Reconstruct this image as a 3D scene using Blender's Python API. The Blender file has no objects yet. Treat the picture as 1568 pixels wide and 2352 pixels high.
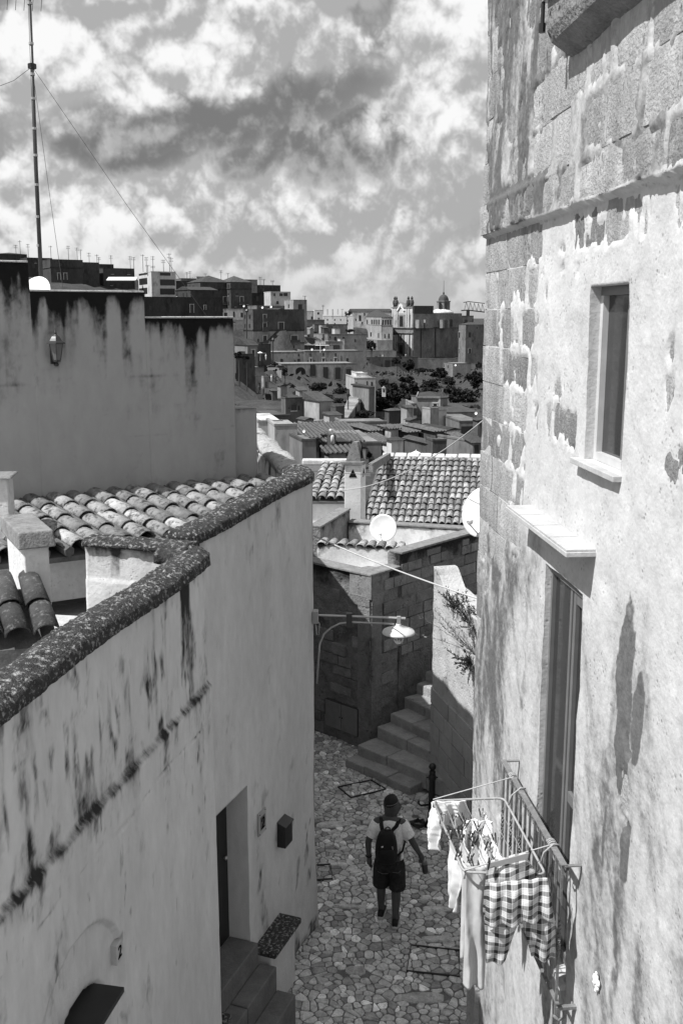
import bpy, bmesh, math, random
import numpy as np
from mathutils import Vector, Matrix, Quaternion
random.seed(7); RNG = np.random.default_rng(11)
S = bpy.context.scene; COL = S.collection
# ------------------------------------------------------------------ camera
CZ = 7.6                                   # eye height above the alley floor, metres
F, CX, CY = 2287.0, 784.0, 1176.0          # 35 mm lens on a 1568 x 2352 measuring grid
PITCH = math.atan((CY - 725.0) / F); CP, SP = math.cos(PITCH), math.sin(PITCH)
cam_d = bpy.data.cameras.new('camera'); cam = bpy.data.objects.new('camera', cam_d); COL.objects.link(cam)
cam.location = (0, 0, CZ); cam.rotation_euler = (math.pi / 2 - PITCH, 0, 0)
cam_d.sensor_fit = 'VERTICAL'; cam_d.sensor_height = 36.0; cam_d.lens = 36.0 * F / 2352.0
cam_d.clip_start = 0.05; cam_d.clip_end = 6000.0
S.camera = cam
S.view_settings.view_transform = 'Standard'; S.view_settings.look = 'None'
S.view_settings.exposure = 0.40; S.view_settings.gamma = 1.0
# ------------------------------------------------------------------ sun and sky
SUN = Vector((-1.0, -0.45, 1.57)).normalized()      # towards the sun
sd = bpy.data.lights.new('sun', 'SUN'); sd.energy = 5.0; sd.angle = math.radians(0.53); sd.color = (1, 1, 1)
sun = bpy.data.objects.new('sun', sd); COL.objects.link(sun)
sun.rotation_euler = (-SUN).to_track_quat('-Z', 'Y').to_euler(); sun.location = (-20, -9, 40)

def make_world():
    w = bpy.data.worlds.new('World'); S.world = w; w.use_nodes = True
    w.cycles.sampling_method = 'MANUAL'; w.cycles.sample_map_resolution = 256
    nt = w.node_tree; nt.nodes.clear(); N = nt.nodes.new; L = nt.links.new
    def math_(op, a, b=None, c=None, clamp=False):
        n = N('ShaderNodeMath'); n.operation = op; n.use_clamp = clamp
        for i, v in enumerate((a, b, c)):
            if v is None: continue
            if isinstance(v, (int, float)): n.inputs[i].default_value = v
            else: L(v, n.inputs[i])
        return n.outputs[0]
    def ramp(v, lo, hi, a, b, smooth=True):
        n = N('ShaderNodeMapRange'); n.interpolation_type = 'SMOOTHSTEP' if smooth else 'LINEAR'
        L(v, n.inputs[0]); n.inputs[1].default_value = lo; n.inputs[2].default_value = hi
        for i, q in ((3, a), (4, b)):
            if isinstance(q, (int, float)): n.inputs[i].default_value = q
            else: L(q, n.inputs[i])
        return n.outputs[0]
    out = N('ShaderNodeOutputWorld'); bg = N('ShaderNodeBackground'); bg.inputs[1].default_value = 0.1
    L(bg.outputs[0], out.inputs[0])
    sky = N('ShaderNodeTexSky'); sky.sky_type = 'NISHITA'; sky.sun_disc = False
    sky.sun_elevation = math.asin(SUN.z); sky.sun_rotation = math.atan2(SUN.x, SUN.y)
    bw = N('ShaderNodeRGBToBW'); L(sky.outputs[0], bw.inputs[0])
    clear = math_('MINIMUM', math_('MULTIPLY_ADD', bw.outputs[0], 0.35, 1.2), 3.2)
    tc = N('ShaderNodeTexCoord'); sep = N('ShaderNodeSeparateXYZ'); L(tc.outputs['Generated'], sep.inputs[0])
    X, Y, Z = sep.outputs
    def vec_off(off):
        mp = N('ShaderNodeMapping'); mp.inputs['Location'].default_value = off; mp.inputs['Scale'].default_value = (1, 1, 0.95)
        L(tc.outputs['Generated'], mp.inputs[0]); return mp.outputs[0]
    def noise(off, scale, detail, rough, dist=0.0, v=None):
        n = N('ShaderNodeTexNoise'); n.inputs['Scale'].default_value = scale; n.inputs['Detail'].default_value = detail
        n.inputs['Roughness'].default_value = rough; n.inputs['Distortion'].default_value = dist
        L(v or vec_off(off), n.inputs[0]); return n.outputs[0]
    def billow(off, scale, n):    # cauliflower heads: folded noise, octave on octave
        tot = None; amp = 1.0; nrm_ = 0.0
        for i in range(n):
            q = math_('MULTIPLY', math_('ABSOLUTE', math_('SUBTRACT', noise(tuple(Vector(off) + Vector((3.7, 1.9, 2.3)) * i), scale * 2.05 ** i, 0.0, .5), .5)), amp * 4.0)
            tot = q if tot is None else math_('ADD', tot, q); nrm_ += amp; amp *= .56
        return math_('DIVIDE', tot, nrm_)
    OFF = Vector((1.70, 4.15, 0.31)); e = SUN * 0.005 + Vector((0, 0, 0.010))
    def field(o): return math_('ADD', math_('MULTIPLY', noise(o, 3.6, 2.0, .5), .9), math_('MULTIPLY', billow(o, 6.5, 6), .42))
    d0 = field(OFF); d1 = field(OFF + e)
    low = noise((8.1, 2.2, 5.0), 3.0, 3.0, 0.5)
    az = math_('DIVIDE', X, math_('MAXIMUM', Y, 0.05)); el = math_('DIVIDE', Z, math_('MAXIMUM', Y, 0.05))
    wob = math_('MULTIPLY', math_('SUBTRACT', d0, 0.55), 0.16); el = math_('ADD', el, wob); az = math_('ADD', az, math_('MULTIPLY', wob, 1.2))
    def blob(cx, cz, rx, rz):
        a = math_('POWER', math_('ABSOLUTE', math_('DIVIDE', math_('SUBTRACT', az, cx), rx)), 2.0)
        b = math_('POWER', math_('ABSOLUTE', math_('DIVIDE', math_('SUBTRACT', el, cz), rz)), 2.0)
        return ramp(math_('ADD', a, b), 0.1, 1.0, 1.0, 0.0)
    # the great flat-based cloud standing over the town
    shade_big = math_('MAXIMUM', math_('MAXIMUM', blob(-0.10, 0.200, 0.17, 0.045), blob(-0.19, 0.175, 0.12, 0.028)), blob(-0.02, 0.160, 0.13, 0.030))
    cover = ramp(math_('ADD', math_('ADD', d0, math_('MULTIPLY', low, 0.35)), math_('MULTIPLY', shade_big, 0.35)), 0.65, 0.74, 0.0, 1.0)
    lit = ramp(math_('MULTIPLY_ADD', math_('SUBTRACT', d0, d1), 5.0, math_('MULTIPLY', d0, 0.75)), 0.20, 1.00, 0.0, 1.0)
    bright = ramp(lit, 0.0, 1.0, 3.3, 7.3, False)
    dark = math_('MULTIPLY', shade_big, 0.80, None, True)
    bright = math_('ADD', math_('MULTIPLY', bright, math_('SUBTRACT', 1.0, dark)), math_('MULTIPLY', dark, math_('MULTIPLY_ADD', lit, 1.5, 1.1)))
    # clouds thin out into a pale even veil at the horizon
    veil = ramp(math_('ABSOLUTE', Z), 0.0, 0.10, 0.65, 0.0)
    mix1 = math_('ADD', math_('MULTIPLY', clear, math_('SUBTRACT', 1.0, cover)), math_('MULTIPLY', bright, cover))
    mix2 = math_('ADD', math_('MULTIPLY', mix1, math_('SUBTRACT', 1.0, veil)), math_('MULTIPLY', veil, 3.9))
    L(mix2, bg.inputs[0])
make_world()

# ------------------------------------------------------------------ measuring helpers
def ray(x, y): return Vector((x - CX, F * CP + (CY - y) * SP, -(F * SP + (y - CY) * CP)))
def at_Y(x, y, Y): r = ray(x, y); return Vector((0, 0, CZ)) + r * (Y / r.y)
def at_Z(x, y, z): r = ray(x, y); return Vector((0, 0, CZ)) + r * ((z - CZ) / r.z)
def at_plane(x, y, p0, n):
    r = ray(x, y); o = Vector((0, 0, CZ)); return o + r * ((Vector(p0) - o).dot(n) / r.dot(n))
def px(v):
    v = Vector(v); dz = v.z - CZ
    d = v.y * CP - dz * SP; u = v.y * SP + dz * CP
    return (CX + F * v.x / d, CY - F * u / d)

# ------------------------------------------------------------------ noise in numpy
_perm = np.random.default_rng(5).random((64, 64))
def vnoise(u, v, seed=0):
    u = np.asarray(u, float) + seed * 17.31; v = np.asarray(v, float) + seed * 5.77
    iu = np.floor(u).astype(int); iv = np.floor(v).astype(int); fu = u - iu; fv = v - iv
    fu = fu * fu * (3 - 2 * fu); fv = fv * fv * (3 - 2 * fv)
    a = _perm[iu % 64, iv % 64]; b = _perm[(iu + 1) % 64, iv % 64]
    c = _perm[iu % 64, (iv + 1) % 64]; d = _perm[(iu + 1) % 64, (iv + 1) % 64]
    return (a * (1 - fu) + b * fu) * (1 - fv) + (c * (1 - fu) + d * fu) * fv
def fbm(u, v, seed=0, octv=5, rough=0.55):
    t = 0; a = 1; s = 0
    for i in range(octv):
        t = t + a * vnoise(np.asarray(u) * 2 ** i, np.asarray(v) * 2 ** i, seed + i * 3); s += a; a *= rough
    return t / s
def sst(x, a, b):
    t = np.clip((np.asarray(x, float) - a) / (b - a), 0, 1); return t * t * (3 - 2 * t)

# ------------------------------------------------------------------ materials (procedural, all neutral grey)
MATS = {}
def mat(name, c=0.4, rough=0.9, var=0.25, scale=3.0, bump=0.3, bscale=45.0, bdist=0.01, rnd=0.0, dirt=None, pits=0.0, pscale=30.0,
        streak=1.0, tone=False, spec=0.25, metal=0.0, speck=0.0, speck_c=0.6, speck_scale=18.0, dirt_k=0.7, speck_t=0.55, lgate=0.0):
    if name in MATS: return MATS[name]
    m = bpy.data.materials.new(name); m.use_nodes = True; nt = m.node_tree; nt.nodes.clear(); N = nt.nodes.new; L = nt.links.new
    out = N('ShaderNodeOutputMaterial'); b = N('ShaderNodeBsdfPrincipled'); L(b.outputs[0], out.inputs[0])
    b.inputs['Roughness'].default_value = rough; b.inputs['Specular IOR Level'].default_value = spec; b.inputs['Metallic'].default_value = metal
    def mth(op, a, c2=None, c3=None, clamp=False):
        n = N('ShaderNodeMath'); n.operation = op; n.use_clamp = clamp
        for i, v in enumerate((a, c2, c3)):
            if v is None: continue
            if isinstance(v, (int, float)): n.inputs[i].default_value = v
            else: L(v, n.inputs[i])
        return n.outputs[0]
    geo = N('ShaderNodeNewGeometry'); mp = N('ShaderNodeMapping'); L(geo.outputs['Position'], mp.inputs[0])
    mp.inputs['Scale'].default_value = (1, 1, 1.0 / streak)
    vec = mp.outputs[0]
    def noise(sc, det=5.0, ro=0.6, v=None):
        n = N('ShaderNodeTexNoise'); n.inputs['Scale'].default_value = sc; n.inputs['Detail'].default_value = det; n.inputs['Roughness'].default_value = ro
        L(v if v else vec, n.inputs[0]); return n.outputs[0]
    n1 = noise(scale); n2 = noise(scale * 7.3, 4.0)
    val = mth('MULTIPLY_ADD', mth('SUBTRACT', n1, 0.5), var * 2.6, 1.0)
    val = mth('MULTIPLY', val, mth('MULTIPLY_ADD', mth('SUBTRACT', n2, 0.5), var * 1.6, 1.0))
    if rnd > 0:
        oi = N('ShaderNodeObjectInfo'); val = mth('MULTIPLY', val, mth('MULTIPLY_ADD', oi.outputs['Random'], rnd * 2, 1.0 - rnd))
    if tone:
        at = N('ShaderNodeAttribute'); at.attribute_name = 'tone'; val = mth('MULTIPLY', val, at.outputs['Fac'])
    col = mth('MULTIPLY', val, c)
    hgt = noise(bscale, 3.0, 0.55, geo.outputs['Position'])
    if pits > 0:
        vo = N('ShaderNodeTexVoronoi'); vo.inputs['Scale'].default_value = pscale; vo.inputs['Randomness'].default_value = 1.0
        L(vec, vo.inputs[0]); gate = noise(pscale * 0.22, 3.0)
        pit = mth('MULTIPLY', mth('SUBTRACT', 1.0, mth('MULTIPLY', vo.outputs['Distance'], 2.6), None, True),
                  mth('MULTIPLY_ADD', gate, 7.0, -3.6, True), None, True)
        col = mth('MULTIPLY', col, mth('MULTIPLY_ADD', pit, -pits, 1.0))
        hgt = mth('SUBTRACT', hgt, mth('MULTIPLY', pit, 1.2))
    if speck > 0:   # lichen in flakes
        sp = mth('MULTIPLY_ADD', noise(speck_scale, 6.0, 0.7), 9.0, -9.0 * speck_t, True)
        g = mth('MULTIPLY', sp, speck)
        if lgate > 0: g = mth('MULTIPLY', g, mth('MULTIPLY_ADD', noise(speck_scale * .18, 3.0), 5.0, -5.0 * lgate + .9, True))
        col = mth('ADD', mth('MULTIPLY', col, mth('SUBTRACT', 1.0, g)), mth('MULTIPLY', g, speck_c))
    if dirt is not None:
        at = N('ShaderNodeAttribute'); at.attribute_name = 'dirt'
        f = mth('ADD', at.outputs['Fac'], mth('MULTIPLY', mth('SUBTRACT', noise(14.0, 6.0, 0.65), 0.5), mth('MULTIPLY_ADD', at.outputs['Fac'], dirt_k, dirt_k * 0.35)))
        mr = N('ShaderNodeMapRange'); mr.interpolation_type = 'SMOOTHSTEP'; L(f, mr.inputs[0]); mr.inputs[1].default_value = 0.12; mr.inputs[2].default_value = 0.92
        f = mr.outputs[0]
        col = mth('ADD', mth('MULTIPLY', col, mth('SUBTRACT', 1.0, f)), mth('MULTIPLY', mth('MULTIPLY', f, dirt), mth('MULTIPLY_ADD', n2, 1.2, 0.4)))
    col = mth('MAXIMUM', col, 0.004)
    L(col, b.inputs['Base Color'])
    if bump > 0:
        bp = N('ShaderNodeBump'); bp.inputs['Strength'].default_value = bump; bp.inputs['Distance'].default_value = bdist
        L(hgt, bp.inputs['Height']); L(bp.outputs[0], b.inputs['Normal'])
    MATS[name] = m; return m
def plain(name, c, rough=0.6, spec=0.4, metal=0.0):
    if name in MATS: return MATS[name]
    m = bpy.data.materials.new(name); m.use_nodes = True; b = m.node_tree.nodes['Principled BSDF']
    nt = m.node_tree; no = nt.nodes.new('ShaderNodeTexNoise'); no.inputs['Scale'].default_value = 9.0; no.inputs['Detail'].default_value = 5
    ma = nt.nodes.new('ShaderNodeMath'); ma.operation = 'MULTIPLY_ADD'; ma.inputs[1].default_value = c * 0.5; ma.inputs[2].default_value = c * 0.75
    g = nt.nodes.new('ShaderNodeNewGeometry'); nt.links.new(g.outputs['Position'], no.inputs[0])
    nt.links.new(no.outputs[0], ma.inputs[0]); nt.links.new(ma.outputs[0], b.inputs['Base Color'])
    b.inputs['Roughness'].default_value = rough; b.inputs['Specular IOR Level'].default_value = spec; b.inputs['Metallic'].default_value = metal
    MATS[name] = m; return m

M_PLASTER_R = mat('sunlit_lime_plaster', 0.52, var=0.20, scale=2.6, bump=0.32, bscale=38, bdist=0.012, dirt=0.12, pits=0.6, pscale=30, dirt_k=1.0, speck=.30, speck_c=.26, speck_scale=13, speck_t=.56, lgate=.5)
M_BLOCK_R = mat('weathered_tufa_block', 0.27, var=0.45, scale=5.0, bump=0.8, bscale=48, bdist=0.015, rnd=0.36, pits=0.75, pscale=30, streak=2.6, speck=0.6, speck_c=0.46, speck_scale=9)
M_PLASTER_L = mat('stained_grey_plaster', 0.56, var=0.20, scale=1.7, bump=0.5, bscale=30, bdist=0.008, dirt=0.022, streak=2.6, dirt_k=1.0)
M_PLASTER_B = mat('smooth_cement_render', 0.35, var=0.14, scale=1.2, bump=0.5, bscale=26, bdist=0.008, dirt=0.008, streak=2.5, dirt_k=1.0)
M_COPING = mat('lichen_covered_coping', 0.050, var=0.8, scale=17, bump=1.0, bscale=85, bdist=0.03, speck=0.85, speck_c=0.46, speck_scale=27, speck_t=0.525, lgate=0.46)
M_WHITE = mat('whitewashed_wall', 0.58, var=0.26, scale=2.5, bump=0.5, bscale=30, dirt=0.05, pits=0.45, speck=.35, speck_c=.22, speck_scale=5, dirt_k=1.1)
M_TILE = mat('old_roof_tile', 0.29, var=0.45, scale=16, bump=0.6, bscale=60, rnd=0.45, speck=0.85, speck_c=0.03, speck_scale=14, speck_t=0.50, lgate=.45)
M_BED = mat('dark_roof_bed', 0.10, var=0.4, scale=12, bump=0.5)
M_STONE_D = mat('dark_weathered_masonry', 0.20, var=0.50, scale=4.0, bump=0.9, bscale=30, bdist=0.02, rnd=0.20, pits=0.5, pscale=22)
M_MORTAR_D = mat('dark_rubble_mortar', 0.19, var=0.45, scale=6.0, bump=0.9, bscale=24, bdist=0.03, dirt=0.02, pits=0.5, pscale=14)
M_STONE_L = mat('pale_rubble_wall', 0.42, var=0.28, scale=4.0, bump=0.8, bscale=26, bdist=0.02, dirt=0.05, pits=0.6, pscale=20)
M_STEP = mat('worn_step_stone', 0.30, var=0.35, scale=5, bump=0.7, bscale=22, bdist=0.02, rnd=0.12, pits=0.4, pscale=12)
M_COBBLE = mat('worn_street_stone', 0.60, rough=0.75, var=0.60, scale=9, bump=0.8, bscale=36, tone=True, spec=0.35, speck=0.55, speck_c=0.16, speck_scale=13, speck_t=.53, lgate=.47)
M_GROUT = mat('street_bedding', 0.15, var=0.4, scale=6, bump=0.6, bscale=50)
M_IRON = plain('dark_iron', 0.05, 0.5, 0.4); M_IRON_B = plain('black_iron', 0.012, 0.4, 0.5)
M_RAIL = mat('worn_railing_paint', 0.16, rough=0.55, var=0.4, scale=20, bump=0.2, speck=0.4, speck_c=0.35, speck_scale=30)
M_GALV = plain('galvanised_steel', 0.45, 0.4, 0.5, 0.6); M_DISH = plain('white_dish_paint', 0.72, 0.4, 0.4)
M_WOOD = plain('dark_door_wood', 0.020, 0.5, 0.3); M_FRAME = plain('grey_window_frame', 0.15, 0.45, 0.4); M_FRAMEL = plain('pale_window_frame', 0.5, 0.5, 0.4)
M_GLASS = plain('dark_window_glass', 0.035, 0.10, 0.5); M_BLACK = plain('dark_opening', 0.008, 0.9, 0.1)
M_SLAB = mat('grey_stone_slab', 0.42, var=0.25, scale=6, bump=0.35, bscale=40, speck=0.5, speck_c=0.65, speck_scale=9)
M_CABLE = plain('pale_cable', 0.42, 0.6); M_CABLE_D = plain('dark_cable', 0.05, 0.6)

# ------------------------------------------------------------------ mesh builder
class MB:
    def __init__(s): s.v = []; s.f = []; s.at = []
    def add(s, vs, fs, tone=None):
        o = len(s.v); s.v += [tuple(p) for p in vs]; s.f += [tuple(i + o for i in f) for f in fs]
        if tone is not None: s.at += [tone] * len(fs)
        return s
    def hexa(s, p):      # 8 corners: 0-3 bottom loop, 4-7 top loop (counter-clockwise from above)
        return s.add(p, [(3, 2, 1, 0), (4, 5, 6, 7), (0, 1, 5, 4), (1, 2, 6, 5), (2, 3, 7, 6), (3, 0, 4, 7)])
    def box(s, x0, x1, y0, y1, z0, z1):
        return s.hexa([(x0, y0, z0), (x1, y0, z0), (x1, y1, z0), (x0, y1, z0), (x0, y0, z1), (x1, y0, z1), (x1, y1, z1), (x0, y1, z1)])
    def obox(s, o, a, b, c):      # corner o with edge vectors a, b, c
        o, a, b, c = Vector(o), Vector(a), Vector(b), Vector(c)
        if a.cross(b).dot(c) < 0: a, b = b, a
        return s.hexa([o, o + a, o + a + b, o + b, o + c, o + a + c, o + a + b + c, o + b + c])
    def prism(s, pts, z0, z1):
        n = len(pts); ar = sum(pts[i][0] * pts[(i + 1) % n][1] - pts[(i + 1) % n][0] * pts[i][1] for i in range(n))
        if ar < 0: pts = pts[::-1]
        vs = [(p[0], p[1], z0) for p in pts] + [(p[0], p[1], z1) for p in pts]
        fs = [tuple(range(n - 1, -1, -1)), tuple(range(n, 2 * n))] + [(i, (i + 1) % n, n + (i + 1) % n, n + i) for i in range(n)]
        return s.add(vs, fs)
    def extrude(s, pts, d):       # planar polygon in 3D pushed along d
        pts = [Vector(p) for p in pts]; d = Vector(d); n = len(pts)
        nn = sum(((pts[i] - pts[0]).cross(pts[(i + 1) % n] - pts[0]) for i in range(1, n - 1)), Vector())
        if nn.dot(d) < 0: pts = pts[::-1]
        vs = pts + [p + d for p in pts]
        return s.add(vs, [tuple(range(n - 1, -1, -1)), tuple(range(n, 2 * n))] + [(i, (i + 1) % n, n + (i + 1) % n, n + i) for i in range(n)])
    def tube(s, path, r, k=8, cap=True):
        path = [Vector(p) for p in path]; n = len(path); rs = r if isinstance(r, (list, tuple)) else [r] * n
        ref = None; vs = []
        for i, p in enumerate(path):
            t = (path[min(i + 1, n - 1)] - path[max(i - 1, 0)]).normalized()
            if ref is None: ref = t.orthogonal().normalized()
            ref = (ref - t * ref.dot(t)); ref = ref.normalized() if ref.length > 1e-6 else t.orthogonal().normalized()
            b = t.cross(ref)
            vs += [p + (ref * math.cos(2 * math.pi * j / k) + b * math.sin(2 * math.pi * j / k)) * rs[i] for j in range(k)]
        fs = [(i * k + j, i * k + (j + 1) % k, (i + 1) * k + (j + 1) % k, (i + 1) * k + j) for i in range(n - 1) for j in range(k)]
        if cap: fs += [tuple(range(k - 1, -1, -1)), tuple(range((n - 1) * k, n * k))]
        return s.add(vs, fs)
    def lathe(s, c, prof, k=16, axis=None):      # prof: (r, h) from bottom to top
        c = Vector(c); az = Vector(axis).normalized() if axis else Vector((0, 0, 1))
        ax = az.orthogonal().normalized(); ay = az.cross(ax)
        vs = []; n = len(prof)
        for r, h in prof: vs += [c + az * h + (ax * math.cos(2 * math.pi * j / k) + ay * math.sin(2 * math.pi * j / k)) * max(r, 1e-4) for j in range(k)]
        fs = [(i * k + j, i * k + (j + 1) % k, (i + 1) * k + (j + 1) % k, (i + 1) * k + j) for i in range(n - 1) for j in range(k)]
        fs += [tuple(range(k - 1, -1, -1)), tuple(range((n - 1) * k, n * k))]
        return s.add(vs, fs)
    def mesh(s, name, smooth=False):
        m = bpy.data.meshes.new(name); m.from_pydata(s.v, [], s.f); m.update()
        if s.at and len(s.at) == len(s.f):
            a = m.attributes.new('tone', 'FLOAT', 'FACE'); a.data.foreach_set('value', s.at)
        if smooth: m.polygons.foreach_set('use_smooth', [True] * len(m.polygons))
        return m
    def build(s, name, material, parent=None, smooth=False, bevel=0.0):
        return link(name, s.mesh(name, smooth), material, parent, bevel)
def link(name, me, material, parent=None, bevel=0.0):
    o = bpy.data.objects.new(name, me); COL.objects.link(o)
    if material and not me.materials: me.materials.append(material)
    if parent is not None:
        o.parent = parent; o.matrix_parent_inverse = parent_inv(parent)
    if bevel:
        b = o.modifiers.new('bevel', 'BEVEL'); b.width = bevel; b.segments = 2; b.limit_method = 'ANGLE'
    return o
INV = {}
def parent_inv(p):
    return INV.get(p.name, Matrix.Identity(4))
def thing(name, label, cat, loc=(0, 0, 0), group=None):
    """an Empty at the thing's base; its children are written in world coordinates"""
    o = bpy.data.objects.new(name, None); COL.objects.link(o); o.location = loc; o.empty_display_size = 0.1
    INV[o.name] = Matrix.Translation(-Vector(loc)); tag(o, label, cat, group); return o
def tag(o, label, cat, group=None, kind=None):
    if label: o['label'] = label
    if cat: o['category'] = cat
    if group: o['group'] = group
    if kind: o['kind'] = kind
    return o
def copy_tree(o, parent=None):
    c = o.copy(); COL.objects.link(c)
    if parent is not None: c.parent = parent; c.matrix_parent_inverse = o.matrix_parent_inverse.copy()
    for ch in list(o.children): copy_tree(ch, c)
    return c

def sheet(name, O, U, N, us, vs, topf, hf, dirtf, material, parent, holes=(), back=0.25, botf=None, tonef=None):
    """an uneven wall face: grid over u (along) and v (world z) with outward height and a stain attribute"""
    us = sorted(set([round(float(a), 4) for a in us] + [round(h[i], 4) for h in holes for i in (0, 1)]))
    v_all = list(vs)
    if topf is None:
        v_all = sorted(set([round(float(a), 4) for a in vs] + [round(h[i], 4) for h in holes for i in (2, 3)]))
    us = np.array(us); va = np.array(v_all); UU, VV = np.meshgrid(us, va, indexing='ij')
    if topf is not None:
        v1 = va[0] if botf is None else botf      # below v1 the rows stay level
        VV = np.where(VV < v1, VV, v1 + (VV - v1) / (va[-1] - v1) * (topf(UU) - v1))
    H = hf(UU, VV) * np.ones_like(UU); D = np.clip(dirtf(UU, VV) * np.ones_like(UU), 0, 1.2)
    O = np.array(O, float); Uv = np.array(U, float); Nv = np.array(N, float)
    P = O[None, None, :] + UU[..., None] * Uv + H[..., None] * Nv; P[..., 2] += VV
    n, m = UU.shape; idx = np.arange(n * m).reshape(n, m)
    keep = np.ones((n - 1, m - 1), bool); cu = (UU[:-1, :-1] + UU[1:, 1:]) / 2; cv = (VV[:-1, :-1] + VV[1:, 1:]) / 2
    for h in holes:
        if callable(h[0]) if False else False: pass
        keep &= ~((cu > h[0]) & (cu < h[1]) & (cv > h[2]) & (cv < h[3]))
    flip = np.cross(Uv, (0, 0, 1)).dot(Nv) < 0
    q = np.stack([idx[:-1, :-1], idx[1:, :-1], idx[1:, 1:], idx[:-1, 1:]], -1)[keep]
    pad = np.zeros((n + 1, m + 1), bool); pad[1:-1, 1:-1] = keep
    edges = []
    for di, dj, a, b in ((0, -1, (0, 0), (1, 0)), (1, 0, (1, 0), (1, 1)), (0, 1, (1, 1), (0, 1)), (-1, 0, (0, 1), (0, 0))):
        nb = pad[1 + di:n + di, 1 + dj:m + dj]; bd = keep & ~nb; ii, jj = np.nonzero(bd)
        edges.append(np.stack([idx[ii + a[0], jj + a[1]], idx[ii + b[0], jj + b[1]]], -1))
    edges = np.concatenate(edges)
    flat = P.reshape(-1, 3); used = np.unique(edges); bk = {int(a): n * m + i for i, a in enumerate(used)}
    base = flat[used] - Nv * back - H.reshape(-1)[used][:, None] * Nv
    verts = np.concatenate([flat, base]); fl = q.tolist()
    fl += [[int(b), int(a), bk[int(a)], bk[int(b)]] for a, b in edges]
    if flip: fl = [f[::-1] for f in fl]
    me = bpy.data.meshes.new(name); me.from_pydata(verts.tolist(), [], fl); me.update()
    a = me.attributes.new('dirt', 'FLOAT', 'POINT'); a.data.foreach_set('value', np.concatenate([D.reshape(-1), np.zeros(len(base))]).astype(np.float32))
    sm = np.zeros(len(fl), bool); sm[:len(q)] = True; me.polygons.foreach_set('use_smooth', sm)
    return link(name, me, material, parent)

def plane_uv(x, y, p0, U, N):
    p = at_plane(x, y, p0, N); d = p - Vector(p0); return d.dot(U), p.z
# ================================================================== the sunlit house on the right
RP = Vector((1.946, 0, 0)); UR = Vector((-0.085, 1, 0)).normalized(); NR = Vector((-1, -0.085, 0)).normalized(); KR = math.hypot(1, 0.085)
def rp(Y, z, h=0.0): return RP + UR * (Y * KR) + NR * h + Vector((0, 0, z))
YC = 8.65; ZS = CZ + 0.65
house_r = thing('stone_house', 'tall sunlit house with peeling plaster, tall balcony door and small window', 'house', rp(YC, 0, -0.4))
WIN = (5.28, 5.89, CZ - 0.84, CZ + 0.163); DOOR = (5.78, 6.55, CZ - 4.28, CZ - 1.645)
holes_r = [(WIN[0] * KR, WIN[1] * KR, WIN[2], WIN[3]), (DOOR[0] * KR, DOOR[1] * KR, DOOR[2], DOOR[3])]
# courses of tufa blocks
courses = []
zb = ZS - 0.30 * 11
rr = random.Random(3)
while zb < CZ + 3.3:
    hh = 0.30 if zb < ZS - 0.01 else (0.24 if abs(zb - ZS) < 0.02 else 0.33)
    c = [YC]
    while c[-1] > 3.6: c.append(c[-1] - rr.uniform(0.30, 0.78))
    courses.append((zb, zb + hh, c[::-1])); zb += hh
def joint_dist(Y, z):
    d = np.full(np.shape(Y), 1.0)
    for z0, z1, c in courses:
        inn = (z >= z0) & (z < z1)
        dz = np.minimum(z - z0, z1 - z); ca = np.array(c); dy = np.min(np.abs(Y[..., None] - ca), -1) if np.any(inn) else dz
        d = np.where(inn, np.minimum(dz, dy * 1.0), d)
    return d
def box_d(Y, z, r):
    dx = np.maximum(np.maximum(r[0] - Y, Y - r[1]), 0); dz = np.maximum(np.maximum(r[2] - z, z - r[3]), 0); return np.hypot(dx, dz)
def plaster_mask(Y, z):
    zr = z - CZ; up = zr > 0.65
    n = fbm(Y * 2.6, z * 1.5, 1, 6, 0.6); n2 = fbm(Y * 7, z * 3.0, 9, 4)
    lowb = 0.24 + 0.42 * sst(Y, 7.5, 6.3) + 0.50 * np.where(Y > 7.2, sst(zr, -1.3, -2.5), sst(zr, -0.55, -1.25)) - 0.12 * sst(Y, 8.0, 8.5) * (zr > -1.0)
    upb = np.where(Y > 6.95, 0.56, 0.36) + 0.0 * Y
    b = np.where(up, upb, lowb)
    jd = joint_dist(Y, z)
    b = b + 0.26 * (1 - sst(jd, 0.015, 0.06)) * sst(Y, 8.3, 7.4)
    b = b + 0.6 * (1 - sst(box_d(Y, z, WIN), 0.05, 0.22)) + 0.9 * (1 - sst(box_d(Y, z, DOOR), 0.15, 0.5))
    # the broken dark patch beside the door head
    for (cy, cz, ry, rz, k) in ((5.02, -1.95, 0.16, 0.62, 0.55), (4.9, -2.6, 0.17, 0.35, 0.4)):
        b = b - k * np.exp(-(((Y - cy) / ry) ** 2 + ((zr - cz) / rz) ** 2))
    n3 = fbm(Y * 22, z * 9, 19, 3)
    return sst(b + (n - 0.5) * 1.35 + (n2 - 0.5) * 0.65 + (n3 - 0.5) * 0.30, 0.45, 0.54)
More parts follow.
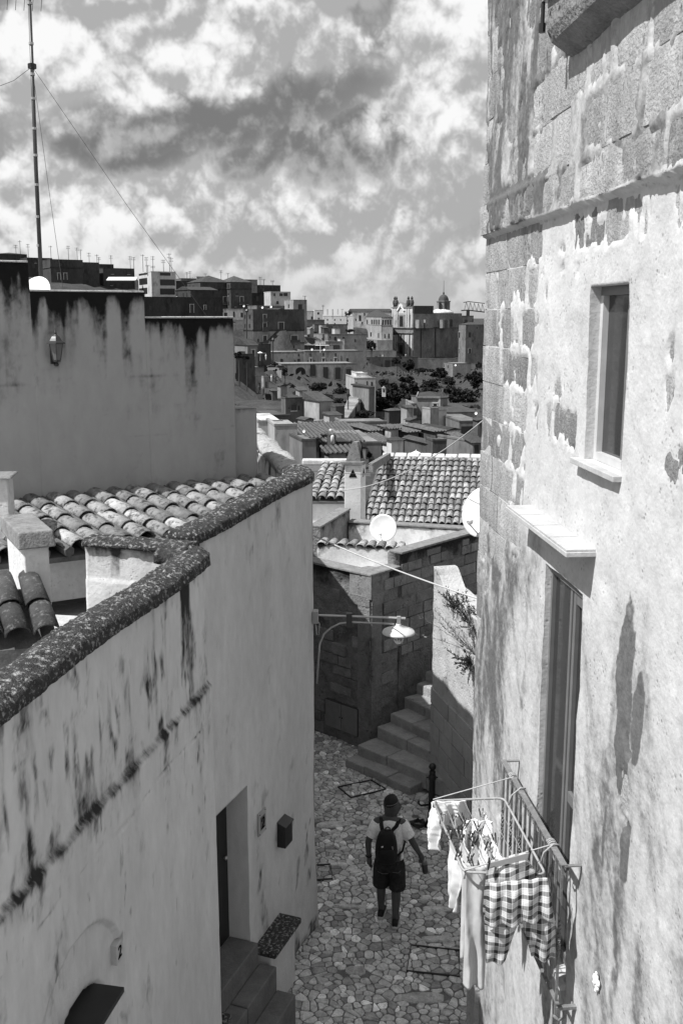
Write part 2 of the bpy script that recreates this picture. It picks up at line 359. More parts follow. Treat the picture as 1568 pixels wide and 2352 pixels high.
def r_height(u, z):
    Y = u / KR; zr = z - CZ; m = plaster_mask(Y, z)
    h = -0.009 + 0.017 * m + m * (fbm(Y * 6, z * 6, 4, 5) - 0.5) * 0.018 + (fbm(Y * 1.3, z * 1.1, 14, 3) - 0.5) * 0.03
    edge = (fbm(Y * 9, 0 * z, 7, 4) - 0.5) * 0.05
    h = h + 0.055 * sst(zr + edge, 0.625, 0.645) - 0.02 * sst(zr, 0.885, 0.90) * (Y > 6.7)
    # the face leans back a little towards the street and is hollowed at the far corner
    h = h - 0.05 * sst(zr, -3.2, -6.0) - 0.035 * np.exp(-((zr + 2.55) / 0.25) ** 2) * sst(Y, 8.35, 8.62)
    h = h - 0.03 * sst(Y, 8.56, 8.65) * (fbm(0 * Y, z * 4, 6, 3))
    # smooth raised surround of the door
    h = np.where((Y > 6.62) & (Y < 6.98) & (zr < -1.4), h + 0.006, h)
    return h
def r_dirt(u, z):
    Y = u / KR; zr = z - CZ
    d = 0.26 * sst(fbm(Y * 3.2, z * 0.7, 21, 5), 0.5, 0.75)
    up = zr > 0.66
    d = d + np.where(up, 0.42 + 0.7 * sst(fbm(Y * 4, z * 0.9, 31, 5), 0.45, 0.75) * (Y > 6.6) + 0.30 * sst(fbm(Y * 4, z * 1.5, 33, 5), 0.5, 0.7), 0)
    d = d + 0.8 * np.exp(-((zr - 0.90) / 0.05) ** 2) * (Y > 6.75) * fbm(Y * 8, z * 3, 2, 4) * 1.6
    d = d + 0.5 * np.exp(-((zr - 0.80) / 0.12) ** 2) * (Y > 6.75) * fbm(Y * 9, z * 1, 3, 4)
    d = d + 0.7 * np.exp(-((Y - 8.48) / 0.025) ** 2) * up * (0.6 + fbm(Y * 9, z * 2, 5, 4))
    low = sst(zr, -1.2, -2.0)
    d = d + 0.34 * low * sst(fbm(Y * 1.2 + z * 0.5, z * 0.45, 41, 4), 0.42, 0.62) + 0.30 * low + 0.40 * sst(Y, 7.0, 8.3) * sst(fbm(Y * 3, z * 0.6, 47, 4), .35, .6)
    for (cy, cz, ry, rz, k) in ((5.35, -3.05, 0.05, 0.10, 0.5), (5.19, -3.0, 0.02, 0.22, 0.65),
                            (4.98, -3.45, 0.03, 0.55, 0.55), (7.9, -2.1, 0.12, 0.5, 0.35), (7.55, -1.7, 0.10, 0.4, 0.35), (8.2, -1.4, 0.12, 0.5, 0.4), (8.35, -2.9, 0.05, 0.35, 0.6), (5.1, -4.5, 0.05, 0.5, 0.4)):
        w = (fbm(Y * 7, z * 2.5, 51, 4) - 0.5)
        d = d + k * (.35 + 1.3 * fbm(Y * 26, z * 13, 57, 3)) * np.exp(-(((Y - cy + w * 0.22) / ry) ** 2 + ((zr - cz + w * 0.5) / rz) ** 2) * 1.2)
    for (cy, cz, ry, rz) in ((5.04, -1.75, .13, .42), (5.0, -2.3, .10, .42), (4.83, -2.05, .07, .30), (4.9, -2.85, .09, .22)):
        g_ = np.exp(-(((Y - cy) / ry) ** 2 + ((zr - cz) / rz) ** 2)); d = d + .75 * sst(g_ + (fbm(Y * 9, z * 4, 71, 5) - .5) * .9, .50, .58) * (.6 + .8 * fbm(Y * 30, z * 16, 72, 3))
    # slanting trowel marks
    s = fbm((Y * 1.0 - z * 0.55) * 5, (z + Y) * 0.6, 61, 4); d = d + 0.18 * low * sst(s, 0.52, 0.66)
    return d * 0.95
us_r = np.concatenate([np.arange(3.9, YC * KR, 0.018), [YC * KR]])
vs_r = np.concatenate([np.arange(0, CZ - 4.9, 0.10), np.arange(CZ - 4.9, CZ + 3.2, 0.022), [CZ + 3.2]])
sheet('wall', RP, UR, NR, us_r, vs_r, None, r_height, r_dirt, M_PLASTER_R, house_r, holes_r, back=0.34)
us2 = np.arange(-2.0, 3.901, 0.1)
sheet('wall', RP, UR, NR, us2, np.arange(0, CZ + 3.21, 0.1), None, r_height, r_dirt, M_PLASTER_R, house_r, (), back=0.34)
mb = MB(); mb.prism([rp(-2, 0, -0.36)[:2], rp(YC - 0.02, 0, -0.36)[:2], (7.5, YC + 0.5), (7.5, -2)], 0, CZ + 3.15)
mb.build('house_core', M_STONE_L, house_r)
mb = MB(); mb.prism([rp(YC - 0.36, 0, -0.01)[:2], rp(YC - 0.012, 0, -0.012)[:2], (7.5, YC + 0.5), (7.5, YC)], 0.0, CZ + 3.14)
mb.build('end_wall', M_STONE_L, house_r)
# every tufa block the plaster leaves bare
nb = 0
for z0, z1, c in courses:
    for a, b in zip(c[:-1], c[1:]):
        if b < 4.3 or nb > 260: continue
        r = (a, b, z0, z1)
        def hit(w): return not (b < w[0] - .02 or a > w[1] + .02 or z1 < w[2] - .02 or z0 > w[3] + .02)
        if hit(WIN) or hit(DOOR): continue
        gy, gz = np.meshgrid(np.linspace(a + .04, b - .04, 8), np.linspace(z0 + .04, z1 - .04, 6))
        if plaster_mask(gy, gz).mean() > 0.97: continue
        off = (0.055 if z0 > ZS - 0.01 else 0.0) - (0.02 if z0 > CZ + 0.88 and b > 6.9 else 0) + rr.uniform(-0.003, 0.004)
        g = 0.005; m_ = MB(); q = []
        vals = []
        nu_, nv_ = 5, 4
        for iu in range(nu_ + 1):
            for iv in range(nv_ + 1):
                Y = a + g + (b - a - 2 * g) * iu / nu_; z = z0 + g + (z1 - z0 - 2 * g) * iv / nv_
                ed = 0.006 if iu in (0, nu_) or iv in (0, nv_) else 0.0
                bow = (float(fbm(np.array(Y * 1.3), np.array(z * 1.1), 14, 3)) - 0.5) * 0.03
                vals.append(rp(Y, z, off + bow - ed + rr.uniform(-0.002, 0.002)))
        bk = [rp(a + g, z0 + g, -0.1), rp(b - g, z0 + g, -0.1), rp(b - g, z1 - g, -0.1), rp(a + g, z1 - g, -0.1)]
        fs = [(iu * (nv_ + 1) + iv, iu * (nv_ + 1) + iv + 1, (iu + 1) * (nv_ + 1) + iv + 1, (iu + 1) * (nv_ + 1) + iv) for iu in range(nu_) for iv in range(nv_)]
        k0 = len(vals); w = nv_ + 1
        fs += [tuple([iu * w for iu in range(nu_ + 1)] + [k0 + 1, k0]), tuple([iu * w + nv_ for iu in range(nu_, -1, -1)] + [k0 + 3, k0 + 2]),
               tuple([iv for iv in range(nv_, -1, -1)] + [k0, k0 + 3]), tuple([nu_ * w + iv for iv in range(nv_ + 1)] + [k0 + 2, k0 + 1])]
        m_.add(vals + bk, fs); m_.build('stone_block', M_BLOCK_R, house_r); nb += 1
# window: reveal is the wall's own edge; frame, pane, sill
def rbox(Y0, Y1, z0, z1, h0, h1):
    m_ = MB(); m_.obox(rp(Y0, z0, h0), rp(Y1, z0, h0) - rp(Y0, z0, h0), NR * (h1 - h0), (0, 0, z1 - z0)); return m_
Y0, Y1, z0, z1 = WIN
win = rbox(Y0, Y1, z1 - 0.05, z1 - 0.002, -0.11, -0.055).build('window', M_FRAME, house_r)
for r in ((Y0, Y0 + .045, z0 + .05, z1 - .05), (Y1 - .045, Y1, z0 + .05, z1 - .05), (Y0, Y1, z0 + .002, z0 + .05)):
    rbox(*r, -0.11, -0.055).build('frame', M_FRAMEL, win)
rbox(Y0 + .20, Y0 + .235, z0 + .05, z1 - .05, -0.105, -0.078).build('mullion', M_FRAME, win)
rbox(Y0 + .045, Y1 - .045, z0 + .05, z1 - .05, -0.10, -0.09).build('pane', M_GLASS, win)
rbox(Y0 - 0.03, Y1 + 0.10, z0 - 0.035, z0 - 0.001, -0.14, 0.055).build('window_sill', M_SLAB, house_r, bevel=0.004)
# balcony door
Y0, Y1, z0, z1 = DOOR
door = rbox(Y0, Y1, z1 - 0.06, z1 - 0.002, -0.10, -0.035).build('balcony_door', M_FRAME, house_r)
for r in ((Y1 - .035, Y1, z0, z1 - .06), (Y0, Y0 + .04, z0, z1 - .06)): rbox(*r, -0.10, -0.035).build('frame', M_FRAME, door)
rbox(Y1 - .42, Y1 - .036, z0 + .02, z1 - .06, -0.095, -0.062).build('pane', M_GLASS, door)
rbox(Y0 + .04, Y1 - .42, z0 + .02, z1 - .06, -0.095, -0.075).build('pane', M_GLASS, door)
for a, b in ((0.345, 0.385), (0.27, 0.315), (0.06, 0.10)): rbox(Y0 + a, Y0 + b, z0 + .02, z1 - .06, -0.074, -0.048).build('stile', M_FRAME, door)
for zz in (z0 + .02, z0 + .62, z0 + 1.15, z1 - .14): rbox(Y0 + .101, Y0 + .269, zz, zz + .07, -0.074, -0.050).build('rail', M_FRAME, door)
hood = rbox(5.58, 6.98, CZ - 1.365, CZ - 1.335, -0.05, 0.185).build('door_hood', M_SLAB, house_r, bevel=0.004)
for k in range(4): rbox(5.59 + k * .347, 5.59 + k * .347 + .338, CZ - 1.333, CZ - 1.322, 0.0, 0.180).build('slab', M_SLAB, hood)
rbox(Y0 - .01, Y1 + .01, z0 - 0.04, z0 - 0.003, -0.2, 0.03).build('door_sill', M_SLAB, house_r)
# underside of the balcony above
m_ = MB(); zz = CZ + 1.46
prof = [(0.0, zz), (0.10, zz + .05), (0.19, zz + .11), (0.215, zz + .17), (0.21, zz + .33), (0.0, zz + .33)]
n = 14; vs = []; fs = []; k = len(prof)
for i in range(n + 1):
    Y = 6.27 - i * (6.27 - 2.6) / n
    for h, z in prof: vs.append(rp(Y + 0.10 * (0.2 - h) * (i == 0), z + rr.uniform(-.008, .008), h + .05 * 0 + rr.uniform(-.006, .006)))
for i in range(n):
    for j in range(k): fs.append((i * k + j, (i + 1) * k + j, (i + 1) * k + (j + 1) % k, i * k + (j + 1) % k))
fs += [tuple(range(k)), tuple(range((n + 1) * k - 1, n * k - 1, -1))]
m_.add(vs, fs); bal = m_.build('upper_balcony', M_MORTAR_D, house_r)
rbox(2.6, 6.32, zz + .335, zz + .348, -0.02, 0.245).build('balcony_flashing', M_GALV, bal)
m_ = MB(); m_.tube([rp(6.30, zz + .36, .235), rp(6.30, zz + .20, .235)], 0.012, 8); m_.lathe(rp(6.30, zz + .17, .235), [(0.02, 0), (0.02, .05)], 8); m_.build('bracket', M_IRON_B, bal)
m_ = MB(); m_.tube([rp(6.33, zz - .01, .015), rp(6.34, zz - .10, .015), rp(6.36, zz - .22, .012)], 0.006, 6); m_.build('cable_end', M_CABLE_D, house_r)

# ------------------------------------------------------------------ balcony railing
A = Vector((1.354, 5.55, CZ - 3.29)); B = Vector((1.217, 6.98, CZ - 3.29)); ax = (B - A).normalized(); LEN = (B - A).length; ZB = CZ - 4.28
nw = Vector((-ax.y, ax.x, 0)); nw = nw if nw.x < 0 else -nw
railing = thing('balcony_railing', 'worn wrought iron railing with twisted bars in front of balcony door', 'railing', A + Vector((0, 0, ZB - A.z)))
m_ = MB(); m_.obox(A - ax * .02 - nw * .02, ax * (LEN + .04), nw * .04, (0, 0, .010)); m_.build('handrail', M_RAIL, railing, bevel=.002)
m_ = MB(); m_.obox(A - ax * .01 - nw * .012 + Vector((0, 0, ZB - A.z + .03)), ax * (LEN + .02), nw * .024, (0, 0, .010)); m_.build('bottom_rail', M_RAIL, railing)
def twisted(p0, p1, r=.0075, twist=True):
    m_ = MB(); n = 36; vs = []; p0 = Vector(p0); p1 = Vector(p1)
    for i in range(n + 1):
        t = i / n; a = (0 if t < .40 else (t - .40) / .25 if t < .65 else 1) * math.pi * 3.5 if twist else 0
        c = p0.lerp(p1, t); q = r * (1.25 if twist and .40 < t < .65 else 1.0)
        for j in range(4): an = a + math.pi / 4 + j * math.pi / 2; vs.append(c + (ax * math.cos(an) + nw * math.sin(an)) * q * 1.4)
    m_.add(vs, [(i * 4 + j, i * 4 + (j + 1) % 4, (i + 1) * 4 + (j + 1) % 4, (i + 1) * 4 + j) for i in range(n) for j in range(4)]); return m_
nbar = 13
for i in range(nbar):
    p = A + ax * (0.02 + (LEN - .04) * i / (nbar - 1)); bot = Vector((p.x, p.y, ZB + (.035 if 0 < i < nbar - 1 else -.06)))
    twisted(bot, p, .0075, i % 2 == 0 or i == nbar - 1).build('baluster', M_RAIL, railing)
    if i < nbar - 1:      # scroll under the handrail
        c = p + ax * .045 + Vector((0, 0, -.045)); m_ = MB()
        m_.tube([c + (ax * math.cos(t) + Vector((0, 0, 1)) * math.sin(t)) * (.036 - .022 * k / 16) for k in range(17) for t in [math.pi * .5 + k / 16 * math.pi * 2.3]], .006, 5); m_.build('scroll', M_RAIL, railing, smooth=True)
for p in (A - ax * .012, B + ax * .012):
    foot = p - nw * .15; m_ = MB(); m_.obox(p + Vector((0, 0, -.006)) - ax * .012, ax * .024, -nw * .16, (0, 0, .008)); m_.build('bracket', M_RAIL, railing)
for s, t in ((A, 0.05), (B, -0.05)):
    p = s + ax * t; c = Vector((p.x, p.y, ZB - .03)); m_ = MB()
    m_.tube([c + nw * .0 + Vector((0, 0, -.06)), c + Vector((0, 0, -.10)) - nw * .03, c + Vector((0, 0, -.08)) - nw * .07, c + Vector((0, 0, -.03)) - nw * .06, c + Vector((0, 0, 0)) - nw * .17], .011, 6); m_.build('foot_scroll', M_RAIL, railing, smooth=True)
m_ = MB(); m_.obox(Vector((A.x, A.y, ZB - .02)) - ax * .0, ax * .03, -nw * .17, (0, 0, .02)); m_.build('bracket', M_RAIL, railing)
# pale ceramic flower on the wall
c = at_plane(1370, 2255, rp(5, 0, .012), NR); orn = MB()
for k in range(5):
    a = math.pi / 2 + k * 2 * math.pi / 5; q = c + (UR * math.cos(a) + Vector((0, 0, 1)) * math.sin(a)) * .030
    orn.lathe(q - NR * .005, [(.001, 0), (.021, .004), (.022, .012), (.012, .020), (.001, .022)], 9, NR)
orn.lathe(c, [(.013, 0), (.014, .02), (.006, .026), (.001, .027)], 8, NR)
for dz in (.055, -.055): orn.lathe(c + Vector((0, 0, dz)), [(.001, 0), (.012, .004), (.012, .010), (.001, .014)], 8, NR)
tag(orn.build('wall_ornament', plain('white_ceramic', .8, .3), None, True), 'small white ceramic flower ornament fixed to the sunlit wall', 'ornament')
# dish on the far corner
def dish(name, label, c, r, aim, arm_dir=-1, group=None, material=None):
    c = Vector(c); aim = Vector(aim).normalized(); t = thing(name, label, 'satellite dish', c - Vector((0, 0, r * 1.3)), group)
    m_ = MB(); prof = [(r * k / 7, .16 * r * (k / 7) ** 2 * 1.2) for k in range(8)]; prof = prof + [(rr_, h - .012 - .0) for rr_, h in prof[::-1]]
    prof = [(max(a, .001), b) for a, b in prof]
    m_.lathe(c, prof[8:][::-1] + prof[:8][::-1], 28, aim); m_.build('reflector', material or M_DISH, t, True)
    up = Vector((0, 0, 1)); m_ = MB(); tip = c + aim * r * .95 - up * r * .55
    m_.tube([c - up * r * .95, c - up * r * 1.0 + aim * r * .2, tip], r * .035, 6); m_.build('arm', M_GALV, t)
    m_ = MB(); m_.lathe(tip, [(r * .10, 0), (r * .12, r * .12), (r * .07, r * .22)], 10, (c - tip)); m_.build('feed_horn', M_FRAMEL, t)
    m_ = MB(); m_.tube([c - aim * .03, c - aim * r * .4 - up * r * .2, c - aim * r * .4 - up * r * 1.3], r * .05, 8); m_.build('mount', M_GALV, t)
    return t
dish('satellite_dish', 'white satellite dish half hidden behind far corner of the sunlit house', at_Y(1112, 1178, 9.05), .235, (-0.9, -.75, .35))
# ================================================================== houses on the left, in shade
Zv = Vector((0, 0, 1))
def plane_of(p, d):
    d = Vector((d[0], d[1], 0)).normalized(); n = Vector((d.y, -d.x, 0)); return Vector((p[0], p[1], 0)), d, n
def coping(name, path, width, z_off, parent, seed=0, rad=0.13, step=0.018, drop=0.10, mt=None):
    """rounded, lichen-eaten coping swept along a path of (x, y, z) centre-line points"""
    pts = [Vector(p) for p in path]; dense = []
    for a, b in zip(pts[:-1], pts[1:]):
        n = max(2, int((b - a).length / step)); dense += [a.lerp(b, i / n) for i in range(n)]
    dense.append(pts[-1]); n = len(dense); k = 15; vs = []
    prof = [(-width / 2, -drop)] + [(-width / 2 * math.cos(t) if True else 0, (rad - drop * 0) * math.sin(t)) for t in np.linspace(0.0, math.pi, k - 2)] + [(width / 2, -drop)]
    s = 0
    for i, p in enumerate(dense):
        t = (dense[min(i + 3, n - 1)] - dense[max(i - 3, 0)]); t.z = 0; t.normalize(); side = Vector((t.y, -t.x, 0))
        if i: s += (dense[i] - dense[i - 1]).length
        for j, (a, h) in enumerate(prof):
            q = float(fbm(np.array(s * 9 + seed), np.array(j * .9), 3, 4)) - .5; q2 = float(vnoise(np.array(s * 40), np.array(j * 1.7), 8)) - .5
            q3 = float(vnoise(np.array(s * 95), np.array(j * 3.1), 4)) - .5; f = 1 + q * .45 + q2 * .22 + q3 * .16
            vs.append(p + side * (a * (1 + q * .16 + q3 * .06)) + Vector((0, 0, z_off + (h * f if h > 0 else h) + q2 * .006)))
    fs = [(i * k + j, i * k + (j + 1) % k, (i + 1) * k + (j + 1) % k, (i + 1) * k + j) for i in range(n - 1) for j in range(k)]
    fs += [tuple(range(k - 1, -1, -1)), tuple(range((n - 1) * k, n * k))]
    return MB().add(vs, fs).build(name, mt or M_COPING, parent, True)
# ---------------- near house: wall 1
P1, U1, N1 = plane_of((-1.19, 8.4), (0.195, 1))
T1 = CZ - 2.07; ZL = CZ - 3.21
house_a = thing('plastered_house', 'streaked plaster house with thick lichen coping and blind arch', 'house', P1)
def w1uv(x, y): return plane_uv(x, y, P1, U1, N1)
def w1h(u, z):
    h = (fbm(u * 1.4, z * 1.2, 2, 4) - .5) * .035
    h = h + .045 * sst(z + (fbm(u * 6, 0 * z, 3, 3) - .5) * .03, ZL + .03, ZL - .02)
    h = h - .012 * np.exp(-((z - (CZ - 3.50 + .02 * np.sin(u * 4))) / .006) ** 2) * (u > -2.6)
    h = h + .03 * sst(u, -.06, 0) * 0
    au, az_ = ARC; r = np.hypot(u - au, (z - az_))
    h = h - .035 * ((r < .66) & (z > az_ - .2)) - .05 * ((np.hypot(u - au - .02, z - az_ + .24) < .46) & (z > az_ - .9))
    h = h - .035 * ((np.abs(u - au) < .66) & (z <= az_ - .2))
    return h
ARC = (0, 0)
_a = w1uv(180, 2141); ARC = (_a[0] - 0.08, _a[1] - 0.655)
def w1d(u, z):
    top = CZ - 2.07; n = fbm(u * 5, z * .6, 12, 5); d = .75 * sst(n, .50, .72) * np.exp(-np.maximum(top - z, 0) / .75) * sst(u, -3.2, -1.4)
    d = d + .55 * sst(fbm(u * 4.2, z * 1.3, 15, 5), .55, .72) * np.exp(-((z - (CZ - 2.85)) / .45) ** 2)
    d = d + .42 * np.exp(-((z - ZL - .005) / .030) ** 2) * (.75 + .35 * fbm(u * 4, z * 3, 17, 4)) + .22 * np.exp(-((z - ZL - .06) / .07) ** 2) * sst(fbm(u * 3, z * 3, 16, 4), .4, .7) + .22 * np.exp(-np.maximum(ZL - z, 0) / .15) * (z < ZL) * sst(fbm(u * 7, z * 1, 18, 4), .35, .7)
    d = d + .35 * np.exp(-((z - (CZ - 3.50 + .02 * np.sin(u * 4))) / .010) ** 2) * sst(fbm(u * 4, z, 21, 3), .4, .6)
    d = d + .30 * sst(fbm(u * 3.4, z * .8, 22, 5), .50, .75) + .35 * sst(fbm(u * 8, z * .7, 27, 5), .52, .72) * sst(z, ZL, ZL + .5) + .35 * sst(fbm(u * 13, z * 4, 24, 4), .66, .80)
    return d + .34 * sst(fbm(u * 5, z * 2.6, 28, 6, .7), .53, .68) * (.3 + .7 * np.exp(-np.maximum(CZ - 2.1 - z, 0) / 1.3)) + .16 * sst(fbm(u * 16, z * 9, 29, 4, .6), .62, .76)
us = np.concatenate([np.arange(-6.8, -4.6, .1), np.arange(-4.6, 0, .02), [0.0]]); vs = np.concatenate([np.arange(0, CZ - 5.4, .1), np.arange(CZ - 5.4, T1 + .02, .02), [T1 + .03]])
sheet('wall', P1, U1, N1, us, vs, None, w1h, w1d, M_PLASTER_L, house_a, (), back=.22)
c1 = [P1 + U1 * u - N1 * .10 + Vector((0, 0, T1 + .03 * math.sin(u * 2.1) * .6)) for u in np.linspace(-6.8, -.02, 30)]
R_end = Vector((-2.30, 8.75, 0))
c1 += [P1 + U1 * .04 - N1 * .12 + Vector((0, 0, T1 + .01)), P1 + U1 * .03 - N1 * .26 + Vector((0, 0, T1 + .01)), P1 - N1 * .40 + U1 * .05 + Vector((0, 0, T1 + .02))]
coping('coping', c1, .31, 0.0, house_a, 1, .085, drop=.055)
# return parapet at the end of wall 1, seen over the coping
d_ret = (R_end - P1).normalized(); n_ret = Vector((d_ret.y, -d_ret.x, 0)); n_ret = n_ret if n_ret.y < 0 else -n_ret
O_ret = P1 - N1 * .30 + Vector((0, 0, 0)); Lr = (R_end - O_ret).length
sheet('return_parapet', O_ret, d_ret, n_ret, np.arange(0, Lr, .02), np.arange(CZ - 3.4, CZ - 1.99, .02), None,
      lambda u, z: (fbm(u * 3, z * 3, 5, 4) - .5) * .03 + .012 * (z < CZ - 2.32), lambda u, z: .9 * np.exp(-np.maximum(CZ - 2.0 - z, 0) / .12) * (.5 + fbm(u * 9, z * .8, 6, 4)) + .5 * sst(fbm(u * 9, z * .6, 9, 4), .55, .7) * sst(z, CZ - 2.5, CZ - 2.1),
      M_WHITE, house_a, (), back=.22)
coping('coping', [O_ret - n_ret * .11 + d_ret * t + Zv * (CZ - 1.995) for t in np.linspace(-.15, Lr, 20)], .30, 0.0, house_a, 5, .045, drop=.03)
# dark slab over the arched doorway and the house number
a = at_plane(215, 2264, P1 + N1 * .01, N1); lu = (a - P1).dot(U1)
m_ = MB(); m_.obox(P1 + U1 * (lu + .02) + N1 * -.12 + Vector((0, 0, a.z - .03)), -U1 * 1.2, N1 * .34, (0, 0, .035)); m_.build('door_canopy', M_WOOD, house_a)
c = at_plane(273, 2187, P1 + N1 * .048, N1); Zv = Vector((0, 0, 1))
tile = thing('house_number_tile', 'small pale ceramic tile with number 2 on plaster wall', 'sign', c - Zv * .075)
MB().obox(c - U1 * .048 - Zv * .075 - N1 * .05, U1 * .096, N1 * .056, Zv * .15).build('plate', plain('pale_glazed_tile', .42, .3), tile, bevel=.004)
def text_obj(txt, size, c, right, up, nrm, material, parent, name='numeral', shear=0.0):
    cu = bpy.data.curves.new(name, 'FONT'); cu.body = txt; cu.size = size; cu.align_x = 'CENTER'; cu.align_y = 'CENTER'; cu.extrude = .002; cu.shear = shear
    ob = bpy.data.objects.new(name, cu); COL.objects.link(ob); bpy.context.view_layer.update()
    me = bpy.data.meshes.new_from_object(ob); COL.objects.unlink(ob); bpy.data.objects.remove(ob)
    mx = Matrix((right, up, nrm)).transposed().to_4x4(); mx.translation = c; me.transform(mx); me.name = name
    return link(name, me, material, parent)
text_obj('2', .13, c + N1 * .009, U1, Zv, N1, M_BLACK, tile, shear=.12)
# ---------------- second house: wall 2
P2, U2, N2 = plane_of((-0.335, 11.4), (0.38, 1)); K2 = math.hypot(1, .38)
def w2top(u): return CZ - 1.81 + .15 * np.clip(u, -4, 0) / -2.95 * -1.0
house_b = thing('plastered_house', 'shaded plaster house with black doorway, bench and mailbox', 'house', P2)
uD0, uD1 = (8.80 - 11.4) * K2, (9.68 - 11.4) * K2; zD0, zD1 = .95, CZ - 4.83
def w2h(u, z): return (fbm(u * 1.3, z * 1.2, 32, 4) - .5) * .035 + .05 * sst(z, 1.4, 0) * sst(u, -.5, 0.1)
def w2d(u, z):
    top = CZ - 1.85; d = .35 * sst(fbm(u * 6, z * .5, 42, 4), .5, .75) * np.exp(-np.maximum(top - z, 0) / .5)
    d = d + .22 * sst(fbm(u * 2.4, z * .8, 44, 5), .5, .75) + .40 * sst(fbm(u * 7 - z * 2, z * 3, 45, 4), .60, .74) * sst(z, 3.2, 1.4)
    return d + .3 * sst(z, .5, 0) + .20 * sst(fbm(u * 4, z * 2.0, 48, 6, .7), .52, .68) + .15 * sst(fbm(u * 16, z * 9, 49, 4, .6), .62, .76)
us = np.concatenate([np.arange(-2.80, 0, .025), [0]]); vs = np.concatenate([np.arange(0, CZ - 1.8, .03), [CZ - 1.81]])
vs = np.array(sorted(set([round(float(v), 4) for v in vs] + [zD0, zD1])))
sheet('wall', P2, U2, N2, us, vs, lambda u: CZ - 1.82 - .13 * sst(-u, .4, 2.8), w2h, w2d, M_PLASTER_L, house_b, [(uD0, uD1, zD0, zD1)], back=.25, botf=CZ - 3.5)
EB = Vector((-1.25, 15.2, 0)); d_e = (EB - P2).normalized(); n_e = Vector((d_e.y, -d_e.x, 0))
MB().prism([P2[:2], EB[:2], (EB - n_e * .3)[:2], (P2 - N2 * .3 + d_e * .2)[:2]], 0, CZ - 1.815).build('end_wall', M_WHITE, house_b)
cp = [P2 + U2 * u - N2 * .13 + Vector((0, 0, CZ - 1.84 - .13 * float(sst(-u, .4, 2.8)))) for u in np.linspace(-2.84, -.35, 24)]
for t in np.linspace(0, 1, 8)[1:]:
    a = P2 - U2 * .35 - N2 * .13; b = P2 + d_e * .35 - n_e * .15; m0 = P2 + U2 * .02 - N2 * .06
    cp.append(a * (1 - t) ** 2 + m0 * 2 * t * (1 - t) + b * t * t + Vector((0, 0, CZ - 1.83 + .02 * t)))
coping('coping', [P2 + d_e * s - n_e * .15 + Vector((0, 0, CZ - 1.81 + .03 * (s - .35) + .02 * math.sin(s * 6))) for s in np.linspace(.36, 3.8, 26)], .30, 0.0, house_b, 9, .06, drop=.06, mt=mat('worn_pale_coping', .34, var=.4, scale=10, bump=.9, bscale=50, speck=.7, speck_c=.04, speck_scale=15))
coping('coping', cp, .32, 0.0, house_b, 7, .075, drop=.06)
# sunlit inner face of the far parapet
O_in = P2 + d_e * .25 - n_e * .30
sheet('inner_parapet', O_in, d_e, -n_e, np.arange(0, 3.5, .03), np.arange(CZ - 2.9, CZ - 1.80, .03), None, lambda u, z: (fbm(u * 4, z * 4, 71, 4) - .5) * .04,
      lambda u, z: .8 * sst(fbm(u * 5, z * 1.2, 72, 5), .5, .68) + .5 * np.exp(-np.maximum(CZ - 1.85 - z, 0) / .08), M_WHITE, house_b, (), back=.1)
# doorway
dr = MB(); dr.obox(P2 + U2 * uD0 - N2 * .30 + Zv * zD0, U2 * (uD1 - uD0), N2 * .05, Zv * (zD1 - zD0)); door_b = dr.build('door', M_WOOD, house_b)
for k in range(3): MB().obox(P2 + U2 * (uD0 + .06 + k * (uD1 - uD0 - .06) / 3) - N2 * .25 + Zv * (zD0 + .1), U2 * ((uD1 - uD0) / 3 - .09), N2 * .015, Zv * (zD1 - zD0 - .2)).build('panel', M_WOOD, door_b)
MB().lathe(P2 + U2 * (uD1 - .1) - N2 * .24 + Zv * (zD0 + 1.0), [(.012, 0), (.025, .03), (.001, .05)], 8, N2).build('handle', M_GALV, door_b)
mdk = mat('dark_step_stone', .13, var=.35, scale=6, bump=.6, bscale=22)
for k, (d0, d1, zt) in enumerate(((-.245, .10, .963), (.101, .30, .70), (.301, .52, .42))):
    for q in range(2):
        ua, ub_ = uD0 - .45 + q * .72, min(uD0 - .45 + q * .72 + .71, uD1 + .03) if k else uD1 - .002
        if k == 0 and q: continue
        ua = uD0 + .002 if k == 0 else ua
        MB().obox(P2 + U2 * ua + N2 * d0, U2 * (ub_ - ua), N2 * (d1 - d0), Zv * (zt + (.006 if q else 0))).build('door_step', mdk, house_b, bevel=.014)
def bench(u0, u1, dp, zt, nm):
    MB().obox(P2 + U2 * (u0 + .03) + N2 * -.02, U2 * (u1 - u0 - .06), N2 * (dp - .02), Zv * (zt - .07)).build(nm, M_PLASTER_L, house_b, bevel=.02)
    sl = MB(); n = 8
    sl.obox(P2 + U2 * u0 + N2 * -.02 + Zv * (zt - .072), U2 * (u1 - u0), N2 * (dp + .05), Zv * .072); return sl.build('bench_slab', M_COPING, house_b, bevel=.02)
bench((9.74 - 11.4) * K2, (10.42 - 11.4) * K2, .24, CZ - 6.78, 'bench')
bench((8.30 - 11.4) * K2, (8.74 - 11.4) * K2, .26, CZ - 6.72, 'bench')
